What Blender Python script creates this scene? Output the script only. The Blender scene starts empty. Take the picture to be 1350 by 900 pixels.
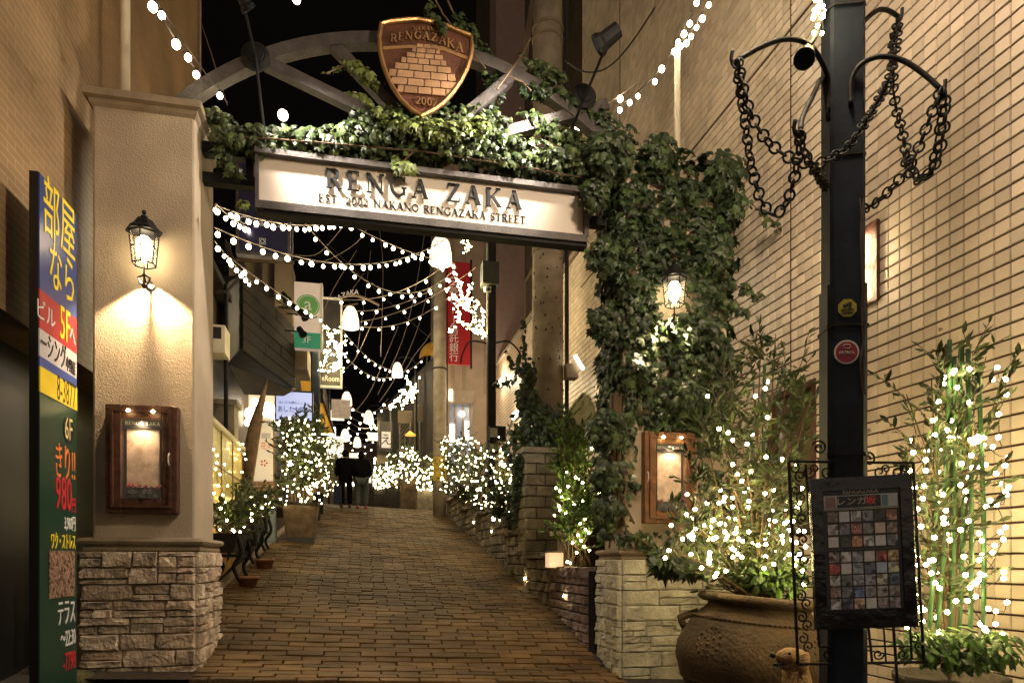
import bpy, math, random
import numpy as np
from mathutils import Vector, Matrix, Quaternion, Euler
random.seed(7); rng = np.random.default_rng(7)
sc = bpy.context.scene
COL = sc.collection
R = math.radians
PI = math.pi

# ---------------------------------------------------------------- camera
TH = R(12.53); CT, ST = math.cos(TH), math.sin(TH)
FPX, HZ = 900.0, 737.0                      # focal length and horizon row of the 1350 px wide photograph
cam_d = bpy.data.cameras.new('camera'); cam = bpy.data.objects.new('camera', cam_d); COL.objects.link(cam)
cam.location = (0, 0, 1.0); cam.rotation_euler = (R(90), 0, -TH)
cam_d.sensor_width = 36; cam_d.lens = 36 * FPX / 1350; cam_d.shift_y = (HZ - 450) / 1350
cam_d.clip_start = 0.05; cam_d.clip_end = 600
sc.camera = cam

# ---------------------------------------------------------------- world, sun, exposure
w = bpy.data.worlds.new('World'); sc.world = w; w.use_nodes = True
nt = w.node_tree; bg = nt.nodes['Background']
bg.inputs[0].default_value = (0.55, 0.42, 0.34, 1); bg.inputs[1].default_value = 0.004
sun_d = bpy.data.lights.new('street_glow', 'SUN'); sun = bpy.data.objects.new('street_glow', sun_d); COL.objects.link(sun)
sun_d.energy = 0.5; sun_d.angle = R(80); sun_d.color = (1.0, 0.80, 0.60)
sun.rotation_euler = Vector((0.25, 0.80, -0.50)).to_track_quat('-Z', 'Y').to_euler()
vs = sc.view_settings; vs.view_transform = 'Standard'; vs.look = 'None'; vs.exposure = 0; vs.gamma = 1
cy = sc.cycles; cy.use_denoising = True; cy.max_bounces = 6; cy.diffuse_bounces = 3; cy.glossy_bounces = 3
cy.transparent_max_bounces = 12; cy.sample_clamp_indirect = 2.5; cy.sample_clamp_direct = 0
cy.caustics_reflective = False; cy.caustics_refractive = False

# ---------------------------------------------------------------- placing: a pixel of the photograph and one known coordinate give a point
def PD(px, py, D):
    u = (px - 675) / FPX
    return Vector((D * (ST + u * CT), D * (CT - u * ST), 1.0 + (HZ - py) / FPX * D))
def P(px, py, Y): return PD(px, py, Y / (CT - (px - 675) / FPX * ST))
def PX(px, py, X): return PD(px, py, X / (ST + (px - 675) / FPX * CT))
def g(X, Y):                                # ground height: flat before the gate, then the ramp up to the crest
    t = min(max(Y - 6.6, 0), 14.0)
    return -0.15 + 0.175 * t + 0.045 * min(max(2.4 - X, -2), 5.0) + (0.15 if Y > 8 else 0.15 * min(max((Y - 6) / 2, 0), 1))

# ---------------------------------------------------------------- object helpers
def tag(o, label=None, cat=None, group=None, kind=None):
    if label: o['label'] = label
    if cat: o['category'] = cat
    if group: o['group'] = group
    if kind: o['kind'] = kind
    return o
def thing(name, label, cat, loc=(0, 0, 0), rz=0, group=None):
    o = bpy.data.objects.new(name, None); COL.objects.link(o); o.empty_display_size = .1
    o.location = loc; o.rotation_euler = (0, 0, rz)
    return tag(o, label, cat, group)
def link(name, me, parent=None, inv=True):
    o = bpy.data.objects.new(name, me); COL.objects.link(o)
    if parent is not None:
        o.parent = parent
        if inv: o.matrix_parent_inverse = wm(parent).inverted()
    return o
def wm(o):
    m = Matrix.LocRotScale(o.location, o.rotation_euler, o.scale)
    if o.parent: m = wm(o.parent) @ o.matrix_parent_inverse @ m
    return m
class MB:                                   # collects shapes, in world coordinates, and links them as ONE mesh object
    def __init__(s): s.v = []; s.f = []
    def add(s, v, f):
        n = len(s.v); s.v += [tuple(x) for x in v]; s.f += [tuple(i + n for i in q) for q in f]; return s
    def box(s, c, d, m=None):
        hx, hy, hz = d[0] / 2, d[1] / 2, d[2] / 2
        v = [Vector((x, y, z)) for x in (-hx, hx) for y in (-hy, hy) for z in (-hz, hz)]
        if m is not None: v = [m @ x for x in v]
        v = [x + Vector(c) for x in v]
        return s.add(v, [(0, 1, 3, 2), (4, 6, 7, 5), (0, 4, 5, 1), (2, 3, 7, 6), (0, 2, 6, 4), (1, 5, 7, 3)])
    def bb(s, x0, x1, y0, y1, z0, z1): return s.box(((x0 + x1) / 2, (y0 + y1) / 2, (z0 + z1) / 2), (abs(x1 - x0), abs(y1 - y0), abs(z1 - z0)))
    def hexa(s, front, off):                # a quad given thickness by an offset vector
        f = [Vector(p) for p in front]; b = [p + Vector(off) for p in f]
        return s.add(f + b, [(0, 1, 2, 3), (7, 6, 5, 4), (0, 4, 5, 1), (1, 5, 6, 2), (2, 6, 7, 3), (3, 7, 4, 0)])
    def prism(s, pts, off):
        n = len(pts); f = [Vector(p) for p in pts]; b = [p + Vector(off) for p in f]
        return s.add(f + b, [tuple(range(n)), tuple(range(2 * n - 1, n - 1, -1))] + [(i, i + n, (i + 1) % n + n, (i + 1) % n) for i in range(n)])
    def tube(s, pts, r, n=6, cap=True, closed=False):
        pts = [Vector(p) for p in pts]; k = len(pts); rr = r if isinstance(r, (list, tuple)) else [r] * k
        up = None; rings = []
        for i, p in enumerate(pts):
            a = pts[i - 1] if (i or closed) else p; b = pts[(i + 1) % k] if (i < k - 1 or closed) else p
            t = (b - a); t = t.normalized() if t.length > 1e-9 else Vector((0, 0, 1))
            if up is None: up = Vector((0, 0, 1)) if abs(t.z) < .9 else Vector((1, 0, 0))
            x = t.cross(up)
            x = x.normalized() if x.length > 1e-6 else t.orthogonal().normalized()
            y = x.cross(t).normalized(); up = y
            rings.append([p + (x * math.cos(2 * PI * j / n) + y * math.sin(2 * PI * j / n)) * rr[i] for j in range(n)])
        v = [q for ring in rings for q in ring]; f = []
        for i in range(k if closed else k - 1):
            i2 = (i + 1) % k
            for j in range(n):
                j2 = (j + 1) % n; f.append((i * n + j, i * n + j2, i2 * n + j2, i2 * n + j))
        if cap and not closed: f += [tuple(range(n - 1, -1, -1)), tuple(range((k - 1) * n, k * n))]
        return s.add(v, f)
    def lathe(s, c, prof, n=20, m=None):
        v = []; f = []
        for (r, z) in prof:
            for j in range(n):
                p = Vector((r * math.cos(2 * PI * j / n), r * math.sin(2 * PI * j / n), z))
                v.append((m @ p if m is not None else p) + Vector(c))
        for i in range(len(prof) - 1):
            for j in range(n):
                j2 = (j + 1) % n; f.append((i * n + j, i * n + j2, (i + 1) * n + j2, (i + 1) * n + j))
        f += [tuple(range(n - 1, -1, -1)), tuple(range((len(prof) - 1) * n, len(prof) * n))]
        return s.add(v, f)
    def ball(s, c, r, n=8, sz=1.0):
        k = max(4, n // 2 + 1)
        return s.lathe(c, [(max(r * math.sin(PI * i / k), 1e-4), -r * sz * math.cos(PI * i / k)) for i in range(k + 1)], n)
    def build(s, name, m, parent=None, smooth=False, kind=None):
        me = bpy.data.meshes.new(name); me.from_pydata(s.v, [], s.f); me.materials.append(m)
        if smooth: me.polygons.foreach_set('use_smooth', [True] * len(me.polygons))
        me.update(); o = link(name, me, parent)
        if kind: o['kind'] = kind
        return o
def bevel(o, wd=.008, seg=2):
    b = o.modifiers.new('bevel', 'BEVEL'); b.width = wd; b.segments = seg; b.limit_method = 'ANGLE'; return o
def light(name, kind, loc, energy, color=(1, .8, .55), r=.03, aim=None, angle=None, blend=.5, parent=None):
    d = bpy.data.lights.new(name, kind); d.energy = energy; d.color = color; d.shadow_soft_size = r
    if kind == 'SPOT': d.spot_size = R(angle); d.spot_blend = blend
    o = bpy.data.objects.new(name, d); COL.objects.link(o); o.location = loc
    if aim is not None: o.rotation_euler = (Vector(aim) - Vector(loc)).to_track_quat('-Z', 'Y').to_euler()
    if parent: o.parent = parent; o.matrix_parent_inverse = wm(parent).inverted()
    return o

# ---------------------------------------------------------------- materials
def nodes(name):
    m = bpy.data.materials.new(name); m.use_nodes = True; t = m.node_tree
    return m, t, t.nodes, t.links, t.nodes['Principled BSDF']
def pm(name, col, rough=.8, metal=0.0, var=.3, ns=6, bump=.25, bs=70, rand=0.0, hue=None, island=False, spec=.5, trans=0.0, dist=.02):
    m, t, N, L, b = nodes(name)
    b.inputs['Roughness'].default_value = rough; b.inputs['Metallic'].default_value = metal
    b.inputs['Specular IOR Level'].default_value = spec
    if trans: b.inputs['Transmission Weight'].default_value = trans
    geo = N.new('ShaderNodeNewGeometry')
    n1 = N.new('ShaderNodeTexNoise'); n1.inputs['Scale'].default_value = ns; n1.inputs['Detail'].default_value = 6
    L.new(geo.outputs['Position'], n1.inputs['Vector'])
    mr = N.new('ShaderNodeMapRange'); mr.inputs[1].default_value = .3; mr.inputs[2].default_value = .7
    mr.inputs[3].default_value = 1 - var; mr.inputs[4].default_value = 1 + var
    L.new(n1.outputs[0], mr.inputs[0])
    rgb = N.new('ShaderNodeRGB'); rgb.outputs[0].default_value = (*col, 1)
    src = rgb.outputs[0]
    if rand or hue:
        if island: rs = geo.outputs['Random Per Island']
        else: oi = N.new('ShaderNodeObjectInfo'); rs = oi.outputs['Random']
        if hue:
            mx = N.new('ShaderNodeMix'); mx.data_type = 'RGBA'; mx.inputs[7].default_value = (*hue, 1)
            pw = N.new('ShaderNodeMath'); pw.operation = 'POWER'; pw.inputs[1].default_value = 1.6; L.new(rs, pw.inputs[0])
            L.new(pw.outputs[0], mx.inputs[0]); L.new(src, mx.inputs[6]); src = mx.outputs[2]
        if rand:
            fr = N.new('ShaderNodeMath'); fr.operation = 'MULTIPLY'; fr.inputs[1].default_value = 17.31; L.new(rs, fr.inputs[0])
            f2 = N.new('ShaderNodeMath'); f2.operation = 'FRACT'; L.new(fr.outputs[0], f2.inputs[0])
            m2 = N.new('ShaderNodeMapRange'); m2.inputs[3].default_value = 1 - rand; m2.inputs[4].default_value = 1 + rand
            L.new(f2.outputs[0], m2.inputs[0])
            mm = N.new('ShaderNodeMath'); mm.operation = 'MULTIPLY'; L.new(m2.outputs[0], mm.inputs[0]); L.new(mr.outputs[0], mm.inputs[1]); fac = mm.outputs[0]
        else: fac = mr.outputs[0]
    else: fac = mr.outputs[0]
    vm = N.new('ShaderNodeVectorMath'); vm.operation = 'SCALE'; L.new(src, vm.inputs[0]); L.new(fac, vm.inputs['Scale'])
    L.new(vm.outputs[0], b.inputs['Base Color'])
    if bump:
        n2 = N.new('ShaderNodeTexNoise'); n2.inputs['Scale'].default_value = bs; n2.inputs['Detail'].default_value = 5
        L.new(geo.outputs['Position'], n2.inputs['Vector'])
        bp = N.new('ShaderNodeBump'); bp.inputs['Strength'].default_value = bump; bp.inputs['Distance'].default_value = dist
        L.new(n2.outputs[0], bp.inputs['Height']); L.new(bp.outputs[0], b.inputs['Normal'])
    return m
def em(name, col, s):
    m, t, N, L, b = nodes(name)
    b.inputs['Base Color'].default_value = (*col, 1); b.inputs['Emission Color'].default_value = (*col, 1); b.inputs['Emission Strength'].default_value = s
    b.inputs['Roughness'].default_value = .4
    return m
def lit(name, col, s, **k):                  # glowing face: signs lit inside; on cloth, wood and ink it replaces falling light
    m = pm(name, col, **k); b = m.node_tree.nodes['Principled BSDF']
    b.inputs['Emission Color'].default_value = (*col, 1); b.inputs['Emission Strength'].default_value = s; return m
def glass(name, col=(1, 1, 1), alpha=.15, rough=.05):
    m, t, N, L, b = nodes(name)
    b.inputs['Base Color'].default_value = (*col, 1); b.inputs['Roughness'].default_value = rough; b.inputs['Alpha'].default_value = alpha
    b.inputs['Specular IOR Level'].default_value = .8
    return m
M = {}
M['stucco'] = pm('stucco', (.46, .375, .275), .9, var=.2, ns=1.6, bump=.4, bs=85, dist=.02)
M['trim'] = pm('stone_trim', (.30, .235, .165), .8, var=.15, ns=9, bump=.3, bs=60)
M['stone_l'] = pm('ledge_stone', (.50, .38, .28), .85, var=.35, ns=7, bump=1.0, bs=32, rand=.25, hue=(.60, .50, .38), dist=.03)
M['stone_r'] = pm('pale_ledge_stone', (.56, .53, .39), .85, var=.22, ns=7, bump=.8, bs=32, rand=.15, hue=(.68, .64, .47), dist=.025)
M['grout'] = pm('dark_joint', (.025, .018, .013), .95, bump=.3)
M['asphalt'] = pm('asphalt', (.03, .025, .022), .9, var=.3, ns=5, bump=.6, bs=90)
M['mortar'] = pm('sand_mortar', (.030, .018, .009), .95, var=.4, ns=20, bump=.5)
M['paver'] = pm('paving_brick', (.125, .074, .029), .6, var=.55, ns=1.5, bump=.7, bs=55, rand=.26, hue=(.090, .058, .030), spec=.15)
M['paver_s'] = pm('paving_brick_far', (.120, .071, .028), .6, var=.55, ns=1.5, bump=.7, bs=55, rand=.26, hue=(.090, .058, .030), island=True, spec=.15)
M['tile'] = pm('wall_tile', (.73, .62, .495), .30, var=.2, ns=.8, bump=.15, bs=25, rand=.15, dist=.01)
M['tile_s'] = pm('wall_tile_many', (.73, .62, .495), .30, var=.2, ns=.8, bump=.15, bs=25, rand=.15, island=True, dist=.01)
M['tilegrout'] = pm('tile_joint', (.05, .026, .014), .9, bump=.2)
M['iron'] = pm('black_iron', (.008, .008, .009), .6, metal=.0, var=.3, bump=.2, bs=40, spec=.25)
M['gunmetal'] = pm('grey_steel', (.085, .075, .072), .5, metal=.35, var=.25, ns=10, bump=.35, bs=50)
M['navy'] = pm('dark_blue_paint', (.010, .016, .028), .6, var=.4, ns=5, bump=.1, bs=30, spec=.2)
M['wood_d'] = pm('dark_wood', (.075, .028, .016), .5, var=.45, ns=12, bump=.4, bs=25)
M['wood_r'] = pm('red_brown_wood', (.19, .085, .035), .5, var=.4, ns=12, bump=.4, bs=25)
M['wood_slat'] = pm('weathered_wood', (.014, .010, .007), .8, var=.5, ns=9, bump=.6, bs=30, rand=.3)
M['concrete'] = pm('concrete', (.40, .345, .265), .88, var=.28, ns=4, bump=.5, bs=30)
M['white'] = pm('white_paint', (.72, .66, .58), .6, var=.06, bump=.1)
M['cream'] = pm('cream_paint', (.85, .77, .60), .5, var=.08, bump=.1)
M['black'] = pm('black_paint', (.012, .011, .011), .4, var=.2, bump=.1)
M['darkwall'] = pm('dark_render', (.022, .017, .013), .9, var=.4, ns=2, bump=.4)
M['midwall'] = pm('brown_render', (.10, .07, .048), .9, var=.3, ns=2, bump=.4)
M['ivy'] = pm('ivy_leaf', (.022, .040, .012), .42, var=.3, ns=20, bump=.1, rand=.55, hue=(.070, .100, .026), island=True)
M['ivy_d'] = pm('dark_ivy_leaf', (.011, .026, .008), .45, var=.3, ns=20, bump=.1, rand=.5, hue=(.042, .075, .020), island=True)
M['olive'] = pm('olive_leaf', (.024, .042, .014), .45, var=.3, ns=20, bump=.1, rand=.5, hue=(.065, .10, .022), island=True)
M['green'] = pm('bright_leaf', (.060, .130, .018), .5, var=.3, ns=20, bump=.1, rand=.5, hue=(.10, .20, .025), island=True)
M['stem'] = pm('brown_stem', (.10, .065, .035), .8, var=.3, bump=.4)
M['bamboo'] = pm('green_stake', (.025, .085, .020), .6, var=.25, ns=15, bump=.3)
M['terra'] = pm('terracotta', (.085, .055, .027), .85, var=.6, ns=3.5, bump=.5, bs=34, dist=.025)
M['bronze'] = pm('bronze', (.13, .055, .032), .38, metal=.6, var=.3, bump=.3)
M['copper'] = pm('copper_brick', (.52, .31, .17), .30, metal=.65, var=.2, bump=.3, rand=.15)
M['gold'] = pm('gilt_edge', (.55, .32, .14), .3, metal=.85, var=.2, bump=.15)
M['bulb'] = em('string_bulb', (1, .82, .52), 30)
M['bulb_s'] = em('fairy_bulb', (1, .76, .34), 85)
M['bulb_far'] = em('fairy_bulb_far', (1, .80, .40), 45)
M['opal'] = em('opal_glass', (1, .87, .66), 1.25)
M['lampglow'] = em('lamp_glow', (1, .86, .62), 9)
M['lantern'] = em('lantern_glow', (1, .78, .45), 30)
M['wire'] = pm('cable', (.05, .04, .035), .7, bump=0)
M['wire_l'] = pm('pale_cable', (.28, .22, .17), .6, bump=0)
M['pane'] = glass('clear_pane', alpha=.05)
M['soil'] = pm('soil', (.03, .02, .012), .95, var=.4, ns=20, bump=.8)
# ---------------------------------------------------------------- lettering
FONT_MESH = {}
def text(s, h, m, parent, loc, right=(1, 0, 0), up=(0, 0, 1), ext=.002, name='lettering', align='CENTER', sx=1.0, offset=0.0):
    key = (s, ext, align, offset)
    if key not in FONT_MESH:
        cu = bpy.data.curves.new('lettering', 'FONT'); cu.body = s; cu.extrude = ext / max(h, .01); cu.align_x = align; cu.align_y = 'CENTER'; cu.offset = offset
        cu.resolution_u = 2
        o = bpy.data.objects.new('lettering_src', cu); COL.objects.link(o)
        dg = bpy.context.evaluated_depsgraph_get(); dg.update()
        me = bpy.data.meshes.new_from_object(o.evaluated_get(dg)); bpy.data.objects.remove(o)
        FONT_MESH[key] = me
    me = FONT_MESH[key].copy(); me.materials.clear(); me.materials.append(m)
    x = Vector(right).normalized(); y = Vector(up).normalized(); z = x.cross(y).normalized()
    mt = Matrix((x * sx, y, z)).transposed().to_4x4() @ Matrix.Diagonal((h, h, h, 1)); mt.translation = Vector(loc)
    me.transform(mt); me.update()
    return link(name, me, parent)
def arc(cx, cy, rx, ry, a0, a1, n=8, w=.1):
    p = [(cx + rx * math.cos(R(a0 + (a1 - a0) * i / n)), cy + ry * math.sin(R(a0 + (a1 - a0) * i / n))) for i in range(n + 1)]
    return [(p[i][0], p[i][1], p[i + 1][0], p[i + 1][1], w[i] if isinstance(w, list) else w) for i in range(n)]
TK, TN, SF = .17, .07, .05
GL = {
 'R': (.78, [(.14, 0, .14, 1, TK), (.0, .02, .30, .02, SF), (0, .98, .2, .98, SF), (.14, .97, .4, .97, TN), (.14, .50, .4, .50, TN)] + arc(.4, .735, .2, .235, 90, -90, 6, .13) + [(.38, .5, .68, .02, TK), (.6, .02, .8, .02, SF)]),
 'E': (.68, [(.14, 0, .14, 1, TK), (0, .02, .6, .02, SF), (0, .98, .58, .98, SF), (.14, .52, .46, .52, TN), (.58, .98, .58, .82, SF), (.6, .02, .62, .2, SF), (.46, .42, .46, .62, SF)]),
 'N': (.92, [(.12, 0, .12, 1, TN), (.78, 0, .78, 1, TN), (.1, 1, .78, .02, TK), (0, .02, .25, .02, SF), (.66, .98, .9, .98, SF), (0, .98, .14, .98, SF)]),
 'G': (.86, arc(.45, .5, .38, .49, 40, 320, 14, [.07] * 4 + [.15] * 6 + [.09] * 4) + [(.74, .06, .74, .42, .13), (.62, .42, .86, .42, SF), (.76, .98, .76, .76, SF)]),
 'A': (.84, [(.10, .02, .42, 1, TN), (.42, 1, .74, .02, TK), (.22, .36, .6, .36, TN), (0, .02, .22, .02, SF), (.6, .02, .86, .02, SF)]),
 'Z': (.72, [(.08, .96, .66, .96, TN), (.62, .96, .1, .04, TK), (.06, .04, .68, .04, TN), (.08, .96, .08, .78, SF), (.68, .04, .68, .22, SF)]),
 'K': (.84, [(.14, 0, .14, 1, TK), (0, .02, .28, .02, SF), (0, .98, .28, .98, SF), (.2, .42, .68, .98, TN), (.34, .56, .74, .02, TK), (.56, .98, .8, .98, SF), (.62, .02, .86, .02, SF)]),
 'S': (.62, arc(.32, .74, .22, .23, 30, 270, 8, .1) + arc(.32, .26, .23, .25, 90, -150, 8, .1) + [(.52, .95, .52, .75, SF), (.1, .05, .1, .26, SF)]),
 'T': (.74, [(.36, 0, .36, 1, TK), (.04, .96, .68, .96, TN), (.04, .96, .04, .78, SF), (.68, .96, .68, .78, SF), (.22, .02, .5, .02, SF)]),
 'O': (.86, arc(.43, .5, .36, .48, 0, 360, 16, .12)),
 '0': (.62, arc(.3, .5, .24, .48, 0, 360, 14, .11)),
 '2': (.62, arc(.3, .72, .21, .25, 160, -30, 8, .1) + [(.48, .6, .08, .06, .1), (.06, .05, .54, .05, .1), (.54, .05, .56, .2, SF)]),
 '.': (.3, [(.12, 0, .12, .13, .13)]), '-': (.4, [(.05, .45, .32, .45, .09)]), ' ': (.42, []),
}
def serif(s, org, right, up, h, m, parent, depth=.004, name='letter', gap=.12, each=True, off=(0, 0, 0)):
    """Roman capitals with thick and thin strokes and serifs; each letter a solid of its own when it shows large enough."""
    x = Vector(right).normalized(); y = Vector(up).normalized(); n = x.cross(y).normalized(); o = Vector(org) + Vector(off)
    cur = 0; mb = MB(); objs = []
    for ch in s:
        wd, st = GL[ch]
        for k, (x0, y0, x1, y1, t) in enumerate(st):
            a = Vector((x0, y0)); b = Vector((x1, y1)); d = (b - a); q = Vector((-d.y, d.x)).normalized() * t / 2 if abs(d.y) < 1e-6 or abs(d.x) < 1e-6 else Vector((1, 0)) * t / 2 * (1.15 if t > .1 else 1)
            if name != 'x' and len(st) > 12 and t < .2: q = Vector((-d.y, d.x)).normalized() * t / 2
            e = d.normalized() * .01
            pts = [a - q - e, b - q + e, b + q + e, a + q - e]
            lift = n * (depth + .0004 * k)
            pts = [o + x * ((cur + p.x) * h) + y * (p.y * h) + lift for p in pts]
            nn = (pts[1] - pts[0]).cross(pts[2] - pts[1])
            if nn.dot(n) < 0: pts.reverse()
            mb.hexa(pts, -lift)
        if each and st: objs.append(mb.build(name, m, parent)); mb = MB()
        cur += wd + gap
    if not each: objs.append(mb.build(name, m, parent))
    return cur * h, objs
def serif_w(s, gap=.12): return sum(GL[c][0] + gap for c in s) - gap

# ---------------------------------------------------------------- rough stones (shared unit meshes, stretched per stone)
def stone_mesh(seed, m, prot=.35):
    r = random.Random(seed); nx, nz = 5, 4; v = []; f = []
    for k in range(nz + 1):
        for i in range(nx + 1):
            edge = (i in (0, nx)) + (k in (0, nz))
            xx = (-.5, -.44, -.17, .17, .44, .5)[i]; zz = (-.5, -.40, 0, .40, .5)[k]
            if not edge: xx += r.uniform(-.05, .05); zz += r.uniform(-.09, .09)
            d = (-.5 - r.uniform(-prot * .5, prot * .6)) if not edge else (-.5 + .42 + r.uniform(-.08, .08))
            v.append((xx, d, zz))
    for k in range(nz):
        for i in range(nx):
            a = k * (nx + 1) + i; f.append((a, a + 1, a + nx + 2, a + nx + 1))
    n = len(v); ring = [i for i in range(nx + 1)] + [k * (nx + 1) + nx for k in range(1, nz + 1)] + [nz * (nx + 1) + i for i in range(nx - 1, -1, -1)] + [k * (nx + 1) for k in range(nz - 1, 0, -1)]
    for i in ring: v.append((v[i][0], .5, v[i][2]))
    L_ = len(ring)
    for j in range(L_): f.append((ring[j], n + j, n + (j + 1) % L_, ring[(j + 1) % L_]))
    me = bpy.data.meshes.new('stone'); me.from_pydata(v, [], f); me.materials.append(m); me.update(); return me
STONES = {}
def stones_of(mk):
    if mk not in STONES: STONES[mk] = [stone_mesh(100 + i, M[mk]) for i in range(14)]
    return STONES[mk]
def put_stone(mk, parent, c, wd, dp, ht, rz=0, name='stone'):
    o = bpy.data.objects.new(name, random.choice(stones_of(mk))); COL.objects.link(o); o.parent = parent
    o.matrix_parent_inverse = wm(parent).inverted()
    o.location = c; o.scale = (wd * random.choice((1, -1)) if False else wd, dp, ht); o.rotation_euler = (0, 0, rz); return o
def clad(mk, parent, org, right, length, z0, z1, course=.15, wmin=.16, wmax=.42, split=.55, rz=0, th=.05, joint=.006):
    """Ledgestone cladding on one face: courses of irregular stones, many split into thin strips."""
    right = Vector(right).normalized(); nz = max(1, round((z1 - z0) / course)); ch = (z1 - z0) / nz
    nrm = Vector((right.y, -right.x, 0))
    for k in range(nz):
        x = 0.0
        while x < length - 1e-4:
            wd = random.uniform(wmin, wmax)
            if length - x - wd < wmin * .7: wd = length - x
            zb = z0 + k * ch
            parts = [(0, 1, 0, 1)]
            if random.random() < split:
                t = random.uniform(.3, .7)
                if random.random() < .5: parts = [(0, 1, 0, t), (0, 1, t, 1)]
                elif wd > .22:
                    u = random.uniform(.35, .65); parts = [(0, 1, 0, t), (0, u, t, 1), (u, 1, t, 1)] if random.random() < .5 else [(0, u, 0, t), (u, 1, 0, t), (0, 1, t, 1)]
            for (a0, a1, b0, b1) in parts:
                cx = x + wd * (a0 + a1) / 2; sw = wd * (a1 - a0) - joint; sh = ch * (b1 - b0) - joint; d = th * random.uniform(.7, 1.25)
                c = Vector(org) + right * cx + nrm * (d / 2); c.z = zb + ch * (b0 + b1) / 2
                put_stone(mk, parent, c, sw, d, sh, rz)
            x += wd

# ---------------------------------------------------------------- leaves
IVY = [(0, 0), (.28, -.10), (.50, .16), (.30, .38), (.36, .62), (.12, .60), (0, 1.0), (-.12, .60), (-.36, .62), (-.30, .38), (-.50, .16), (-.28, -.10)]
LANCE = [(0, 0), (.15, .3), (.16, .65), (0, 1.0), (-.16, .65), (-.15, .3)]
OVAL = [(0, 0), (.22, .28), (.22, .6), (0, 1.0), (-.22, .6), (-.22, .28)]
def leaves(items, shape, name, m, parent, kind='stuff'):
    """items: rows of position(3), normal(3), size, roll; each leaf a small folded blade."""
    it = np.array(items, dtype=float)
    if not len(it): return None
    s = np.array(shape); k = len(s); n = len(it)
    nr = it[:, 3:6]; nr /= np.linalg.norm(nr, axis=1, keepdims=True) + 1e-9
    ref = np.tile(np.array([[0, 0, 1.0]]), (n, 1)); ref[np.abs(nr[:, 2]) > .9] = (0, 1.0, 0)
    a = np.cross(ref, nr); a /= np.linalg.norm(a, axis=1, keepdims=True); b = np.cross(nr, a)
    c, sn = np.cos(it[:, 7])[:, None], np.sin(it[:, 7])[:, None]
    ax = a * c + b * sn; ay = -a * sn + b * c; sz = it[:, 6][:, None]
    V = np.zeros((n, k + 1, 3))
    for i, (x, y) in enumerate(s): V[:, i] = it[:, :3] + (ax * x + ay * y - nr * abs(x) * .35 - nr * y * y * .2) * sz
    V[:, k] = it[:, :3] + (ay * .42 + nr * .04) * sz
    F = [(k, i, (i + 1) % k) for i in range(k)]
    F = (np.array(F)[None] + (np.arange(n) * (k + 1))[:, None, None]).reshape(-1, 3)
    me = bpy.data.meshes.new(name); me.from_pydata(V.reshape(-1, 3).tolist(), [], F.tolist()); me.materials.append(m); me.update()
    o = link(name, me, parent); o['kind'] = kind; return o
def rnd(a, b): return random.uniform(a, b)
def ivy_box(x0, x1, y0, y1, z0, z1, faces, dens, size=.10, depth=.16, keep=None):
    out = []
    for fc in faces:
        area = {'f': (x1 - x0) * (z1 - z0), 'b': (x1 - x0) * (z1 - z0), 'l': (y1 - y0) * (z1 - z0), 'r': (y1 - y0) * (z1 - z0), 't': (x1 - x0) * (y1 - y0), 'd': (x1 - x0) * (y1 - y0)}[fc]
        for _ in range(int(area * dens)):
            d = rnd(-.01, depth) * rnd(.3, 1); x, y, z = rnd(x0, x1), rnd(y0, y1), rnd(z0, z1)
            if fc == 'f': p = (x, y0 - d, z); n = (0, -1, .25)
            elif fc == 'b': p = (x, y1 + d, z); n = (0, 1, .25)
            elif fc == 'l': p = (x0 - d, y, z); n = (-1, 0, .25)
            elif fc == 'r': p = (x1 + d, y, z); n = (1, 0, .25)
            elif fc == 't': p = (x, y, z1 + d); n = (0, -.4, 1)
            else: p = (x, y, z0 - d); n = (0, -.4, -.6)
            if keep and not keep(Vector(p), d): continue
            q = Vector(n) + Vector((rnd(-.7, .7), rnd(-.7, .7), rnd(-.5, .7)))
            out.append((*p, *q, size * rnd(.42, 1.3), PI + rnd(-.9, .9)))
    return out
def ivy_path(pts, rad, n, size=.09, bias=(0, -1, .3)):
    pts = [Vector(p) for p in pts]; L_ = [(pts[i + 1] - pts[i]).length for i in range(len(pts) - 1)]; T = sum(L_); out = []
    for _ in range(n):
        t = random.random() * T; i = 0
        while i < len(L_) - 1 and t > L_[i]: t -= L_[i]; i += 1
        p = pts[i].lerp(pts[i + 1], min(t / L_[i], 1)); r = rad[i] + (rad[min(i + 1, len(rad) - 1)] - rad[i]) * t / L_[i] if isinstance(rad, (list, tuple)) else rad
        d = Vector((rnd(-1, 1), rnd(-1, 1), rnd(-1, 1))).normalized() * r * random.random() ** .5
        q = d.normalized() * .6 + Vector(bias) + Vector((rnd(-.6, .6), rnd(-.6, .6), rnd(-.6, .6)))
        out.append((*(p + d), *q, size * rnd(.55, 1.25), PI + rnd(-1, 1)))
    return out
ICO = None
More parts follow.
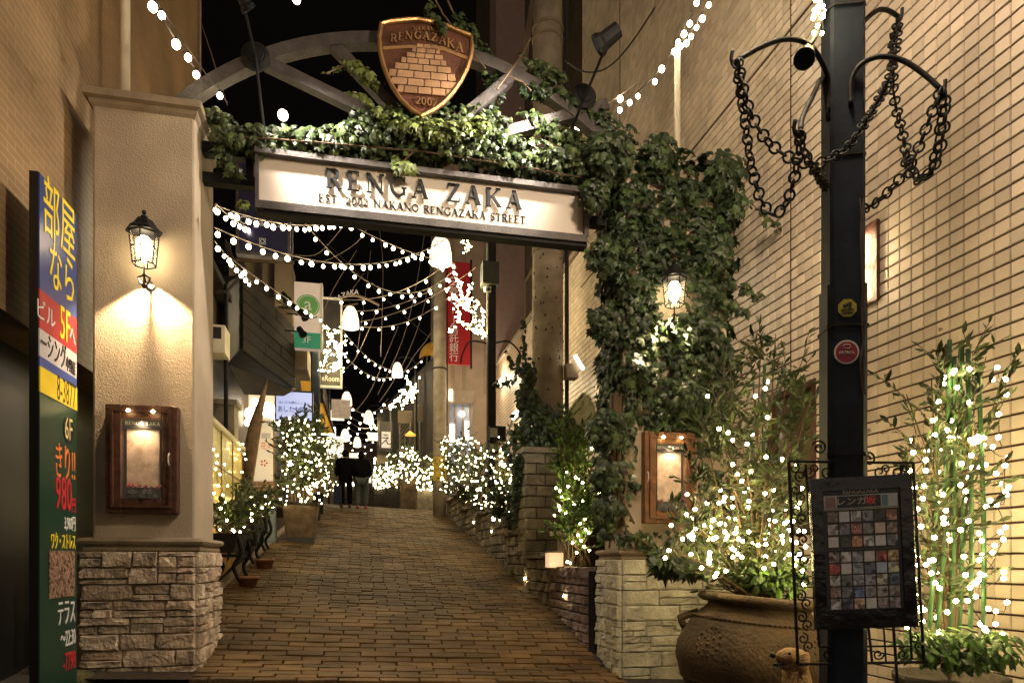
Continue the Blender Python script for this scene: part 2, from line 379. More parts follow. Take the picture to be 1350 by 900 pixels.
def balls(points, r, name, m, parent, kind='stuff'):
    """many tiny bulbs joined into one part: octahedra refined once"""
    base = [(1, 0, 0), (-1, 0, 0), (0, 1, 0), (0, -1, 0), (0, 0, 1), (0, 0, -1)]
    t = [(0, 2, 4), (2, 1, 4), (1, 3, 4), (3, 0, 4), (2, 0, 5), (1, 2, 5), (3, 1, 5), (0, 3, 5)]
    vv = [Vector(b) for b in base]; ff = []; cache = {}
    def mid(a, b):
        k = (min(a, b), max(a, b))
        if k not in cache: vv.append(((vv[a] + vv[b]) / 2).normalized()); cache[k] = len(vv) - 1
        return cache[k]
    for (a, b, c) in t:
        ab, bc, ca = mid(a, b), mid(b, c), mid(c, a); ff += [(a, ab, ca), (ab, b, bc), (ca, bc, c), (ab, bc, ca)]
    V = np.array(vv); F = np.array(ff); n = len(points); C = np.array([tuple(p) for p in points])
    rr = np.full(n, r) * rng.uniform(.8, 1.2, n)
    VV = (V[None] * rr[:, None, None] + C[:, None]).reshape(-1, 3); FF = (F[None] + (np.arange(n) * len(V))[:, None, None]).reshape(-1, 3)
    me = bpy.data.meshes.new(name); me.from_pydata(VV.tolist(), [], FF.tolist()); me.materials.append(m)
    me.polygons.foreach_set('use_smooth', [True] * len(me.polygons)); me.update()
    o = link(name, me, parent)
    if kind: o['kind'] = kind
    return o
def bulb_mesh(r, m, name='bulb', sz=1.0):
    b = MB(); b.ball((0, 0, 0), r, 10, sz); me = bpy.data.meshes.new(name); me.from_pydata(b.v, [], b.f); me.materials.append(m)
    me.polygons.foreach_set('use_smooth', [True] * len(me.polygons)); me.update(); return me
BM = bulb_mesh(.027, M['bulb']); BM2 = bulb_mesh(.0132, M['bulb_s'])
CAPM = MB(); CAPM.lathe((0, 0, 0), [(.014, 0), (.016, .03), (.010, .045)], 6)
def put(name, me, parent, loc, rot=(0, 0, 0), sc_=(1, 1, 1)):
    o = bpy.data.objects.new(name, me); COL.objects.link(o); o.parent = parent; o.matrix_parent_inverse = wm(parent).inverted()
    o.location = loc; o.rotation_euler = rot; o.scale = sc_; return o
def string_lights(a, b, sag, step, label, r=1.0, wm_='wire', sk=(0, 0), group='strings of bulbs over the alley'):
    a, b = Vector(a), Vector(b); n = max(6, int((b - a).length / .25)); L_ = (b - a).length
    pts = [a.lerp(b, i / n) + Vector((0, 0, -sag * 4 * (i / n) * (1 - i / n))) for i in range(n + 1)]
    t = thing('string_lights', label, 'string lights', pts[n // 2], group=group)
    MB().tube(pts, .007, 4).build('cable', M[wm_], t)
    k = max(2, int(L_ / step)); sk_ = MB()
    for i in range(k + 1):
        u = (i + rnd(-.12, .12) + .3) / (k + .6)
        if u <= 0 or u >= 1: continue
        p = a.lerp(b, u) + Vector((rnd(-.02, .02), rnd(-.02, .02), -sag * 4 * u * (1 - u) - .055))
        q_r = r * rnd(.78, 1.15); put('bulb', BM, t, p, sc_=(q_r, q_r, q_r * 1.1)); sk_.tube([p + Vector((0, 0, .055)), p + Vector((0, 0, .022))], [.009, .013], 5)
    sk_.build('sockets', M['black'], t, kind='stuff')
    return t
# ================================================================ THE SETTING
def sheet(name, xs, ys, dz, m, zf=g):
    v = [(x, y, zf(x, y) + dz) for y in ys for x in xs]; nx = len(xs)
    f = [(j * nx + i, j * nx + i + 1, (j + 1) * nx + i + 1, (j + 1) * nx + i) for j in range(len(ys) - 1) for i in range(nx - 1)]
    me = bpy.data.meshes.new(name); me.from_pydata(v, [], f); me.materials.append(m); me.update()
    return tag(link(name, me), kind='structure')
ys = [-200, -60, -20, -5, 0, 3, 5, 6] + [6 + .25 * i for i in range(1, 60)] + [21, 22, 30, 60, 120, 300]
sheet('ground', [-200, -60, -20, -8, -4, -2.6, -1.4, 0, 1, 2.4, 3.4, 4.4, 8, 20, 60, 200], ys, -.06, M['asphalt'])
street = sheet('brick_street', [-2.3, -1.4, 0, 1, 2.42], [6.1 + .25 * i for i in range(0, 58)] + [20.7, 24, 40], -.022, M['mortar'])
# paving bricks: running bond, long side across the street; the nearest 300 are parts, the rest one part
bx = MB(); bx.hexa([(-.5, -.5, 1), (.5, -.5, 1), (.5, .5, 1), (-.5, .5, 1)], (0, 0, -1))
def paver_mesh(seed):
    r = random.Random(seed); v = []
    for (z, q) in ((0, 1.0), (.72, 1.0), (1.0, .93)):
        for (x, y) in ((-.5, -.5), (.5, -.5), (.5, .5), (-.5, .5)):
            v.append((x * q if q == 1 else x * .975 + r.uniform(-.01, .01), y * q if q == 1 else y * .95 + r.uniform(-.02, .02), z + (r.uniform(-.12, .12) if z == 1 else 0)))
    f = []
    for k in (0, 4): f += [(k + i, k + (i + 1) % 4, k + 4 + (i + 1) % 4, k + 4 + i) for i in range(4)]
    f.append((8, 9, 10, 11)); return v, f
PV = [paver_mesh(i) for i in range(8)]
pms = []
for v, f in PV:
    me = bpy.data.meshes.new('paving_brick'); me.from_pydata(v, [], f); me.materials.append(M['paver']); me.update(); pms.append(me)
BL, BW = .345, .118; row = 0; y = 6.02; cnt = 0; sv = []; sf = []
cands = []
while y < 20.9:
    off = (row % 2) * BL / 2 + rnd(-.03, .03)
    n0 = -7
    for i in range(n0, 8):
        x = i * BL + off
        xl = -1.28 - .02 * (y - 6) if y < 7.3 else -1.66 + (y - 8.5) * .035
        xl = -1.36 if y < 7.3 else min(-1.36, -1.70 + (y - 8.5) * .035)
        a_, b_ = max(x - BL / 2, xl), min(x + BL / 2, 2.44)
        if b_ - a_ < .06: continue
        cands.append((y, (a_ + b_) / 2, b_ - a_))
    y += BW; row += 1
def brick_tf(x, y):
    z = g(x, y); ax = math.atan((g(x, y + .09) - g(x, y - .09)) / .18); ay = -math.atan((g(x + .1, y) - g(x - .1, y)) / .2)
    return z, ax, ay
for i, (y, x, bl_) in enumerate(cands):
    z, ax, ay = brick_tf(x, y); z += rnd(-.006, .006) - .02; lx = bl_ - .010 + rnd(-.006, .003); ly = BW - .010 + rnd(-.006, .002); rz = rnd(-.012, .012)
    m4 = Matrix.LocRotScale(Vector((x, y, z)), Euler((ax + rnd(-.012, .012), ay + rnd(-.015, .015), rz)), Vector((lx, ly, .034)))
    if i < 300:
        o = bpy.data.objects.new('brick', random.choice(pms)); COL.objects.link(o); o.parent = street; o.matrix_local = m4
    else:
        v, f = random.choice(PV); n = len(sv); sv += [tuple(m4 @ Vector(p)) for p in v]; sf += [tuple(a + n for a in q) for q in f]
me = bpy.data.meshes.new('bricks'); me.from_pydata(sv, [], sf); me.materials.append(M['paver_s']); me.update()
link('bricks', me, street)['kind'] = 'stuff'

# ---------------------------------------------------------------- right building: tiled wall, recessed upper floor, lamp niche
XW = 4.3; TZ, TY = .104, .122
def bricktex(name, c1, c2, mort, bw, bh, axis='yz', rough=.5, ms=.08, bump=.4, **k):
    m = pm(name, c1, rough, **k); t = m.node_tree; N, L = t.nodes, t.links; b = N['Principled BSDF']
    geo = N.new('ShaderNodeNewGeometry'); sp = N.new('ShaderNodeSeparateXYZ'); cb = N.new('ShaderNodeCombineXYZ'); L.new(geo.outputs['Position'], sp.inputs[0])
    L.new(sp.outputs['Y' if axis == 'yz' else 'X'], cb.inputs[0]); L.new(sp.outputs['Z'], cb.inputs[1])
    br = N.new('ShaderNodeTexBrick'); br.inputs['Scale'].default_value = 1; br.inputs['Brick Width'].default_value = bw; br.inputs['Row Height'].default_value = bh
    br.inputs['Mortar Size'].default_value = bh * ms; br.inputs['Color1'].default_value = (*c1, 1); br.inputs['Color2'].default_value = (*c2, 1); br.inputs['Mortar'].default_value = (*mort, 1)
    L.new(cb.outputs[0], br.inputs['Vector'])
    src = b.inputs['Base Color'].links[0].from_node; L.new(br.outputs['Color'], src.inputs[0])
    bp = N.new('ShaderNodeBump'); bp.inputs['Strength'].default_value = bump; bp.inputs['Distance'].default_value = .01; bp.invert = True
    L.new(br.outputs['Fac'], bp.inputs['Height'])
    old = b.inputs['Normal'].links[0].from_node if b.inputs['Normal'].links else None
    if old: L.new(old.outputs[0], bp.inputs['Normal'])
    L.new(bp.outputs[0], b.inputs['Normal']); return m
M['tilefar'] = bricktex('wall_tile_far', (.50, .36, .235), (.46, .33, .215), (.10, .055, .03), TY, TZ, offset=0) if False else None
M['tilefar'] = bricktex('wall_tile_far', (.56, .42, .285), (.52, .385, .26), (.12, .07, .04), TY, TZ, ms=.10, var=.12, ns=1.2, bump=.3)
rb = thing('tiled_building', 'tall building clad in cream square tiles along the right side of the alley', 'building', (XW, 10, 0))
wb = MB()
Y0, YR, Y2, ZR = 1.6, 13.0, 24.0, 7.2
# lower wall, with the window recess left open
WY0, WY1, WZ0, WZ1 = 5.83, 6.55, 1.3, 2.72
X1 = XW + .5
wb.bb(XW + .012, X1, Y0, WY0, -.6, WZ1); wb.bb(XW + .012, X1, WY1, YR, -.6, WZ1); wb.bb(XW + .012, X1, WY0, WY1, -.6, WZ0)
wb.bb(XW + .012, X1, Y0, YR, WZ1, 13.0); wb.bb(XW + .35, X1, WY0, WY1, WZ0, WZ1)
wb.bb(XW + .012, X1, YR, 20.0, -.6, ZR)
wb.build('wall', M['tilegrout'], rb)
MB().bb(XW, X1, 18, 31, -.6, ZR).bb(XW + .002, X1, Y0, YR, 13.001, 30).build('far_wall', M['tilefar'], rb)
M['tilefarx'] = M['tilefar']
ub = MB(); ub.bb(XW + .9, XW + 1.3, YR, 31, ZR, 30); ub.build('upper_wall', M['midwall'], rb)
MB().bb(XW - .06, XW + .95, YR, 31, ZR, ZR + .10).build('ledge', M['trim'], rb)
MB().bb(XW - .04, XW + .9, 21.5, 22.6, ZR + .1, 26).build('pier', pm('pink_render', (.34, .23, .20), .85, var=.1), rb)
# upper windows in the recess
for k, (ya, yb) in enumerate(((14.2, 16.0), (16.6, 18.6), (19.2, 21.2))):
    f = MB(); z0, z1 = ZR + .35, ZR + 2.6; xx = XW + .88
    f.bb(xx - .07, xx, ya, yb, z1, z1 + .1).bb(xx - .07, xx, ya, yb, z0 - .1, z0).bb(xx - .07, xx, ya, ya + .1, z0, z1).bb(xx - .07, xx, yb - .1, yb, z0, z1).bb(xx - .06, xx, (ya + yb) / 2 - .04, (ya + yb) / 2 + .04, z0, z1)
    fo = f.build('window_frame', M['trim'], rb)
    MB().bb(xx - .03, xx - .02, ya + .1, yb - .1, z0, z1).build('pane', pm('curtain_pane', (.10, .075, .055), .25, bump=0), fo)
# tiles
tiles = []
r0 = math.floor(-.3 / TZ)
for r_ in range(r0, int(12.9 / TZ)):
    zc = (r_ + .5) * TZ
    for c_ in range(int(Y0 / TY) + 1, int(18 / TY)):
        yc = (c_ + .5) * TY
        if WY0 - .03 < yc < WY1 + .03 and WZ0 - .03 < zc < WZ1 + .03: continue
        if yc > YR and zc > ZR - .06: continue
        if yc > YR - .05 and zc > ZR: continue
        if zc < g(XW, yc) - .15: continue
        tiles.append((yc, zc))
def tile_vf(yc, zc, hy, hz):
    x0, x1 = XW, XW + .014; b = .004
    v = [(x1, yc - hy, zc - hz), (x1, yc + hy, zc - hz), (x1, yc + hy, zc + hz), (x1, yc - hy, zc + hz), (x0, yc - hy + b, zc - hz + b), (x0, yc + hy - b, zc - hz + b), (x0, yc + hy - b, zc + hz - b), (x0, yc - hy + b, zc + hz - b)]
    return v, [(7, 6, 5, 4), (4, 5, 1, 0), (5, 6, 2, 1), (6, 7, 3, 2), (7, 4, 0, 3)]
def tsz(yc, zc):
    hy, hz = TY / 2 - .0034, TZ / 2 - .0062
    return hy, hz
def dist_view(t):
    yc, zc = t; D = yc * CT + XW * ST; px = 675 + FPX * (XW * CT - yc * ST) / D; py = HZ - (zc - 1) / D * FPX
    return (0 if (1140 < px < 1345 and 0 < py < 700) else 1, D)
tiles.sort(key=dist_view)
v, f = tile_vf(0, 0, *tsz(0, 0)); v = [(a - XW, b, c) for a, b, c in v]
tm = bpy.data.meshes.new('tile'); tm.from_pydata(v, [], f); tm.materials.append(M['tile']); tm.update()
sv, sf = [], []
for i, (yc, zc) in enumerate(tiles):
    jx = rnd(-.0012, .0012)
    if i < 290:
        put('tile', tm, rb, (XW + jx, yc, zc), (0, rnd(-.006, .006), rnd(-.006, .006)))
    else:
        v, f = tile_vf(yc, zc, *tsz(yc, zc)); a_, b_ = rnd(-.0012, .0012), rnd(-.0012, .0012); n = len(sv)
        sv += [(q[0] + (a_ if q[1] > yc else b_), q[1], q[2]) for q in v]; sf += [tuple(k + n for k in q) for q in f]
me = bpy.data.meshes.new('tiles'); me.from_pydata(sv, [], sf); me.materials.append(M['tile_s']); me.update(); link('tiles', me, rb)['kind'] = 'stuff'
# wider expansion joints
MB().bb(XW - .003, XW + .01, 6.19, 6.205, 0, 12.9).bb(XW - .004, XW + .01, Y0, YR, 6.405, 6.43).bb(XW - .003, XW + .01, 10.9, 10.92, 0, 12.9).build('expansion_joint', M['tilegrout'], rb)
# window recess
fr = MB(); fr.bb(XW - .01, XW + .05, WY0 - .03, WY0 + .03, WZ0, WZ1).bb(XW - .01, XW + .05, WY1 - .03, WY1 + .03, WZ0, WZ1).bb(XW - .012, XW + .05, WY0 - .03, WY1 + .03, WZ1 - .03, WZ1 + .03).bb(XW - .012, XW + .05, WY0 - .03, WY1 + .03, WZ0 - .04, WZ0 + .02)
wf = fr.build('window_frame', M['wood_d'], rb)
MB().bb(XW + .03, XW + .04, WY0, WY1, WZ0, WZ1).build('pane', pm('dark_window', (.10, .09, .05), .12, bump=0, var=.3), wf)
# round awning over a side door
aw = MB(); cpos = PX(763, 560, XW - .05); n = 14
aw.v += []
ring = [(XW - .75 * math.sin(PI * .5 * j / 5), None) for j in range(6)]
V = []; F = []
for j in range(6):
    fx = math.sin(PI / 2 * j / 5); fz = math.cos(PI / 2 * j / 5)
    for i in range(n + 1):
        a = PI * i / n; V.append((XW - .02 - .55 * fz * math.sin(a) * 0 - .5 * (1 - fx), cpos.y + .95 * math.cos(a) * (.35 + .65 * fx), cpos.z - .35 + .95 * math.sin(a) * (.35 + .65 * fx)))
for j in range(5):
    for i in range(n): F.append((j * (n + 1) + i, j * (n + 1) + i + 1, (j + 1) * (n + 1) + i + 1, (j + 1) * (n + 1) + i))
me = bpy.data.meshes.new('awning'); me.from_pydata(V, [], F); me.materials.append(pm('olive_canvas', (.20, .19, .10), .8)); me.update()
tag(link('awning', me), 'round olive canvas awning on the tiled wall behind the ivy pillar', 'awning')
# grey worn marks on the tiles
for (a, b, wd, ht) in ((1148, 492, .09, .02), (1168, 496, .05, .05), (1156, 506, .10, .015), (1144, 512, .05, .02), (1146, 567, .05, .04), (1158, 556, .07, .02), (1175, 560, .04, .03), (1166, 570, .10, .012), (1178, 520, .01, .09), (1240, 434, .04, .03)):
    p = PX(a, b, XW - .002); mk = MB().hexa([(XW - .003, p.y - wd / 2, p.z - ht / 2 + .01), (XW - .003, p.y + wd * .3, p.z - ht / 2), (XW - .003, p.y + wd / 2, p.z + ht / 2), (XW - .003, p.y - wd * .2, p.z + ht * .4)], (.002, 0, 0))
    mk.build('paint_mark', M['trim'], rb)

# ---------------------------------------------------------------- left building beside the gate
XL = -2.45
M['leftbrick'] = bricktex('brown_brick_wall', (.33, .215, .115), (.28, .185, .10), (.42, .30, .17), .23, .062, rough=.42, ms=.09, bump=.5, var=.25, ns=1.2)
lb = thing('brick_building', 'tall building faced in narrow brown bricks behind the left pillar', 'building', (XL, 6, 0))
MB().bb(XL - .5, XL, -2.0, 11.4, 2.75, 16).build('wall', M['leftbrick'], lb)
MB().bb(XL - .9, XL - .35, -2.0, 11.38, -.3, 2.75).build('entrance_shade', M['black'], lb)  # black slab stands for the shade inside the entrance recess
MB().bb(XL - .012, XL + .035, 11.32, 11.42, 2, 16).build('corner_trim', M['trim'], lb)

# ================================================================ THE GATE
PX0, PX1, PY0, PY1 = -2.31, -1.40, 6.42, 7.24       # left pillar, base
lp = thing('gate_pillar', 'left gate pillar of tan stucco on a brown ledgestone base, with lantern and framed case', 'gate pillar', ((PX0 + PX1) / 2, (PY0 + PY1) / 2, 0))
MB().bb(PX0 + .03, PX1 - .03, PY0 + .03, PY1 - .03, -.3, 1.06).build('core', M['grout'], lp)
clad('stone_l', lp, (PX0, PY0, 0), (1, 0, 0), PX1 - PX0, -.06, 1.07, .142)
clad('stone_l', lp, (PX1, PY0, 0), (0, 1, 0), PY1 - PY0, -.06, 1.07, .142, rz=R(90), wmin=.12, wmax=.3)
clad('stone_l', lp, (PX0, PY1, 0), (0, -1, 0), PY1 - PY0, -.06, 1.07, .142, rz=R(-90), wmin=.12, wmax=.3)
SX0, SX1, SY0, SY1 = -2.225, -1.415, 6.44, 7.22
sh = MB().bb(SX0, SX1, SY0, SY1, 1.15, 4.90).build('shaft', M['stucco'], lp); bevel(sh, .02, 2)
# shallow raised borders of the stucco face
def moulding(x0, x1, y0, y1, z, prof, m, parent, name):
    b = MB(); rings = [[(x0 - d, y0 - d, z + h), (x1 + d, y0 - d, z + h), (x1 + d, y1 + d, z + h), (x0 - d, y1 + d, z + h)] for d, h in prof]
    v = [p for r in rings for p in r]; f = []
    for k in range(len(rings) - 1):
        for j in range(4): f.append((k * 4 + j, k * 4 + (j + 1) % 4, (k + 1) * 4 + (j + 1) % 4, (k + 1) * 4 + j))
    f += [(3, 2, 1, 0), tuple(len(v) - 4 + j for j in range(4))]
    b.add(v, f); return b.build(name, m, parent)
LEDGE = [(.0, 0), (.045, .012), (.05, .035), (.035, .05), (.05, .062), (.075, .07), (.09, .095), (.075, .12), (.02, .13)]
moulding(SX0 - .02, SX1 + .01, SY0, SY1, 1.065, [(d * .85, h * .95) for d, h in LEDGE], M['trim'], lp, 'ledge')
moulding(SX0 + .01, SX1 - .01, SY0 + .01, SY1 - .01, 4.84, [(0, 0), (.03, .04), (.035, .07), (.07, .085), (.075, .14), (.0, .15)], M['trim'], lp, 'cap')

RX0, RX1, RY0, RY1 = 2.56, 3.80, 6.44, 7.10
rp = thing('gate_pillar', 'right gate pillar of pale ledgestone and stucco, its top wrapped in dark ivy', 'gate pillar', ((RX0 + RX1) / 2, (RY0 + RY1) / 2, 0))
MB().bb(RX0 + .03, RX1 - .03, RY0 + .03, RY1 - .03, -.5, .98).build('core', M['grout'], rp)
clad('stone_r', rp, (RX0, RY0, 0), (1, 0, 0), RX1 - RX0, -.24, 1.0, .155, th=.035, wmin=.2, wmax=.5, split=.65)
clad('stone_r', rp, (RX0, RY1, 0), (0, -1, 0), RY1 - RY0, -.24, 1.0, .155, rz=R(-90), wmin=.12, wmax=.3, th=.045)
RSX0, RSX1, RSY0, RSY1 = 2.60, 3.76, 6.50, 7.06
rs = MB().bb(RSX0, RSX1, RSY0, RSY1, 1.09, 4.9).build('shaft', M['stucco'], rp); bevel(rs, .02, 2)
moulding(RSX0 - .01, RSX1 + .01, RSY0 - .02, RSY1, .99, [(d * .8, h * .85) for d, h in LEDGE], M['trim'], rp, 'ledge')
MB().bb(RSX0 - .03, RSX1 + .03, RSY0 - .03, RSY1 + .03, 4.9, 5.0).build('cap', M['trim'], rp)

# white posts standing on the pillars
a = P(165, 130, 7.0); MB().tube([(a.x, 7.0, 4.98), (a.x, 7.0, 8.5)], .043, 12).build('white_post', M['cream'], None, smooth=True)
tag(bpy.data.objects['white_post'], 'slim cream post rising from the top of the left pillar', 'post')
a = P(893, 150, 7.0); b = P(893, 60, 7.0)
o = MB().tube([(a.x, 7.0, 5.0), (a.x, 7.0, b.z)], .033, 12).build('white_post', M['cream'], None, smooth=True); tag(o, 'slim cream post on the ivy pillar holding a cluster of bulbs', 'post')

# ---------------------------------------------------------------- lanterns
def lantern(c, back, s, label, power):
    """c: centre of the glass; back: wall plane; s: half width"""
    t = thing('wall_lantern', label, 'lantern', (c.x, back, c.z)); x, y, z = c
    oct_ = lambda r, zz: [(x + r * math.cos(PI / 3 * k + PI / 6), y + r * math.sin(PI / 3 * k + PI / 6), zz) for k in range(6)]
    zt, zb = z + s * 1.15, z - s * 1.15
    b = MB().lathe((x, y, 0), [(s * 1.22, zt), (s * 1.25, zt + .015), (s * .9, zt + .05), (s * .55, zt + s * .95), (s * .30, zt + s * 1.05), (s * .22, zt + s * 1.25), (.004, zt + s * 1.3)], 6)
    b.build('roof', M['iron'], t)
    MB().ball((x, y, zt + s * 1.5), s * .17, 8).build('finial', M['iron'], t, smooth=True)
    cg = MB()
    for k in range(6):
        a = PI / 3 * k + PI / 6; p0 = Vector((x + s * math.cos(a), y + s * math.sin(a), zt)); p1 = Vector((x + s * .78 * math.cos(a), y + s * .78 * math.sin(a), zb)); cg.tube([p0, p1], .006, 4)
    for rr, zz in ((s, zt - .005), (s * .9, z), (s * .8, zb)):
        cg.tube([(x + rr * math.cos(PI / 3 * k + PI / 6), y + rr * math.sin(PI / 3 * k + PI / 6), zz) for k in range(6)], .006, 4, closed=True)
    cg.build('cage', M['iron'], t)
    MB().tube([(x, y, zb + .02), (x, y, z + s * .5)], [.02, .03], 8).ball((x, y, z + s * .1), s * .58, 10, 1.5).build('bulb', M['lantern'], t, smooth=True)
    gp = MB()
    for k in range(6):
        a0, a1 = PI / 3 * k + PI / 6, PI / 3 * (k + 1) + PI / 6; q = [(x + s * .97 * math.cos(a) * r, y + s * .97 * math.sin(a) * r, zz) for (a, r, zz) in ((a0, 1, zt), (a0, .78, zb), (a1, .78, zb), (a1, 1, zt))]
        gp.add(q, [(0, 1, 2, 3)])
    gp.build('glass', M['pane'], t)
    # scroll bracket to the wall, and drop finial
    br = MB(); pts = [(x, y, zb - s * .9)] + [(x, y + (back - y) * u, zb - s * .9 - s * .5 * math.sin(u * PI)) for u in (.25, .5, .75, 1)]
    br.tube(pts, .010, 6).tube([(x, y, zb - .01), (x, y, zb - s * 1.5)], [.006, .008], 6).ball((x, y, zb - s * .75), s * .13, 8).ball((x, y, zb - s * 1.55), s * .16, 8, 1.4)
    for sx in (-1, 1): br.tube([(x + sx * s * .1, y, zb - s * .8), (x + sx * s * .42, y, zb - s * .95), (x + sx * s * .3, y, zb - s * 1.35), (x + sx * .01, y, zb - s * 1.5)], .008, 5)
    br.lathe((x, back - .012, z - s * 2.1), [(s * .3, 0), (s * .3, .012)], 10, Matrix.Rotation(R(90), 3, 'X')); br.build('bracket', M['iron'], t)
    light('lantern_light', 'POINT', (x, y, z), power, (1, .62, .25), .012, parent=t)
    light('lantern_downlight', 'SPOT', (x, y + .075, zb - .045), power * 9.0, (1, .72, .40), .02, aim=(x, y + .12, zb - 2), angle=112, blend=.35, parent=t)
    return t
c = P(190, 328, 6.25); lantern(c, SY0, .115, 'lit black carriage lantern on the left stucco pillar', 22)
c = P(889, 385, 6.27); lantern(c, RSY0, .115, 'lit black carriage lantern nestled in ivy on the right pillar', 14)

# ---------------------------------------------------------------- wooden notice cases on the pillars
def case(px0, px1, py0, py1, Y, m, label, hx):
    a = P(px0, py1, Y); b = P(px1, py0, Y); x0, x1, z0, z1 = a.x, b.x, a.z, P(px0, py0, Y).z
    z0 = (a.z + P(px1, py1, Y).z) / 2; z1 = (b.z + P(px0, py0, Y).z) / 2
    t = thing('notice_case', label, 'notice case', ((x0 + x1) / 2, Y, z0)); fw = (x1 - x0) * .22; d = .10
    f = MB()
    for (q0, q1, r0, r1) in ((x0, x0 + fw, z0, z1), (x1 - fw, x1, z0, z1)): f.bb(q0, q1, Y - d + .02, Y + .03, r0, r1)
    f.bb(x0 + fw, x1 - fw, Y - d + .024, Y + .03, z1 - fw, z1).bb(x0 + fw, x1 - fw, Y - d + .024, Y + .03, z0, z0 + fw)
    bevel(f.build('frame', m, t), .008, 2)
    s = MB(); i0, i1, j0, j1 = x0 + fw * .38, x1 - fw * .38, z0 + fw * .38, z1 - fw * .38; e = .018
    s.bb(i0, i0 + e, Y - d - .005, Y - d + .02, j0, j1).bb(i1 - e, i1, Y - d - .005, Y - d + .02, j0, j1).bb(i0 + e, i1 - e, Y - d - .004, Y - d + .02, j1 - e, j1).bb(i0 + e, i1 - e, Y - d - .004, Y - d + .02, j0, j0 + e)
    s.build('bead', m, t)
    MB().bb(x0 + fw, x1 - fw, Y - .02, Y + .02, z0 + fw, z1 - fw).build('back_panel', M['black'], t)
    pz1 = z1 - fw - .075; pz0 = z0 + fw + .10
    paper = MB().bb(x0 + fw + .03, x1 - fw - .03, Y - .035, Y - .021, pz0, pz1).build('paper', pm('old_map_paper', (.66, .50, .38), .8, var=.32, ns=14, bump=.1), t)
    hd = MB().bb(x0 + fw, x1 - fw, Y - .05, Y - .02, z1 - fw - .07, z1 - fw).build('header', M['black'], t)
    wd = (x1 - x0 - 2 * fw) * .86; h = wd / serif_w('RENGA ZAKA')
    serif('RENGA ZAKA', ((x0 + x1) / 2 - wd / 2, Y - .052, z1 - fw - .045), (1, 0, 0), (0, 0, 1), h, M['white'], hd, .003, each=False)
    # little flowers and dark stones on the floor of the case
    fl = MB()
    for _ in range(12): fl.ball((rnd(x0 + fw + .02, x1 - fw - .02), Y - .05 + rnd(-.02, .01), z0 + fw + .09 + rnd(0, .03)), rnd(.012, .02), 6)
    fl.build('flowers', pm('pink_flower', (.35, .05, .05), .7, bump=.1), t, kind='stuff')
    fs = MB()
    for _ in range(8): fs.ball((rnd(x0 + fw + .06, x1 - fw - .06), Y - .05, z0 + fw + rnd(.01, .05)), rnd(.03, .05), 7)
    fs.build('pebbles', M['black'], t, kind='stuff')
    for u in (.33, .67):
        q = Vector((x0 + (x1 - x0) * u, Y - d - .012, z1 - fw * .48)); MB().ball(q, .014, 8).build('lamp_bulb', M['bulb_s'], t, smooth=True)
    light('case_light', 'SPOT', ((x0 + x1) / 2, Y - .085, z1 - fw - .015), 12, (1, .72, .42), .03, aim=((x0 + x1) / 2, Y - .02, z0 + .25), angle=120, blend=.8, parent=t)
    MB().bb(x0 + fw, x1 - fw, Y - d + .004, Y - d + .008, z0 + fw, z1 - fw).build('glass', M['pane'], t)
    MB().tube([(hx, Y - d - .005, (z0 + z1) / 2 - .05), (hx, Y - d - .028, (z0 + z1) / 2 - .03), (hx, Y - d - .028, (z0 + z1) / 2 + .03), (hx, Y - d - .005, (z0 + z1) / 2 + .05)], .006, 6).build('handle', M['white'], t)
    return t
case(143, 237, 536, 677, SY0 - .01, M['wood_d'], 'dark wooden glazed case with lit paper on the left pillar', P(226, 612, 6.4).x)
case(846, 914, 571, 690, RSY0 - .01, M['wood_r'], 'red-brown wooden glazed case with lit paper on the right pillar', P(853, 630, 6.4).x)

# ---------------------------------------------------------------- the steel arch, its beams, hubs and spokes
YG = 6.78
ga = thing('gate_arch', 'grey steel arch with spokes and twin beams spanning the two pillars', 'arch', (.55, YG, 4.9))
bm = MB(); bm.bb(SX1 - .03, RSX0 + .03, YG - .05, YG + .05, 4.73, 4.84); bm.build('upper_beam', M['iron'], ga)
MB().bb(SX1 - .03, RSX0 + .03, YG - .05, YG + .05, 4.47, 4.56).build('lower_beam', M['iron'], ga)
for px in (292, 330):
    q = P(px, 220, YG); MB().bb(q.x - .035, q.x + .035, YG - .04, YG + .04, 4.56, 4.73).build('strut', M['iron'], ga)
YA = 6.62; CXA, CZA, RA = .55, 2.97, 2.98
def onarc(x, r=RA): return Vector((x, YA, CZA + math.sqrt(max(r * r - (x - CXA) ** 2, 0))))
n = 40; V = []
for i in range(n + 1):
    x = -1.72 + 4.5 * i / n; p = onarc(x); d = Vector((p.x - CXA, 0, p.z - CZA)).normalized()
    for (dr, dy) in ((-.055, -.06), (.055, -.06), (.055, .06), (-.055, .06)): V.append((p.x + d.x * dr, YA + dy, p.z + d.z * dr))
F = [(i * 4 + j, i * 4 + (j + 1) % 4, i * 4 + 4 + (j + 1) % 4, i * 4 + 4 + j) for i in range(n) for j in range(4)] + [(3, 2, 1, 0), (n * 4, n * 4 + 1, n * 4 + 2, n * 4 + 3)]
MB().add(V, F).build('arch_beam', M['gunmetal'], ga)
def bar(p, q, wd, dp, name, m=None, parent=ga):
    p, q = Vector(p), Vector(q); d = (q - p).normalized(); s = Vector((-d.z, 0, d.x)) * wd / 2
    MB().hexa([p - s + Vector((0, -dp / 2, 0)), q - s + Vector((0, -dp / 2, 0)), q + s + Vector((0, -dp / 2, 0)), p + s + Vector((0, -dp / 2, 0))], (0, dp, 0)).build(name, m or M['gunmetal'], parent)
c0 = Vector((CXA, YA + .005, 4.82))
bar(P(350, 84, YA + .003), P(490, 152, YA + .003), .10, .10, 'spoke')
bar(P(434, 55, YA + .005), P(524, 150, YA + .005), .10, .10, 'spoke')
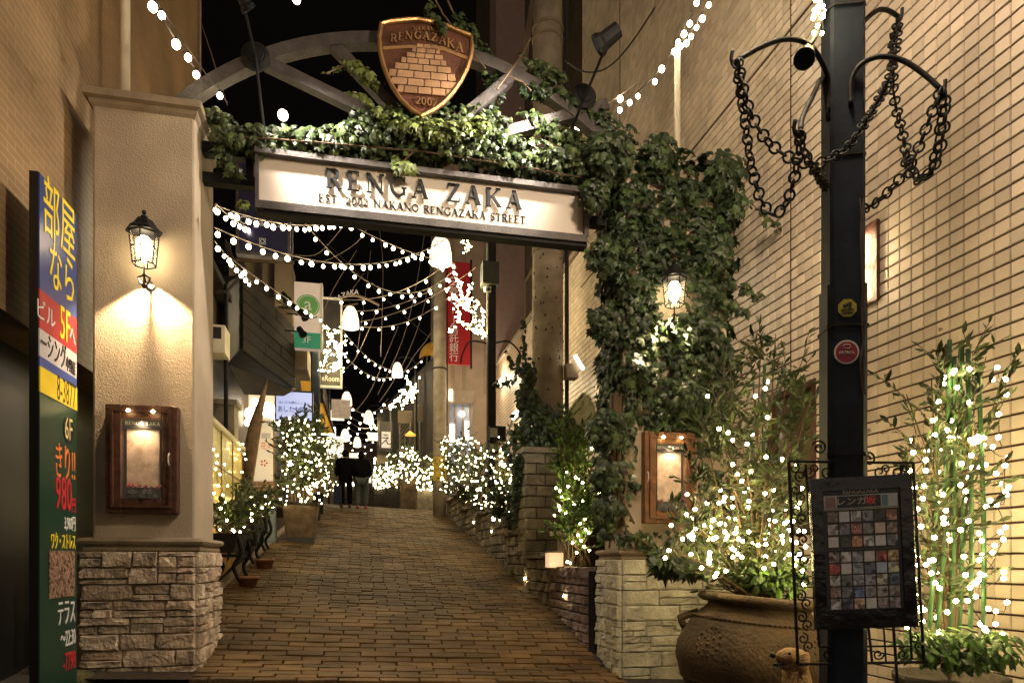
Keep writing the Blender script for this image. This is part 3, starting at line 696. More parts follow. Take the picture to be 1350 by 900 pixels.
bar(P(690, 90, YA + .005), P(600, 165, YA + .005), .10, .10, 'spoke')
bar(P(800, 140, YA + .003), P(660, 178, YA + .003), .10, .10, 'spoke')
for px, py in ((337, 75), (770, 128)):
    q = P(px, py, YA - .07); rot = Matrix.Rotation(R(90), 3, 'X')
    MB().lathe(q, [(.11, -.03), (.125, -.02), (.125, .02), (.09, .035), (.075, .035), (.07, .05), (.03, .055)], 18, rot).build('hub', M['iron'], ga, smooth=False)

# name board with raised serif letters
YS = 6.62
a = P(342, 205, YS); b = P(768, 262, YS); x0, x1 = a.x, b.x
z1 = 4.80; z0 = P(342, 272, YS).z
z1 = (P(342, 207, YS).z + P(768, 260, YS).z) / 2; z0 = (P(342, 272, YS).z + P(768, 309, YS).z) / 2
sg = thing('name_sign', 'long white RENGA ZAKA name board in a grey steel frame under the arch', 'sign', ((x0 + x1) / 2, YS, z0))
e = .045; f = MB()
f.bb(x0 - .03, x1 + .03, YS - .09, YS + .10, z1, z1 + .05).bb(x0 - .03, x1 + .03, YS - .06, YS + .10, z0 - .07, z0)
f.bb(x0 - .03, x0, YS - .06, YS + .10, z0, z1).bb(x1, x1 + .05, YS - .06, YS + .10, z0, z1); f.build('frame', M['gunmetal'], sg)
MB().bb(x0 - .02, x1 + .04, YS - .03, YS + .09, z0 - .105, z0 - .071).build('bottom_channel', M['iron'], sg)
face = MB().bb(x0, x1, YS - .015, YS + .05, z0, z1).build('face', pm('board_white', (.74, .66, .58), .55, var=.05, ns=2, bump=.05), sg)
hh = z1 - z0
A = P(430, 243, YS); B = P(686, 268, YS); h1 = (B.x - A.x) / serif_w('RENGA ZAKA', .30)
serif('RENGA ZAKA', (A.x, YS - .030, z1 - .045 - h1), (1, 0, 0), (0, 0, 1), h1, M['iron'], sg, .016, gap=.30)
A = P(420, 255, YS); B = P(692, 282, YS); s2 = 'EST. 2002 NAKANO RENGAZAKA STREET'; h2 = (B.x - A.x) / serif_w(s2, .13)
serif(s2, (A.x, YS - .0175, z0 + .065), (1, 0, 0), (0, 0, 1), h2, M['iron'], sg, .004, gap=.13, name='small_letter')

# ---------------------------------------------------------------- shield emblem
YE = 6.42
em_ = thing('shield_emblem', 'copper shield emblem with a brick road, RENGAZAKA and 2002, on the arch', 'emblem', P(561, 90, YE))
def E(px, py, d=0): q = P(px, py, YE); return Vector((q.x, YE - d, q.z))
out = [(503, 33), (515, 30), (532, 28), (550, 27), (568, 30), (590, 36), (607, 43), (621, 49), (622, 62), (620, 76), (615, 92), (607, 108), (596, 124), (584, 137), (570, 147), (555, 154), (542, 146), (528, 132), (515, 112), (506, 90), (501, 70), (500, 50)]
back = MB().prism([E(x, y, 0) for x, y in out][::-1], (0, .05, 0)); back.build('plate', M['bronze'], em_)
MB().tube([E(x, y, .012) for x, y in out], .022, 8, closed=True).build('rim', M['gold'], em_)
MB().prism([E(x, y, .006) for x, y in ((505, 62), (540, 60), (585, 62), (618, 76), (617, 80), (584, 67), (540, 64), (505, 66))][::-1], (0, .012, 0)).build('band_line', M['gold'], em_)
rows = [(61, 66.5, 549, 577), (67, 73, 543, 580), (73.5, 80, 536, 584), (80.5, 88, 529, 588), (88.5, 97, 521, 594), (97.5, 107, 513, 600), (107.5, 117, 516, 602), (117.5, 127, 524, 596)]
for k, (ya, yb, xa, xb) in enumerate(rows):
    nb = 3 if k < 2 else 4; off = .5 if k % 2 else 0; wdt = (xb - xa) / nb; xs = [xa] + [xa + wdt * (i + off) for i in range(0 if off else 1, nb)] + [xb]
    for i in range(len(xs) - 1):
        p, q = xs[i] + .7, xs[i + 1] - .7; sk = (p - 563) * .10; sk2 = (q - 563) * .10; fan = 1.05
        pts = [(563 + (p - 563) * 1.03, yb - .8 + sk * .9), (563 + (q - 563) * 1.03, yb - .8 + sk2 * .9), (q, ya + sk2 * .9), (p, ya + sk * .9)]
        MB().hexa([E(x, y, .022) for x, y in pts], (0, .022, 0)).build('brick', M['copper'], em_)
for ch, x, y, hp in (('R', 515, 57, 10), ('E', 525, 55, 10), ('N', 534, 53.5, 10), ('G', 546, 53, 10), ('A', 557, 53.5, 10.5), ('Z', 568, 56, 11), ('A', 578, 59.5, 11.5), ('K', 589, 64, 12), ('A', 600, 69, 12.5)):
    D = 6.35; serif(ch, E(x, y, .012), (1, 0, -.02 if x < 550 else -.10), (.05, 0, 1), hp * D / FPX, M['gold'], em_, .012, each=True)
serif('2002', E(548, 139, .012), (1, 0, 0), (0, 0, 1), 10 * 6.35 / FPX, M['gold'], em_, .012, each=True)
for ch, x, y in (('N', 545, 42), ('A', 550, 41.5), ('K', 556, 41.5), ('A', 562, 42), ('N', 568, 43), ('O', 574, 44.5)):
    serif(ch, E(x, y, .012), (1, 0, 0), (0, 0, 1), 5 * 6.35 / FPX, M['gold'], em_, .008, each=True, name='small_letter')

# ---------------------------------------------------------------- spotlights on rods
def spot(head, aim, rod, label, power, r=.055, ang=60, col=(1, .88, .74), body=None, glow=None):
    t = thing('spotlight', label, 'spotlight', rod[0]); head = Vector(head); d = (Vector(aim) - head).normalized(); q = d.to_track_quat('Z', 'Y').to_matrix()
    MB().lathe(head, [(r * .55, -r * 2.3), (r * .8, -r * 2.2), (r * .9, -r * .4), (r * 1.15, 0), (r * 1.2, r * .45), (r * 1.12, r * .45), (r * 1.05, 0), (r * .82, -r * .45)], 14, q).build('housing', body or M['iron'], t)
    MB().lathe(head - d * r * .5, [(r * .80, 0), (r * .78, .006)], 14, q).build('lens', glow or M['lampglow'], t)
    MB().tube(rod, .014, 6).build('rod', M['iron'], t)
    if power: light('spot_light', 'SPOT', head + d * (r * .27 + .02), power, col, .10, aim=aim, angle=ang, blend=1.0, parent=t)
    return t
h1_ = P(326, 9, 6.0)
spot(h1_, (-.25, YS, 4.7), [P(348, 168, 6.6), P(337, 76, 6.5), P(320, 0, 6.1), h1_], 'black spotlight at the end of the rod above the left hub of the arch', 650, ang=60)
h2_ = P(792, 58, 5.9)
spot(h2_, (.78, YS, 4.75), [P(741, 195, 6.7), P(760, 155, 6.5), P(796, 68, 6.0), h2_ + Vector((0, .03, -.05))], 'black drum spotlight on a raised rod at the right of the arch', 720, r=.085, ang=92)
# ================================================================ IVY ON THE GATE
iv = thing('ivy', 'dark ivy covering the right gate pillar from cap to waist', 'ivy', (3.1, 6.5, 0))
def keep_p(p, d):
    # thin out low down on the left and open the case and lantern
    D = p.y * CT + p.x * ST; px = 675 + FPX * (p.x * CT - p.y * ST) / D; py = HZ - (p.z - 1) / D * FPX
    if 838 < px < 922 and 566 < py < 696: return random.random() < .03
    if 872 < px < 906 and 362 < py < 412: return False
    if 868 < px < 884 and 450 < py < 492: return random.random() < .25
    if py > 570 and px > 812: return random.random() < (.30 if px < 846 else .32)
    if py > 690: return random.random() < .2
    return True
it = ivy_box(RSX0 - .04, RSX1, RSY0 - .03, RSY1, 1.15, 5.0, 'f', 560, .105, .12, keep_p)
it += ivy_box(RSX0 - .04, RSX1, RSY0 - .03, RSY1, 1.2, 5.0, 'l', 560, .105, .11, keep_p)
it += ivy_box(RSX0, RSX1, RSY0, RSY1, 1.6, 5.0, 'r', 380, .115, .18, keep_p)
it += ivy_box(RSX0 - .1, RSX1 + .1, RSY0 - .1, RSY1, 4.7, 5.02, 't', 700, .115, .22)
# bulges and runners
def P2(x, y, Y=6.35): return P(x, y, Y)
blob = [((955, 225), .30, 260), ((968, 262), .16, 90), ((800, 205), .32, 300), ((782, 250), .2, 130), ((868, 195), .22, 200), ((940, 330), .22, 160), ((795, 330), .22, 190), ((930, 430), .25, 200), ((840, 480), .22, 120), ((795, 420), .2, 170), ((905, 520), .25, 160), ((800, 560), .24, 380), ((803, 620), .22, 320), ((802, 665), .19, 260), ((800, 700), .12, 110)]
for (x, y), r, n_ in blob: it += [i for i in ivy_path([P2(x, y), P2(x + 2, y + 10)], r * .8, int(n_ * .7), .105) if keep_p(Vector(i[:3]), 0)]
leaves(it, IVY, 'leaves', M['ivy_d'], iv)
run = []
stm = MB()
for pts in ([(960, 250), (985, 262), (1003, 280), (1018, 290), (1030, 305)], [(962, 375), (985, 380), (1000, 392)], [(960, 395), (985, 412)], [(812, 560), (808, 620), (818, 670), (826, 700)], [(822, 560), (815, 610), (826, 640), (822, 662), (836, 690)], [(806, 600), (812, 660), (803, 722)], [(960, 470), (975, 480)], [(826, 700), (850, 715), (865, 730)]):
    q = [P2(x, y, 6.33 + rnd(-.03, .03)) for x, y in pts]; stm.tube(q, .012 if pts[0][0] < 830 else .005, 5)
    if pts[0][0] > 900 or pts[0][1] > 690: run += ivy_path(q, .06, 26, .085)
for k in range(5):
    x = 806 + k * 3; stm.tube([P2(x + rnd(-3, 3), 520 + i * 35 + rnd(-3, 3), 6.40) for i in range(6)], rnd(.008, .018), 5)
stm.build('stems', M['stem'], iv, kind='stuff')
leaves(run, IVY, 'young_leaves', M['ivy'], iv)

iv2 = thing('ivy', 'sunlit-looking green ivy trailing along the steel arch and over the name board', 'ivy', (0.5, 6.6, 4.9))
iv2['label'] = 'green ivy trailing along the arch beam and over the top of the name board'
G = lambda x, y, Y=6.60: P(x, y, Y)
it = []
it += ivy_path([G(285, 176), G(330, 182), G(400, 184), G(450, 188)], [.10, .13, .14, .13], 620, .085, (0, -1, .5))
it += ivy_path([G(440, 186), G(520, 178), G(600, 188), G(680, 205), G(760, 222), G(800, 232)], [.17, .26, .24, .2, .2, .3], 2300, .085, (0, -1, .5))
it += ivy_path([G(470, 165), G(530, 158), G(600, 160), G(660, 165)], .17, 620, .08, (0, -1, .5))
dk = ivy_path([G(690, 112), G(730, 122), G(770, 142), G(805, 165), G(830, 190)], [.07, .09, .10, .12, .16], 430, .08, (0, -1, .5))
dk += ivy_path([G(600, 20, 6.7), G(622, 45, 6.7), G(640, 75, 6.7), G(655, 110, 6.7), G(640, 150, 6.7)], [.05, .09, .11, .11, .14], 260, .07, (0, -1, .5))
leaves(dk, IVY, 'shaded_leaves', M['ivy_d'], iv2)  # darker leaf colour puts this ivy in shade although the spotlight reaches it
it += ivy_path([G(565, 5, 6.4), G(572, 20, 6.4), G(585, 38, 6.35)], .05, 45, .07)
it += ivy_path([G(690, 75), G(715, 90), G(745, 105)], .07, 120, .075)
it += ivy_path([G(280, 150), G(300, 160), G(290, 200), G(310, 225)], .08, 110, .08)
it += ivy_path([G(272, 150), G(292, 148)], .05, 40, .08)
it += ivy_path([G(690, 150), G(720, 165), G(760, 185), G(800, 200)], .10, 220, .085)
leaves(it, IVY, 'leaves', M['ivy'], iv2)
it = ivy_path([G(460, 82, 6.55), G(478, 92, 6.5), G(495, 108, 6.5)], .06, 90, .075)
it += ivy_path([G(455, 122), G(478, 125), G(490, 140), G(505, 145)], .03, 30, .075) + ivy_path([G(425, 97), G(440, 92), G(452, 84)], .02, 8, .06)
it += ivy_path([G(520, 205), G(530, 218, 6.45), G(545, 222, 6.45)], .05, 20, .09) + ivy_path([G(318, 262, 6.5), G(325, 268, 6.5)], .03, 5, .11)
it += ivy_path([G(500, 150, 6.45), G(540, 165, 6.4), G(600, 172, 6.4), G(640, 160, 6.4)], .1, 230, .085, (0, -1, .9))
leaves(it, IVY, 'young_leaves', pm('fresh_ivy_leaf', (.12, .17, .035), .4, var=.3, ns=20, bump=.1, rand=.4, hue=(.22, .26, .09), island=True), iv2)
stm = MB()
for pts in ([(285, 178), (420, 188), (560, 200), (700, 222), (800, 240)], [(600, 150), (560, 185), (530, 215)], [(574, 0), (585, 20), (600, 40), (640, 90)], [(590, 0), (598, 18)], [(545, 40), (523, 90), (505, 115)], [(655, 118), (690, 70), (700, 50)], [(430, 97), (445, 90), (460, 84)], [(670, 100), (688, 108), (700, 120)]):
    stm.tube([G(x, y, 6.5 + rnd(-.05, .05)) for x, y in pts], .009, 5)
stm.build('stems', M['stem'], iv2, kind='stuff')

# ================================================================ FRONT RIGHT: giant terracotta pot with olive shrub
pc = PD(986, 850, 5.15); pc.z = g(pc.x, pc.y) - .02
pot = thing('terracotta_pot', 'giant weathered terracotta jar with rope band and mask reliefs beside the right pillar', 'pot', pc)
tilt = Matrix.Rotation(R(6.5), 3, Vector((CT, -ST, 0)).cross(Vector((0, 0, 1)))) # leans a little with the slope
tilt = Matrix.Rotation(R(5.5), 3, Vector((ST, CT, 0)))
prof = [(.30, 0), (.34, .01), (.43, .14), (.52, .28), (.565, .42), (.56, .52), (.52, .62), (.46, .72), (.415, .775), (.385, .80), (.36, .83), (.365, .845), (.40, .85), (.43, .865), (.44, .885), (.43, .91), (.395, .92), (.35, .90), (.335, .86), (.33, .80), (.30, .76)]
SCP = 1.02
body = MB().lathe(pc, [(r * SCP, z) for r, z in prof], 48, tilt).build('jar', M['terra'], pot, smooth=True)
def onpot(ang, z, extra=0):
    for i in range(len(prof) - 1):
        (r0, a0), (r1, a1) = prof[i], prof[i + 1]
        if a0 <= z <= a1 and i < 10: rr = r0 + (r1 - r0) * (z - a0) / (a1 - a0); break
    return tilt @ Vector(((rr * SCP + extra) * math.cos(ang), (rr * SCP + extra) * math.sin(ang), z)) + pc
rp_ = MB()
for k in range(84):
    a = 2 * PI * k / 84; rp_.ball(onpot(a, .735, .004), .017, 6, .8)
rp_.build('rope_band', M['terra'], pot, smooth=True)
MB().tube([onpot(2 * PI * k / 40, .27, .0) for k in range(40)], .008, 5, closed=True).build('ridge', M['terra'], pot, smooth=True)
# mask relief and side handles
vd = math.atan2(-pc.y, -pc.x)
for nm, a0 in (('mask_relief', vd - .62), ('mask_relief', vd + .95)):
    mk = MB(); r2 = random.Random(3)
    for (u, v_, s_) in [(.085 * math.cos(k * .449), .01 + .10 * math.sin(k * .449), .017) for k in range(14)] + [(0, -.01, .02), (0, .015, .014), (-.035, .035, .016), (.035, .035, .016), (-.02, -.05, .013), (.02, -.05, .013), (0, -.055, .013), (-.045, -.02, .014), (.045, -.02, .014), (0, .07, .016), (-.03, .075, .013), (.03, .075, .013)]:
        q = onpot(a0 + u / .5, .56 + v_, -.008); mk.ball(q, s_, 8)
    mk.build(nm, M['terra'], pot, smooth=True)
for a0 in (vd - 1.5, vd + 1.45):
    q0 = onpot(a0, .62, -.01); q2 = onpot(a0, .755, -.01); o_ = (onpot(a0, .69, .08))
    MB().tube([q0, (q0 + o_) / 2 + (o_ - q0) * .12, o_, (q2 + o_) / 2 + (o_ - q2) * .12, q2], .028, 8).build('handle', M['terra'], pot, smooth=True)
MB().lathe(pc, [(.30 * SCP, .80), (.05, .82)], 20, tilt).build('soil', M['soil'], pot)

def bulbs_thing(pts, me, label, r=None, parts=True, mm='bulb_s', wire=True, name='fairy_lights', group=None):
    c = sum((Vector(p) for p in pts), Vector()) / len(pts); t = thing(name, label, 'fairy lights', c, group=group)
    if wire:
        w_ = MB(); rest = [Vector(p) for p in pts]; cur = rest.pop(0); path = [cur]
        while rest and len(path) < 400:
            j = min(range(len(rest)), key=lambda i: (rest[i] - cur).length); nx = rest.pop(j)
            if (nx - cur).length > .45: w_.tube(path, .003, 3) if len(path) > 1 else None; path = []
            path += [nx] if not path else [(path[-1] + nx) / 2 + Vector((rnd(-.03, .03), rnd(-.03, .03), -.03)), nx]; cur = nx
        if len(path) > 1: w_.tube(path, .003, 3)
        if w_.v: w_.build('wire', M['wire'], t, kind='stuff')
    if parts:
        for p in pts[:290]: put('bulb', me, t, p, sc_=(r or 1,) * 3 if r else (1, 1, 1))
        if len(pts) > 290: balls(pts[290:], .026 * (r or 1), 'bulbs', M[mm], t)
    else: balls(pts, r, 'bulbs', M[mm], t)
    return t
def shrub(base, stems, label, cat='shrub', lm='olive', shape=LANCE, lsz=.075, name='shrub', leafn=40, sw=.006, droop=.0, parent=None):
    """stems: list of polylines (world); leaves along their upper two thirds and on side twigs"""
    t = parent or thing(name, label, cat, base); s = MB(); it = []
    for pl in stems:
        pl = [Vector(p) for p in pl]; s.tube(pl, [sw * (1.6 - 1.1 * i / (len(pl) - 1)) for i in range(len(pl))], 5)
        for k in range(max(3, leafn // 8)):
            u = rnd(.22, 1) * (len(pl) - 1); i = min(int(u), len(pl) - 2); p = pl[i].lerp(pl[i + 1], u - i)
            d = Vector((rnd(-1, 1), rnd(-1, 1), rnd(-.1, 1))).normalized(); ln = rnd(.12, .34) * (lsz / .075) ** .5; q = p + d * ln + Vector((0, 0, .04 - droop)); s.tube([p, (p + q) / 2 + Vector((0, 0, .015)), q], sw * .45, 3, cap=False)
            m_ = max(4, leafn // max(3, leafn // 8))
            for j in range(m_):
                w_ = (j + .5) / m_; c = p.lerp(q, w_); dd = (d + Vector((rnd(-.9, .9), rnd(-.9, .9), rnd(-.4, .8)))).normalized()
                nrm = dd.cross(Vector((rnd(-1, 1), rnd(-1, 1), rnd(-1, 1)))).normalized()
                # roll so that the blade points along dd
                ref = Vector((0, 0, 1)) if abs(nrm.z) <= .9 else Vector((0, 1, 0)); a_ = ref.cross(nrm).normalized(); b_ = nrm.cross(a_)
                it.append((*c, *nrm, lsz * rnd(.6, 1.25), math.atan2(-dd.dot(a_), dd.dot(b_))))
    s.build('branches', M['stem'], t, kind='stuff'); leaves(it, shape, 'leaves', M[lm], t); return t
top = pc + tilt @ Vector((0, 0, .86))
# stakes
def fan(px, py, D): return PD(px, py, D)
st_sh = []
for (x, y, D) in ((905, 700, 5.0), (925, 560, 5.1), (912, 640, 4.9), (935, 500, 5.3), (950, 470, 5.4), (968, 480, 5.2), (985, 462, 5.3), (1002, 455, 5.4), (1025, 440, 5.3), (1040, 480, 5.2), (1058, 470, 5.4), (1062, 545, 5.2), (1045, 590, 5.0), (975, 560, 5.0), (1005, 540, 5.0), (940, 600, 4.9), (895, 690, 4.95), (1010, 620, 4.9), (880, 735, 5.0), (955, 650, 5.6), (1030, 640, 5.6), (1066, 520, 5.0)):
    e = fan(x + rnd(-5, 5), y, D); b0 = top + Vector((rnd(-.12, .12), rnd(-.12, .12), 0)); m_ = b0.lerp(e, .5) + Vector((rnd(-.1, .1), rnd(-.1, .1), .12)); st_sh.append([b0, b0.lerp(m_, .6), m_, m_.lerp(e, .6) + Vector((0, 0, .04)), e])
for _ in range(16): st_sh.append([top, top + Vector((rnd(-.3, .3), rnd(-.3, .3), rnd(.1, .2))), top + Vector((rnd(-.5, .45), rnd(-.4, .4), rnd(.1, .5)))])
ol = shrub(top, st_sh, 'tall olive-leaved shrub wound with fairy lights in the giant terracotta jar', lsz=.080, leafn=112, sw=.007)
stk = MB()
for (xa, ya, xb, yb, lb_) in ((975, 760, 988, 655, 'left one of the pair of green stakes leaning right in the terracotta jar'), (983, 755, 990, 660, 'right one of the pair of green stakes leaning right in the terracotta jar'), (1012, 755, 1010, 690, 'shortest upright green stake in the terracotta jar'), (1027, 762, 1020, 600, 'green stake nearest the trellis in the terracotta jar'), (1004, 750, 1008, 480, 'tallest green stake in the terracotta jar'), (968, 758, 978, 690, 'leftmost green stake in the terracotta jar')):
    A = fan(xa, ya + 10, 5.2); B = fan(xb, yb, 5.25); o = MB().tube([A, B], .012, 7).build('garden_stake', M['bamboo'], None, smooth=True)
    tag(o, lb_, 'stake', 'green stakes in the terracotta jar')
# lights: denser low down
bp_ = []
seedpts = [(933, 522), (996, 522), (1012, 503), (1009, 512), (1012, 550), (948, 565), (960, 570), (966, 580), (985, 585), (992, 572), (1010, 602), (1031, 605), (1030, 615), (1050, 614), (966, 612), (972, 625), (978, 634), (990, 622), (988, 643), (932, 663), (929, 692), (912, 683), (937, 695), (949, 690)]
for x, y in seedpts: bp_.append(fan(x, y, rnd(4.75, 5.1)))
for _ in range(125):
    x = rnd(905, 1062); y = 640 + 120 * random.random() ** .8
    if x < 930 and y > 735: continue
    if x + (y - 640) * -.2 < 890: continue
    bp_.append(fan(x, y, rnd(4.8, 5.45)))
for x, y in ((882, 725), (900, 710), (877, 735), (885, 692), (911, 730), (925, 748), (935, 742), (945, 755), (957, 752), (1060, 700), (1062, 720), (1058, 752), (1060, 770), (1052, 668), (1050, 795), (1048, 745)): bp_.append(fan(x, y, rnd(4.7, 4.9)))
bulbs_thing(bp_, BM2, 'warm fairy lights wound through the shrub of the giant terracotta jar')
# leafy undergrowth at the rim
it = ivy_path([fan(995, 752, 5.0), fan(1050, 760, 5.0)], .13, 260, .09, (0, -.4, 1)); t_ = thing('bedding_plant', 'bright green leafy plant at the rim of the giant terracotta jar', 'plant', top); leaves(it, OVAL, 'leaves', M['green'], t_)
it = ivy_path([fan(868, 735, 5.6), fan(900, 738, 5.5), fan(925, 745, 5.2)], .08, 90, .15, (0, -1, .6)) + ivy_path([fan(865, 725, 5.9), fan(880, 745, 5.8)], .06, 30, .15)
t_ = thing('trailing_ivy', 'broad dark ivy leaves trailing in front of the ledge of the right pillar', 'ivy', fan(890, 740, 5.4)); leaves(it, IVY, 'leaves', M['ivy_d'], t_)

# ================================================================ dog figurine in front of the jar
dg = thing('dog_figurine', 'golden retriever figurine looking up with open mouth, before the terracotta jar', 'dog figurine', PD(1050, 920, 4.3))
M['dogfur'] = pm('golden_fur', (.50, .31, .15), .8, var=.3, ns=18, bump=.8, bs=60, hue=(.3, .18, .09))
def skinned(verts, edges, radii, name, m, parent, sub=2, root=0):
    me = bpy.data.meshes.new(name); me.from_pydata([tuple(v) for v in verts], edges, []); me.materials.append(m)
    o = link(name, me, parent); s = o.modifiers.new('skin', 'SKIN'); s.use_smooth_shade = True
    for i, r in enumerate(radii): me.skin_vertices[0].data[i].radius = (r, r) if not isinstance(r, tuple) else r
    me.skin_vertices[0].data[root].use_root = True
    u = o.modifiers.new('sub', 'SUBSURF'); u.levels = sub; u.render_levels = sub; return o
hc = PD(1046, 866, 4.28); RT = Vector((CT, -ST, 0)); FW = Vector((ST, CT, 0)); UP = Vector((0, 0, 1))
def dl(a, b, c): return hc + RT * a + FW * b + UP * c
vv = [dl(.03, .02, -.30), dl(.02, .02, -.18), dl(.015, .0, -.08), dl(.0, 0, .0), dl(-.035, -.005, .012), dl(-.075, -.01, .0), dl(-.118, -.015, .004),   # back, neck, skull, brow, muzzle, nose
      dl(-.03, -.01, -.045), dl(-.085, -.014, -.058),     # lower jaw
      dl(.05, .03, -.42), dl(.10, .10, -.55), dl(-.03, -.05, -.42), dl(-.04, -.06, -.56), dl(-.04, -.06, -.64), dl(.07, -.02, -.43), dl(.05, -.05, -.56), dl(.04, -.06, -.64)]
ee = [(0, 1), (1, 2), (2, 3), (3, 4), (4, 5), (5, 6), (2, 7), (7, 8), (0, 9), (9, 10), (0, 11), (11, 12), (12, 13), (0, 14), (14, 15), (15, 16)]
skinned(vv, ee, [.12, .092, .080, .082, .064, .050, .034, .034, .022, .12, .13, .045, .03, .035, .045, .03, .035], 'body', M['dogfur'], dg, 2, 0)
for s_ in (-1,):
    e_ = MB(); q = dl(.045, -.078, .022)
    e_.v = []; e_.lathe(q, [(.004, .03), (.030, .0), (.042, -.05), (.032, -.10), (.004, -.12)], 10, Matrix.Rotation(R(14), 3, FW) @ Matrix.Diagonal((1, .5, 1)).to_3x3()); e_.build('ear', M['dogfur'], dg, smooth=True)
MB().lathe(dl(.045, .055, .012), [(.004, .02), (.022, .0), (.028, -.045), (.02, -.08), (.004, -.09)], 10).build('ear', M['dogfur'], dg, smooth=True)
MB().ball(dl(-.136, -.016, .016), .020, 8).build('nose', M['black'], dg, smooth=True)
MB().ball(dl(-.050, -.066, .034), .010, 8).build('eye', M['black'], dg, smooth=True)
MB().box(dl(-.085, -.020, -.034), (.085, .05, .016), Matrix.Rotation(R(-12), 3, FW)).build('mouth', M['black'], dg)
MB().lathe(dl(.02, .015, -.145), [(.083, -.01), (.087, 0), (.083, .01)], 16, Matrix.Rotation(R(-8), 3, FW)).build('collar', M['black'], dg)

# ================================================================ black street pole with hook arms, chains and notice board
pb = PD(1111, 900, 3.85); pb.z = -.2
pole = thing('street_pole', 'square dark blue street pole with curved hook arms at the front right', 'pole', pb)
def prm(c, hw, z0, z1, ch=.28, rz=0):
    pts = []
    for (sx, sy) in ((-1, -1), (1, -1), (1, 1), (-1, 1)):
        a = (sx * hw, sy * hw * (1 - ch)); b = (sx * hw * (1 - ch), sy * hw)
        pts += [a, b] if sx * sy > 0 else [b, a]
    q = Matrix.Rotation(rz, 2); v = []
    for z in (z0, z1): v += [(*(q @ Vector(p) + Vector((c.x, c.y))), z) for p in pts]
    n = len(pts); return v, [tuple(range(n - 1, -1, -1)), tuple(range(n, 2 * n))] + [(i, (i + 1) % n, n + (i + 1) % n, n + i) for i in range(n)]
RZ = -R(20)
HW = .093
MB().add(*prm(pb, HW, .2, 5.2, .18, RZ)).build('post', M['navy'], pole)
MB().add(*prm(pb, HW + .012, -.2, 2.52, .30, RZ)).build('lower_post', M['navy'], pole)
for py in (12, 208, 432, 600): z = PD(1108, py, 3.8).z; MB().add(*prm(pb, HW + (.006 if py < 420 else .018), z - .008, z + .008, .25, RZ)).build('clamp_band', M['iron'], pole)
D0 = 3.85
def q_(x, y, D=D0): return PD(x, y, D)
arms = [[(1092, 150), (1092, 110), (1086, 88), (1068, 60), (1040, 52), (1008, 60), (972, 80)], [(1092, 160), (1085, 105), (1070, 130), (1058, 155), (1055, 172)],
        [(1120, 145), (1120, 110), (1123, 72), (1135, 35), (1155, 15), (1170, 14), (1184, 22)], [(1122, 140), (1122, 108), (1135, 85), (1160, 75), (1190, 80), (1218, 98), (1240, 118)]]
def smooth_path(pts, k=4):
    pts = [Vector(p) for p in pts]; out = []
    for i in range(len(pts) - 1):
        p0, p1, p2, p3 = pts[max(i - 1, 0)], pts[i], pts[i + 1], pts[min(i + 2, len(pts) - 1)]
        for j in range(k):
            t = j / k; out.append(.5 * ((2 * p1) + (p2 - p0) * t + (2 * p0 - 5 * p1 + 4 * p2 - p3) * t * t + (3 * p1 - p0 - 3 * p2 + p3) * t ** 3))
    return out + [pts[-1]]
DEP = [(3.72, 3.55), (3.72, 3.35), (3.95, 4.1), (3.75, 3.6)]
tips = []
for pl, (da, db) in zip(arms, DEP):
    n_ = len(pl); pts = [q_(x, y, da + (db - da) * max(0, (i - 1)) / (n_ - 2)) for i, (x, y) in enumerate(pl)]
    MB().tube(smooth_path(pts), .0135, 8).build('hook_arm', M['iron'], pole, smooth=True)
    t_ = pts[-1]; tips.append(t_.copy()); MB().tube(smooth_path([t_, t_ + UP * -.03 + RT * .0, t_ + RT * (-.03 if pl[-1][0] < 1100 else .02) + UP * .0, t_ + RT * (-.025 if pl[-1][0] < 1100 else .025) + UP * .05]), [.0135] * 8 + [.010] * 5, 8).build('hook', M['iron'], pole, smooth=True)
# lamp head added on the pole, out of view, to light the near walls
hd = Vector((pb.x - .55, pb.y - .35, 5.75))
MB().tube(smooth_path([(pb.x, pb.y, 5.1), (pb.x, pb.y, 5.8), (pb.x - .15, pb.y - .1, 6.05), (pb.x - .45, pb.y - .28, 6.05), (hd.x, hd.y, 5.98)]), .03, 8).build('added_lamp_arm', M['iron'], pole, smooth=True)
MB().lathe(hd, [(.26, .0), (.27, .02), (.20, .14), (.08, .22), (.03, .25)], 20).build('added_lamp_shade', M['navy'], pole, smooth=True)
MB().ball(hd + Vector((0, 0, -.04)), .14, 14).build('added_lamp_globe', M['lampglow'], pole, smooth=True)
light('added_lamp_light', 'POINT', hd + Vector((0, 0, -.30)), 440, (1.0, .78, .54), .25, parent=pole)
# stickers
def disc(c, r, n, name, m, parent, nrm=-FW, a0=0, th=.002):
    s_ = Vector((nrm.y, -nrm.x, 0)).normalized(); MB().prism([c + (s_ * math.cos(a0 + 2 * PI * k / n) + UP * math.sin(a0 + 2 * PI * k / n)) * r for k in range(n)], nrm * th).build(name, m, parent)
NF = Vector((math.sin(RZ), -math.cos(RZ), 0)); NF = Vector((-math.sin(-RZ) * 1, -math.cos(RZ), 0))
NF = (Matrix.Rotation(RZ, 3, 'Z') @ Vector((0, -1, 0)))
SF_ = (Matrix.Rotation(RZ, 3, 'Z') @ Vector((1, 0, 0)))
def onpole(px, py, off): # point on the front face of the post
    d = PD(px, py, 1) - Vector((0, 0, 1.0)); o0 = Vector((0, 0, 1.0)); pl = Vector((pb.x, pb.y, 0)) + NF * (HW + off)
    t = (pl - o0).dot(NF) / d.dot(NF); return o0 + d * t
st = onpole(1117, 406, .016); M['stk_y'] = pm('yellow_sticker', (.42, .36, .03), .5, var=.1, bump=0); M['stk_r'] = pm('red_sticker', (.30, .02, .05), .5, var=.1, bump=0)
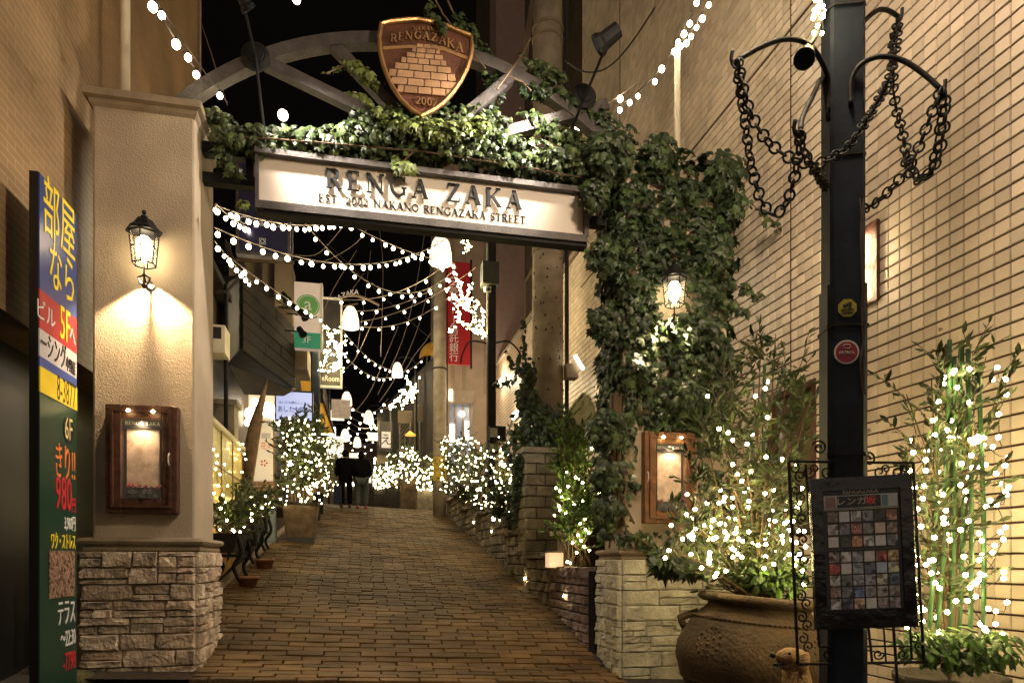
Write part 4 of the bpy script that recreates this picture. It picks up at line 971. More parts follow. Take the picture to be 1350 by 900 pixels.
a_ = thing('security_sticker', 'yellow octagonal camera sticker on the dark blue pole', 'sticker', st); disc(st, .052, 8, 'disc', M['stk_y'], a_, NF, PI / 8)
MB().box(st + NF * .005 + UP * .016, (.045, .003, .018), Matrix.Rotation(RZ, 3, 'Z') @ Matrix.Rotation(R(-22), 3, 'Y')).box(st + NF * .005 + UP * .005 + SF_ * .012, (.008, .003, .02), Matrix.Rotation(RZ, 3, 'Z')).build('camera_mark', M['black'], a_)
text('SECURITY', .016, M['black'], a_, st + NF * .004 - UP * .012, SF_, UP); text('CAMERA', .014, M['black'], a_, st + NF * .004 - UP * .028, SF_, UP)
st = onpole(1116, 464, .014); a_ = thing('round_sticker', 'round red sticker with white rim low on the dark blue pole', 'sticker', st); disc(st, .066, 24, 'rim', M['white'], a_, NF); disc(st + NF * .002, .057, 24, 'disc', M['stk_r'], a_, NF)
text('PATROL', .022, M['white'], a_, st + NF * .006 - UP * .005, SF_, UP)
MB().tube([st + NF * .006 + UP * .03 + SF_ * (.022 * math.cos(k)) + UP * (.012 * math.sin(k)) for k in (0, 1, 2, 3.1, 4.2, 5.3)], .003, 4, closed=True).build('mark', M['white'], a_)
# chains
lk = MB(); lk.tube([(.026 * math.cos(2 * PI * k / 12), 0, .028 * math.sin(2 * PI * k / 12)) for k in range(12)], .0062, 5, closed=True)
lme = bpy.data.meshes.new('link'); lme.from_pydata(lk.v, [], lk.f); lme.materials.append(M['iron']); lme.polygons.foreach_set('use_smooth', [True] * len(lme.polygons)); lme.update()
def chain(pts, label):
    pts = smooth_path(pts, 10); t = thing('chain', label, 'chain', pts[len(pts) // 2]); L_ = [0]
    for i in range(1, len(pts)): L_.append(L_[-1] + (pts[i] - pts[i - 1]).length)
    stp = .043; n_ = int(L_[-1] / stp); j = 0
    for k in range(n_ + 1):
        s_ = k * stp
        while j < len(L_) - 2 and L_[j + 1] < s_: j += 1
        u = (s_ - L_[j]) / max(L_[j + 1] - L_[j], 1e-6); p = pts[j].lerp(pts[j + 1], min(u, 1)); d = (pts[j + 1] - pts[j]).normalized()
        q = d.to_track_quat('Z', 'Y') @ Quaternion((0, 0, 1), (PI / 2 * (k % 2)) + rnd(-.35, .35) + .4)
        o = bpy.data.objects.new('link', lme); COL.objects.link(o); o.parent = t; o.matrix_parent_inverse = wm(t).inverted(); o.location = p; o.rotation_euler = q.to_euler()
C = lambda lst, da, db: [q_(x, y, da + (db - da) * i / (len(lst) - 1)) for i, (x, y) in enumerate(lst)]
chain(C([(973, 84), (975, 110), (981, 150), (986, 190), (992, 225), (1003, 262), (1018, 283), (1035, 270), (1046, 240), (1052, 205), (1055, 178)], 3.53, 3.35), 'deepest swag of black chain hanging between the two left hook arms')
chain(C([(974, 86), (980, 120), (992, 155), (1010, 184), (1032, 203), (1052, 212), (1075, 216), (1098, 208), (1118, 196), (1138, 168), (1158, 132), (1172, 105), (1180, 70), (1184, 30)], 3.50, 4.05) if False else [q_(x, y, D) for x, y, D in ((974, 86, 3.5), (980, 120, 3.5), (992, 155, 3.5), (1010, 184, 3.5), (1032, 203, 3.5), (1052, 212, 3.5), (1075, 216, 3.5), (1098, 208, 3.5), (1118, 194, 3.52), (1138, 166, 3.6), (1158, 132, 3.75), (1172, 105, 3.85), (1180, 70, 3.95), (1184, 30, 4.08))], 'black chain crossing in front of the pole up to the top right hook')
chain([q_(x, y, D) for x, y, D in ((1184, 30, 4.1), (1176, 60, 4.05), (1177, 100, 4.0), (1180, 135, 3.95), (1187, 165, 3.9), (1195, 200, 3.85), (1203, 222, 3.8), (1213, 236, 3.75), (1228, 222, 3.7), (1237, 190, 3.66), (1241, 155, 3.62), (1243, 122, 3.6))], 'black chain swag between the two right hook arms')
chain([q_(x, y, D) for x, y, D in ((1055, 180, 3.36), (1060, 198, 3.4), (1072, 222, 3.5), (1085, 240, 3.7), (1100, 262, 4.05), (1125, 274, 4.1), (1142, 274, 4.0), (1158, 265, 3.9), (1178, 245, 3.8), (1200, 218, 3.7), (1215, 185, 3.66), (1228, 150, 3.62), (1240, 120, 3.6))], 'black chain passing behind the pole to the far right hook')
chain([q_(x, y, D) for x, y, D in ((1244, 124, 3.6), (1246, 150, 3.6), (1241, 190, 3.63), (1230, 222, 3.7), (1212, 237, 3.8), (1200, 228, 3.85), (1192, 205, 3.9))], 'short loop of black chain below the far right hook')
# cable bundle and lights down the pole, green-lit spotlight
cb = MB()
for k in range(4): cb.tube(smooth_path([q_(1137 + rnd(-2, 3), y, 3.72) + Vector((rnd(-.012, .012), 0, 0)) for y in (262, 300, 340, 370, 400, 430, 450, 480, 520)], 3), .004, 4)
tag(cb.build('cable_bundle', M['wire'], None), 'loose black cables tied down the right edge of the dark blue pole', 'cables', kind='stuff')
spot(q_(1061, 76, 3.62), q_(1051, 100, 3.5), [q_(1085, 5, 3.7), q_(1078, 45, 3.66), q_(1068, 60, 3.63)], 'dark green-tinted garden spotlight hanging beside the upper left hook arm', 0, r=.046, body=pm('olive_metal', (.06, .065, .035), .4, metal=.5), glow=pm('green_lens', (.01, .05, .02), .3, bump=0))
bulbs_thing([q_(1078 + rnd(-7, 9), rnd(-6, 50), rnd(3.62, 3.72)) for _ in range(16)], BM2, 'knot of fairy lights at the top of the dark blue pole', r=.8)

# ---------------------------------------------------------------- notice board on the pole
BD = 3.62
nb = PD(1130, 728, BD); bt = thing('notice_board', 'black notice board headed RENGAZAKA with rows of shop pictures on the pole', 'notice board', nb)
# board frame of reference from its corners in the photograph
c00, c10, c01 = PD(1070, 826, BD), PD(1203, 829, BD - .06), PD(1058, 628, BD)
BX = (c10 - c00); BW_ = BX.length; BX.normalize(); BY = (c01 - c00); BY = (BY - BX * BY.dot(BX) * 1.0); BH = BY.length; BY.normalize(); skew = .0
BX_ = BX; ang = R(-2.6); BN = BX.cross(BY).normalized()
ROT = Matrix.Rotation(R(3.2), 3, BN); c_ = c00 + BX * BW_ / 2 + BY * BH / 2; BX = ROT @ BX; BY = ROT @ BY; c00 = c_ - BX * BW_ / 2 - BY * BH / 2
def bq(u, v_, d=0): return c00 + BX * (u * BW_) + BY * (v_ * BH) + BN * d
def bpl(u0, u1, v0, v1, d0, d1): return MB().hexa([bq(u0, v0, d1), bq(u1, v0, d1), bq(u1, v1, d1), bq(u0, v1, d1)], -BN * (d1 - d0))
M['gloss'] = pm('gloss_black', (.012, .012, .013), .16, var=.2, bump=.35, bs=9, spec=.6)
m1, m2 = .115, .105
fb = MB()
for a, b, c, d in ((0, m1, 0, 1), (1 - m1, 1, 0, 1), (m1, 1 - m1, 0, .125), (m1, 1 - m1, 1 - .085, 1)): k = bpl(a, b, c, d, -.03, .012); fb.add(k.v, k.f)
fb.build('frame', M['gloss'], bt)
bpl(m1, 1 - m1, .125, 1 - .085, -.03, -.004).build('panel', M['black'], bt)
text('RENGAZAKA', .030, M['white'], bt, bq(.5, .902, .0), BX, BY)
bpl(m1 + .02, 1 - m1 - .02, .795, .882, -.004, -.001).build('banner', pm('print_grey', (.6, .6, .6), .3, bump=0), bt)
bpl(.265, .70, .800, .876, -.0009, .0002).build('title_strip', M['black'], bt)
text('レンガ', .046, M['white'], bt, bq(.405, .838, .001), BX, BY, sx=1.15); text('坂', .048, lit('red_ink', (.75, .08, .08), .1, bump=0), bt, bq(.60, .838, .001), BX, BY, sx=1.15)  # the red ink glows a little of itself to lift its brightness
bpl(.15, .25, .802, .874, -.0009, .0002).build('logo', pm('print_pink', (.32, .16, .18), .3, bump=0), bt)
bpl(.71, .77, .802, .874, -.0009, .0002).build('logo', pm('print_teal', (.16, .30, .33), .3, bump=0), bt)
bpl(m1 + .01, 1 - m1 - .01, .786, .790, -.004, .001).build('rule', M['white'], bt)
bpl(m1 + .01, 1 - m1 - .01, .520, .526, -.004, .001).build('rule', M['gunmetal'], bt)
PC = [[(.10, .08, .07), (.28, .28, .30), (.30, .30, .32), (.09, .09, .10), (.02, .02, .02), (.22, .10, .07)], [(.22, .20, .24), (.10, .10, .12), (.45, .03, .04), (.08, .08, .08), (.30, .25, .22), (.10, .08, .07)],
      [(.40, .46, .50), (.03, .03, .03), (.22, .11, .06), (.30, .28, .28), (.45, .43, .38), (.12, .12, .13)], [(.13, .11, .11), (.28, .28, .30), (.14, .15, .17), (.34, .36, .36), (.22, .06, .05), (.26, .16, .09)],
      [(.42, .05, .04), (.42, .46, .42), (.12, .14, .16), (.05, .05, .08), (.20, .24, .30), (.22, .25, .15)], [(.45, .35, .38), (.06, .06, .07), (.14, .15, .17), (.12, .12, .14), (.20, .19, .16), (.06, .08, .12)],
      [(.12, .09, .09), (.08, .08, .10), (.07, .10, .18), (.12, .12, .13), (.18, .17, .17), (.13, .12, .12)], [(.26, .24, .23), (.05, .05, .08), (.22, .16, .12), (.38, .38, .38), (.14, .12, .12), (.14, .13, .14)]]
def printmat(c): # a small photographic print: soft patches of dark and light
    m, t, N, L, b = nodes('photo_print'); tc = N.new('ShaderNodeNewGeometry'); n = N.new('ShaderNodeTexVoronoi'); n.inputs['Scale'].default_value = 42; L.new(tc.outputs['Position'], n.inputs['Vector'])
    n2 = N.new('ShaderNodeTexNoise'); n2.inputs['Scale'].default_value = 60; L.new(tc.outputs['Position'], n2.inputs['Vector'])
    mx = N.new('ShaderNodeMix'); mx.data_type = 'RGBA'; mx.inputs[6].default_value = (c[0] * .06, c[1] * .06, c[2] * .06, 1); mx.inputs[7].default_value = (min(1, c[0] * 1.7), min(1, c[1] * 1.7), min(1, c[2] * 1.7), 1)
    mt = N.new('ShaderNodeMath'); mt.operation = 'MULTIPLY'; L.new(n.outputs['Color'], mt.inputs[0]); L.new(n2.outputs[0], mt.inputs[1]); ad = N.new('ShaderNodeMath'); ad.operation = 'MULTIPLY'; ad.inputs[1].default_value = 2.4; L.new(mt.outputs[0], ad.inputs[0])
    L.new(ad.outputs[0], mx.inputs[0]); L.new(mx.outputs[2], b.inputs['Base Color']); b.inputs['Roughness'].default_value = .25; return m
for r_ in range(8):
    for c_2 in range(6):
        u0 = .165 + c_2 * .117; v1 = (.775 - r_ * .083) if r_ < 3 else (.508 - (r_ - 3) * .0775)
        c = tuple(min(.85, q * 2.8) for q in PC[r_][c_2]); flat = sum(c) > 2.0
        o = bpl(u0, u0 + .100, v1 - .068, v1, -.004, -.001).build('picture', pm('print', c, .3, var=.15, ns=30, bump=0) if flat and random.random() < .7 else printmat(c), bt)
for k, s_ in enumerate(('FAST', 'NAIL')): text(s_, .026, M['white'], bt, bq(.165 + 2 * .117 + .051, .775 - .083 - .022 - k * .028, .001), BX, BY)
bpl(m1, 1 - m1, .125, 1 - .085, .004, .006).build('glass', glass('board_glass', alpha=.02, rough=.04), bt)

# ---------------------------------------------------------------- wrought-iron trellis behind the board
tr = thing('iron_trellis', 'black wrought-iron trellis with scrolls fixed behind the notice board', 'trellis', PD(1130, 870, 3.78))
TD = 3.78
def tq(x, y, D=TD): return PD(x, y, D)
def tline(pts, r, name): MB().tube([tq(x, y) for x, y in pts], r, 6).build(name, M['iron'], tr)
tline([(1040, 608), (1052, 875)], .0085, 'upright'); tline([(1204, 610), (1218, 872)], .0085, 'upright'); tline([(1040, 608), (1204, 610)], .0085, 'rail'); tline([(1052, 875), (1222, 872)], .0085, 'rail')
tline([(1062, 612), (1080, 852)], .007, 'upright'); tline([(1188, 612), (1202, 868)], .006, 'upright'); tline([(1080, 852), (1202, 851)], .006, 'rail')
tline([(1145, 826), (1150, 875)], .007, 'upright'); tline([(1178, 826), (1183, 900)], .008, 'upright'); tline([(1165, 826), (1168, 872)], .005, 'upright')
def scroll(cx, cy, r, a0, turns=1.4, name='scroll', rr=.0048):
    p = []
    for k in range(int(18 * turns) + 1): t_ = k / (18 * turns); a = R(a0) + 2 * PI * turns * t_; q = r * (1 - .8 * t_); p.append(tq(cx + q * math.cos(a), cy + q * math.sin(a)))
    MB().tube(p, rr, 5).build(name, M['iron'], tr)
for i in range(9):
    y = 622 + i * 28
    for s_ in (-1, 1): scroll(1051 + i * 1.45 + s_ * 4, y + s_ * 5, 7.5, 90 * s_, 1.3)
for i in range(9):
    y = 622 + i * 28
    for s_ in (-1, 1): scroll(1196.5 + i * 1.5 + s_ * 3.5, y + s_ * 5, 6.5, 90 * s_, 1.3)
for x in (1066, 1090, 1160, 1184): scroll(x, 622, 9, 0, 1.3); scroll(x + 8, 618, 6, 180, 1.2)
for x in (1092, 1112, 1132, 1158, 1190): scroll(x, 862, 7.5, 0, 1.3)
for (x, y, r) in ((1112, 592, 13), (1145, 605, 10), (1080, 590, 10), (1130, 588, 9)): scroll(x, y, r, 200, 1.5, rr=.006)

# ================================================================ wall lamp on the tiles
wl = PX(1144, 350, XW)
lt = thing('wall_light', 'upright glass wall light on a dark back plate, partly behind the pole', 'wall light', wl)
za, zb_ = PX(1146, 298, XW).z, PX(1146, 402, XW).z; yc = PX(1150, 350, XW).y
MB().bb(XW - .035, XW - .002, yc - .09, yc + .19, zb_, za).build('back_plate', M['wood_d'], lt)
MB().tube([(XW - .10, yc + .10, zb_ + .06), (XW - .10, yc + .10, za - .06)], .052, 14).build('glass_tube', em('wall_light_glow', (1, .78, .46), 45), lt, smooth=True)
for z in (zb_ + .04, za - .04, (za + zb_) / 2): MB().tube([(XW - .155 + .0, yc + .10, z), (XW - .03, yc + .10, z)], .012, 6).lathe((XW - .10, yc + .10, z - .01), [(.06, 0), (.06, .02)], 14).build('bracket', M['iron'], lt)

# ================================================================ right edge: pot with stakes, climber and lights
rbp = PD(1252, 930, 4.15); rbp.z = -.2
p2 = thing('planter_pot', 'dark planter pot at the far right edge under the climber', 'pot', rbp)
MB().lathe(rbp, [(.20, 0), (.25, .1), (.29, .42), (.31, .46), (.31, .50), (.27, .50), (.26, .46)], 24).build('pot', pm('dark_pot', (.05, .04, .03), .7, var=.3, bump=.5), p2, smooth=True)
MB().lathe(rbp, [(.27, .45), (.05, .46)], 16).build('soil', M['soil'], p2)
tp = rbp + UP * .46
for i, (xa, xb, yb) in enumerate(((1222, 1236, 520), (1231, 1252, 448), (1250, 1258, 470), (1262, 1268, 450), (1278, 1276, 460), (1296, 1290, 480))):
    o = MB().tube(smooth_path([PD(xa, 880, 4.1 + .03 * i), PD((xa + xb) / 2 + 4, 700, 4.12), PD(xb, yb, 4.15)], 4), .0135, 7).build('garden_stake', M['bamboo'], None, smooth=True)
    tag(o, '%s green stake from the left in the planter at the far right edge' % ('first', 'second', 'third', 'fourth', 'fifth', 'sixth')[i], 'stake', 'green stakes in the right edge planter')
sts = []
for (x, y) in ((1195, 520), (1188, 600), (1205, 560), (1215, 640), (1228, 500), (1240, 470), (1252, 455), (1265, 450), (1280, 455), (1300, 470), (1320, 500), (1230, 560), (1260, 540), (1285, 560), (1222, 690), (1208, 720)):
    e = PD(x, y, rnd(3.9, 4.3)); m_ = PD(x * .35 + 1252 * .65 + rnd(-12, 12), (y + 800) / 2, 4.15); sts.append([tp, tp.lerp(m_, .5), m_, m_.lerp(e, .5), e])
sp2 = shrub(tp, sts, 'tall olive-leaved climber on green stakes with fairy lights at the far right edge', lsz=.075, leafn=72, sw=.006)
bulbs_thing([PD(rnd(1190, 1330), rnd(575, 840), rnd(3.85, 4.3)) for _ in range(120)] + [PD(rnd(1225, 1330), rnd(480, 590), 4.1) for _ in range(22)], BM2, 'warm fairy lights wound through the climber at the far right edge')
it = ivy_path([PD(1200, 845, 3.9), PD(1240, 850, 3.9), PD(1330, 855, 3.9)], .13, 520, .075, (0, -.5, 1)); t_ = thing('bedding_plant', 'pale variegated foliage spilling over the dark pot at the right edge', 'plant', tp); leaves(it, OVAL, 'leaves', M['green'], t_)

# ================================================================ left edge sign panel
XS = -2.2
sgn = thing('sign_panel', 'tall vertical sign panel with stacked coloured advertising bands at the left edge', 'sign', (XS, 5.6, 0))
yr = PX(100, 500, XS).y; Wd = .64; y_l = yr - Wd
def sz(py_, px_=84): return PX(px_, py_, XS).z
def bandz(pyR): # heights measured along the right edge of the panel
    return PX(101, pyR, XS).z
MB().bb(XS - .06, XS - .003, y_l, yr + .02, -.05, bandz(286)).build('casing', M['black'], sgn)
def band(pa, pb_, col, name='band', rough=.35, es=.10):
    z0, z1 = bandz(pb_), bandz(pa); m = lit('print_' + name, col, es, rough=rough, var=.15, ns=3, bump=0)
    return MB().bb(XS - .003, XS + .006, y_l, yr, z0, z1).build(name, m, sgn), (z0 + z1) / 2, z1 - z0
SR, SU = Vector((0, 1, 0)), UP
Yel = lit('yellow_print', (.85, .62, .03), .18, rough=.35, bump=0, var=.05); Org = lit('orange_print', (.75, .20, .05), .12, rough=.35, bump=0, var=.05); Wht = lit('white_print', (.70, .66, .60), .12, rough=.35, bump=0, var=.05); Redp = lit('red_print', (.55, .03, .04), .12, rough=.35, bump=0, var=.05); Blk = M['black']
def stx(s, z, h, m, yend=0, sx=1.0): return text(s, h, m, sgn, (XS + .009, yr - .03 - yend, z), SR, SU, align='RIGHT', sx=sx)
band(287, 422, (.02, .045, .20), 'blue_band'); stx('部屋', bandz(322), .46, Yel, sx=.62); stx('なら', bandz(385), .40, Yel, sx=.60)
band(422, 468, (.38, .02, .03), 'red_band'); stx('へ', bandz(450), .20, Wht, sx=.6); stx('5F', bandz(444), .36, Yel, .10, .55); stx('ビル', bandz(448), .16, Wht, .36)
band(468, 500, (.50, .47, .48), 'grey_band'); stx('中野店', bandz(490), .12, Blk, sx=.5); stx('ーシング', bandz(485), .20, Blk, .17, .55)
band(500, 512, (.04, .07, .28), 'blue_stripe')
band(512, 542, (.75, .55, .03), 'yellow_band'); stx('8-3877', bandz(527), .27, Blk, sx=.45)
band(542, 900, (.012, .045, .028), 'green_band', es=.06)
disc(Vector((XS + .008, yr - .16, bandz(572))), .10, 20, 'disc', Blk, sgn, Vector((1, 0, 0)))
stx('6F', bandz(572) , .24, pm('cream_print', (.7, .6, .3), .4, bump=0), .06, .62)
for o in list(sgn.children)[-1:]: o.location.x += .004
stx('きり!!', bandz(618), .30, Org, sx=.5); stx('980', bandz(657), .36, Redp, .07, .55); stx('円', bandz(668), .13, Redp, sx=.6); stx('3,960円', bandz(692), .13, Wht, sx=.5); stx('ワク・ストレス', bandz(716), .14, Yel, sx=.45)
MB().bb(XS + .007, XS + .012, yr - .5, yr - .05, bandz(784), bandz(726)).build('print_photo', printmat((.25, .16, .12)), sgn)
stx('テラス', bandz(806), .22, Wht, sx=.5); stx('〜22:30', bandz(838), .17, Wht, sx=.5); stx('-7798', bandz(868), .20, Redp, sx=.5)
# low mossy stone at the foot of the sign
kb = thing('kerb_stone', 'low mossy rounded stone at the foot of the left pillar', 'stone', (-2.2, 5.9, 0)); q = P(97, 885, 6.2)
MB().lathe((q.x, q.y, -.05), [(.16, 0), (.17, .06), (.14, .115), (.08, .14), (.01, .145)], 14).build('stone', pm('mossy_stone', (.07, .065, .025), .95, var=.5, ns=12, bump=1.0), kb, smooth=True)
# ================================================================ RIGHT SIDE OF THE ALLEY: stepped retaining walls
XR_ = 2.42
bed = MB()
def seg_wall(y0, y1, zt, label, kind):
    t = thing('retaining_wall', label, 'wall', (XR_, (y0 + y1) / 2, g(XR_, y0)), group=None)
    MB().bb(XR_ + .03, XR_ + .30, y0, y1, g(XR_, y0) - .3, zt - .03).build('core', M['grout'], t)
    zb0 = g(XR_, y0) - .12
    if kind == 'brick':
        bh, bl = .105, .235; k = 0; z = zt - .14
        while z > zb0 - .1:
            y = y0 + (bl / 2 if k % 2 else 0) - bl / 2
            while y < y1:
                a_, b_ = max(y, y0), min(y + bl, y1)
                if b_ - a_ > .05 and z + bh > g(XR_, (a_ + b_) / 2) - .03: put_stone('wallbrick', t, (XR_ + .012, (a_ + b_) / 2, z), b_ - a_ - .012, .05, bh - .014, R(-90), 'brick')
                y += bl
            z -= bh; k += 1
        y = y0
        while y < y1 - .05: put_stone('wallbrick', t, (XR_ + .04, y + .055, zt - .045), .098, .16, .12, R(-90), 'brick'); y += .11
    else:
        z = zt - .05
        n_ = max(2, round((y1 - y0) / .42)); d = (y1 - y0) / n_
        for i in range(n_): put_stone('greystone', t, (XR_ + .03, y0 + d * (i + .5), zt - .03), d - .02, .22, .09, R(-90), 'capstone')
        z = zt - .085
        while z > zb0:
            h_ = rnd(.11, .19); y = y0 + rnd(-.1, 0)
            while y < y1:
                l_ = rnd(.16, .36); a_, b_ = max(y, y0), min(y + l_, y1)
                if b_ - a_ > .05 and z > g(XR_, (a_ + b_) / 2) - .08: put_stone('greystone', t, (XR_ + .02, (a_ + b_) / 2, z - h_ / 2), b_ - a_ - .015, .07, h_ - .015, R(-90))
                y += l_
            z -= h_
    bed.bb(XR_ + .28, XW, y0, y1, g(3, y0) - .4, zt - .06)
M['wallbrick'] = pm('purple_brown_brick', (.17, .115, .085), .8, var=.3, ns=9, bump=.7, bs=50, rand=.4, hue=(.24, .18, .15))
M['greystone'] = pm('grey_garden_stone', (.19, .165, .13), .85, var=.35, ns=8, bump=.8, bs=40, rand=.3, hue=(.28, .24, .17))
M['blockstone'] = pm('cut_block_stone', (.36, .32, .21), .85, var=.25, ns=6, bump=.7, bs=40, rand=.2, hue=(.28, .26, .2))
seg_wall(7.14, 8.62, .90, 'low purple-brown brick retaining wall right behind the ivy-clad gate pillar', 'brick')
seg_wall(8.66, 9.9, 1.09, 'low grey stone wall between the brick wall and the tall block pillar', 'stone')
seg_wall(9.94, 11.28, 1.46, 'stone planter wall beside the tall block pillar, uphill of it', 'stone')
seg_wall(11.32, 12.78, 1.79, 'stone planter wall below the dark iron lamp post, downhill half', 'stone')
seg_wall(12.82, 14.28, 1.96, 'stone planter wall below the dark iron lamp post, uphill half', 'stone')
seg_wall(14.32, 16.48, 2.22, 'stone planter wall two steps below the concrete pole', 'stone')
seg_wall(16.52, 19.3, 2.66, 'highest stone planter wall, ending at the concrete pole', 'stone')
tag(bed.build('planting_bed', M['soil'], None), kind='structure')
# block pillar
bpx = thing('block_pillar', 'square pillar of cut stone blocks standing on the low wall below the ivy', 'pillar', (2.66, 10.1, 1.0))
MB().bb(2.44, 2.88, 9.94, 10.36, .9, 2.5).build('core', M['grout'], bpx)
for k in range(9):
    z = 1.12 + k * .165; cut = .18 if k % 2 else .32
    for a_, b_ in ((2.40, 2.40 + cut), (2.40 + cut, 2.90)): put_stone('blockstone', bpx, ((a_ + b_) / 2, 9.93, z + .08), b_ - a_ - .01, .05, .155, 0, 'block')
    put_stone('blockstone', bpx, (2.42, 10.14, z + .08), .40, .05, .155, R(-90), 'block')
MB().bb(2.37, 2.93, 9.88, 10.42, 2.60, 2.68).build('cap', M['blockstone'], bpx)
# little lit garden lantern and small concrete post before it
q = P(731, 741, 8.2); gl_ = thing('garden_lantern', 'small glowing cream box lantern on the brick wall', 'garden lantern', (q.x, 8.2, .88))
MB().bb(q.x - .09, q.x + .09, 8.12, 8.30, .90, 1.08).build('shade', em('garden_glow', (1, .66, .38), .75), gl_)
MB().bb(q.x - .10, q.x + .10, 8.11, 8.31, 1.082, 1.10).build('lid', M['concrete'], gl_)
q = P(745, 702, 8.6); gp_ = thing('stone_bollard', 'short stone bollard with lit top, among the green shrub', 'bollard', (q.x, 8.6, .9))
MB().bb(q.x - .08, q.x + .08, 8.5, 8.7, .9, 1.30).build('shaft', M['concrete'], gp_); MB().bb(q.x - .16, q.x + .16, 8.44, 8.76, 1.30, 1.37).build('cap', M['cream'], gp_)

# ---------------------------------------------------------------- poles
q = P(722, 500, 10.9)
cp = thing('utility_pole', 'thick pocked concrete utility pole behind the ivy-clad stone block pillar', 'utility pole', (q.x, 10.9, 1.2))
MB().tube([(q.x, 10.9, 1.0), (q.x, 10.9, 13.5)], [.262, .235], 20).build('shaft', M['concrete'], cp, smooth=True)
for k in range(70):
    a_ = rnd(PI * 1.05, PI * 1.95); z = rnd(3.6, 6.4); MB
hb = MB()
for k in range(70):
    a_ = rnd(PI * 1.05, PI * 1.95); z = rnd(3.7, 6.6); r_ = .258 - .027 * (z - 1) / 12.5; hb.ball((q.x + r_ * math.cos(a_), 10.9 + r_ * math.sin(a_), z), rnd(.012, .022), 5)
hb.build('studs', M['black'], cp, kind='stuff')
for py in (40, 55, 335): z = P(722, py, 10.9).z; MB().lathe((q.x, 10.9, z), [(.255, -.02), (.262, -.02), (.262, .02), (.25, .02)], 20).build('band', M['trim'], cp)
MB().tube([(q.x + .30, 10.8, 1.2), (q.x + .30, 10.8, 13)], .035, 8).build('conduit', M['black'], cp)
MB().bb(q.x + .24, q.x + .44, 10.62, 10.80, 3.95, 4.18).build('junction_box', M['trim'], cp)
z0 = P(755, 485, 10.7).z; MB().tube([(q.x + .50, 10.55, z0 - .05), (q.x + .38, 10.62, z0 + .18)], .03, 8).build('lamp_tube', M['lampglow'], cp)
iv3 = thing('ivy', 'ivy climbing the foot of the thick concrete utility pole above the block pillar', 'ivy', (q.x, 10.8, 2.6))
Q = lambda x, y, Y=10.55: P(x, y, Y)
it = ivy_path([Q(685, 590), Q(715, 585), Q(750, 590)], .33, 800, .11) + ivy_path([Q(690, 560), Q(720, 555), Q(760, 575)], .28, 650, .11) + ivy_path([Q(692, 520), Q(705, 540)], .2, 260, .10) + ivy_path([Q(694, 480), Q(697, 520)], .10, 140, .09) + ivy_path([Q(690, 420), Q(692, 480)], .04, 60, .07) + ivy_path([Q(700, 480), Q(690, 530), Q(730, 545)], .15, 200, .1)
it += ivy_path([P(684, 600, 10.0), P(682, 690, 10.4)], .12, 320, .09)
leaves(it, IVY, 'leaves', M['ivy_d'], iv3)
it = []
for pts in ([(694, 500), (675, 480), (668, 462)], [(670, 505), (650, 505)], [(694, 570), (672, 580), (660, 590)]): it += ivy_path([Q(*p) for p in pts], .05, 26, .08)
leaves(it, IVY, 'leaf_sprays', M['ivy_d'], iv3)

q = P(579.5, 600, 18.9); gz = g(q.x, 18.9)
cp2 = thing('utility_pole', 'slim grey concrete pole standing at the crest beside the red banner', 'utility pole', (q.x, 18.9, gz))
MB().tube([(q.x, 18.9, gz - .1), (q.x, 18.9, 10.9)], [.185, .16], 16).build('shaft', M['concrete'], cp2, smooth=True)
MB().lathe((q.x, 18.9, gz + 1.0), [(.182, 0), (.186, 0), (.186, .65), (.18, .65)], 16).build('yellow_cover', pm('yellow_plastic', (.55, .38, .04), .6, var=.3, ns=20), cp2)
MB().tube([(q.x + .19, 18.7, gz + 2.5), (q.x + .19, 18.7, 9)], .02, 6).build('conduit', M['black'], cp2)
for z in (gz + 4.1,): MB().lathe((q.x, 18.9, z), [(.18, -.015), (.20, -.015), (.20, .015), (.18, .015)], 16).build('band', M['iron'], cp2)

q = P(647.5, 600, 13.2); lpz = 1.9
lp2 = thing('lamp_post', 'dark iron lamp post rising from the stone planters, with speaker box and camera', 'lamp post', (q.x, 13.2, lpz))
MB().add(*prm(q, .085, lpz - .3, P(647, 318, 13.2).z, .25)).build('post', M['iron'], lp2)
MB().bb(q.x - .20, q.x + .12, 13.0, 13.3, P(645, 376, 13.1).z, P(645, 347, 13.1).z).build('speaker_box', pm('dark_green_metal', (.03, .035, .02), .5), lp2)
z = P(640, 384, 13).z; cm_ = MB().box((q.x - .13, 12.9, z), (.10, .26, .10), Matrix.Rotation(R(20), 3, 'X')).build('camera_housing', M['white'], lp2); MB().lathe((q.x - .13, 12.755, z - .05), [(.035, 0), (.035, .01)], 10, Matrix.Rotation(R(110), 3, 'X')).build('camera_lens', M['black'], cm_)
for (py0, py1, sx) in ((561, 580, 1), (582, 598, 0)):
    MB().bb(q.x - .07, q.x + .10 + .15 * sx, 12.98, 13.10, P(645, py1, 13).z, P(645, py0, 13).z).build('meter_box', M['iron'], lp2)
    MB().bb(q.x - .06, q.x + .08, 12.965, 12.982, P(645, py1 - 4, 13).z, P(645, py0 + 3, 13).z).build('notice', pm('notice_paper', (.3, .28, .24), .6, var=.5, ns=40, bump=0), lp2)
for pts in ([(653, 452), (670, 450), (684, 463), (686, 478)], [(641, 452), (620, 450), (610, 465), (607, 480)]):
    MB().tube(smooth_path([P(x, y, 13.1) for x, y in pts]), .017, 6).build('hook_arm', M['iron'], lp2)
it = ivy_path([P(686, 465, 13), P(683, 480, 13), P(678, 500, 13), P(668, 505, 13)], .05, 60, .08); hv = thing('hanging_ivy', 'thin ivy garland hanging from the hook arm of the dark lamp post', 'ivy', P(685, 470, 13)); leaves(it, IVY, 'leaves', M['ivy_d'], hv)
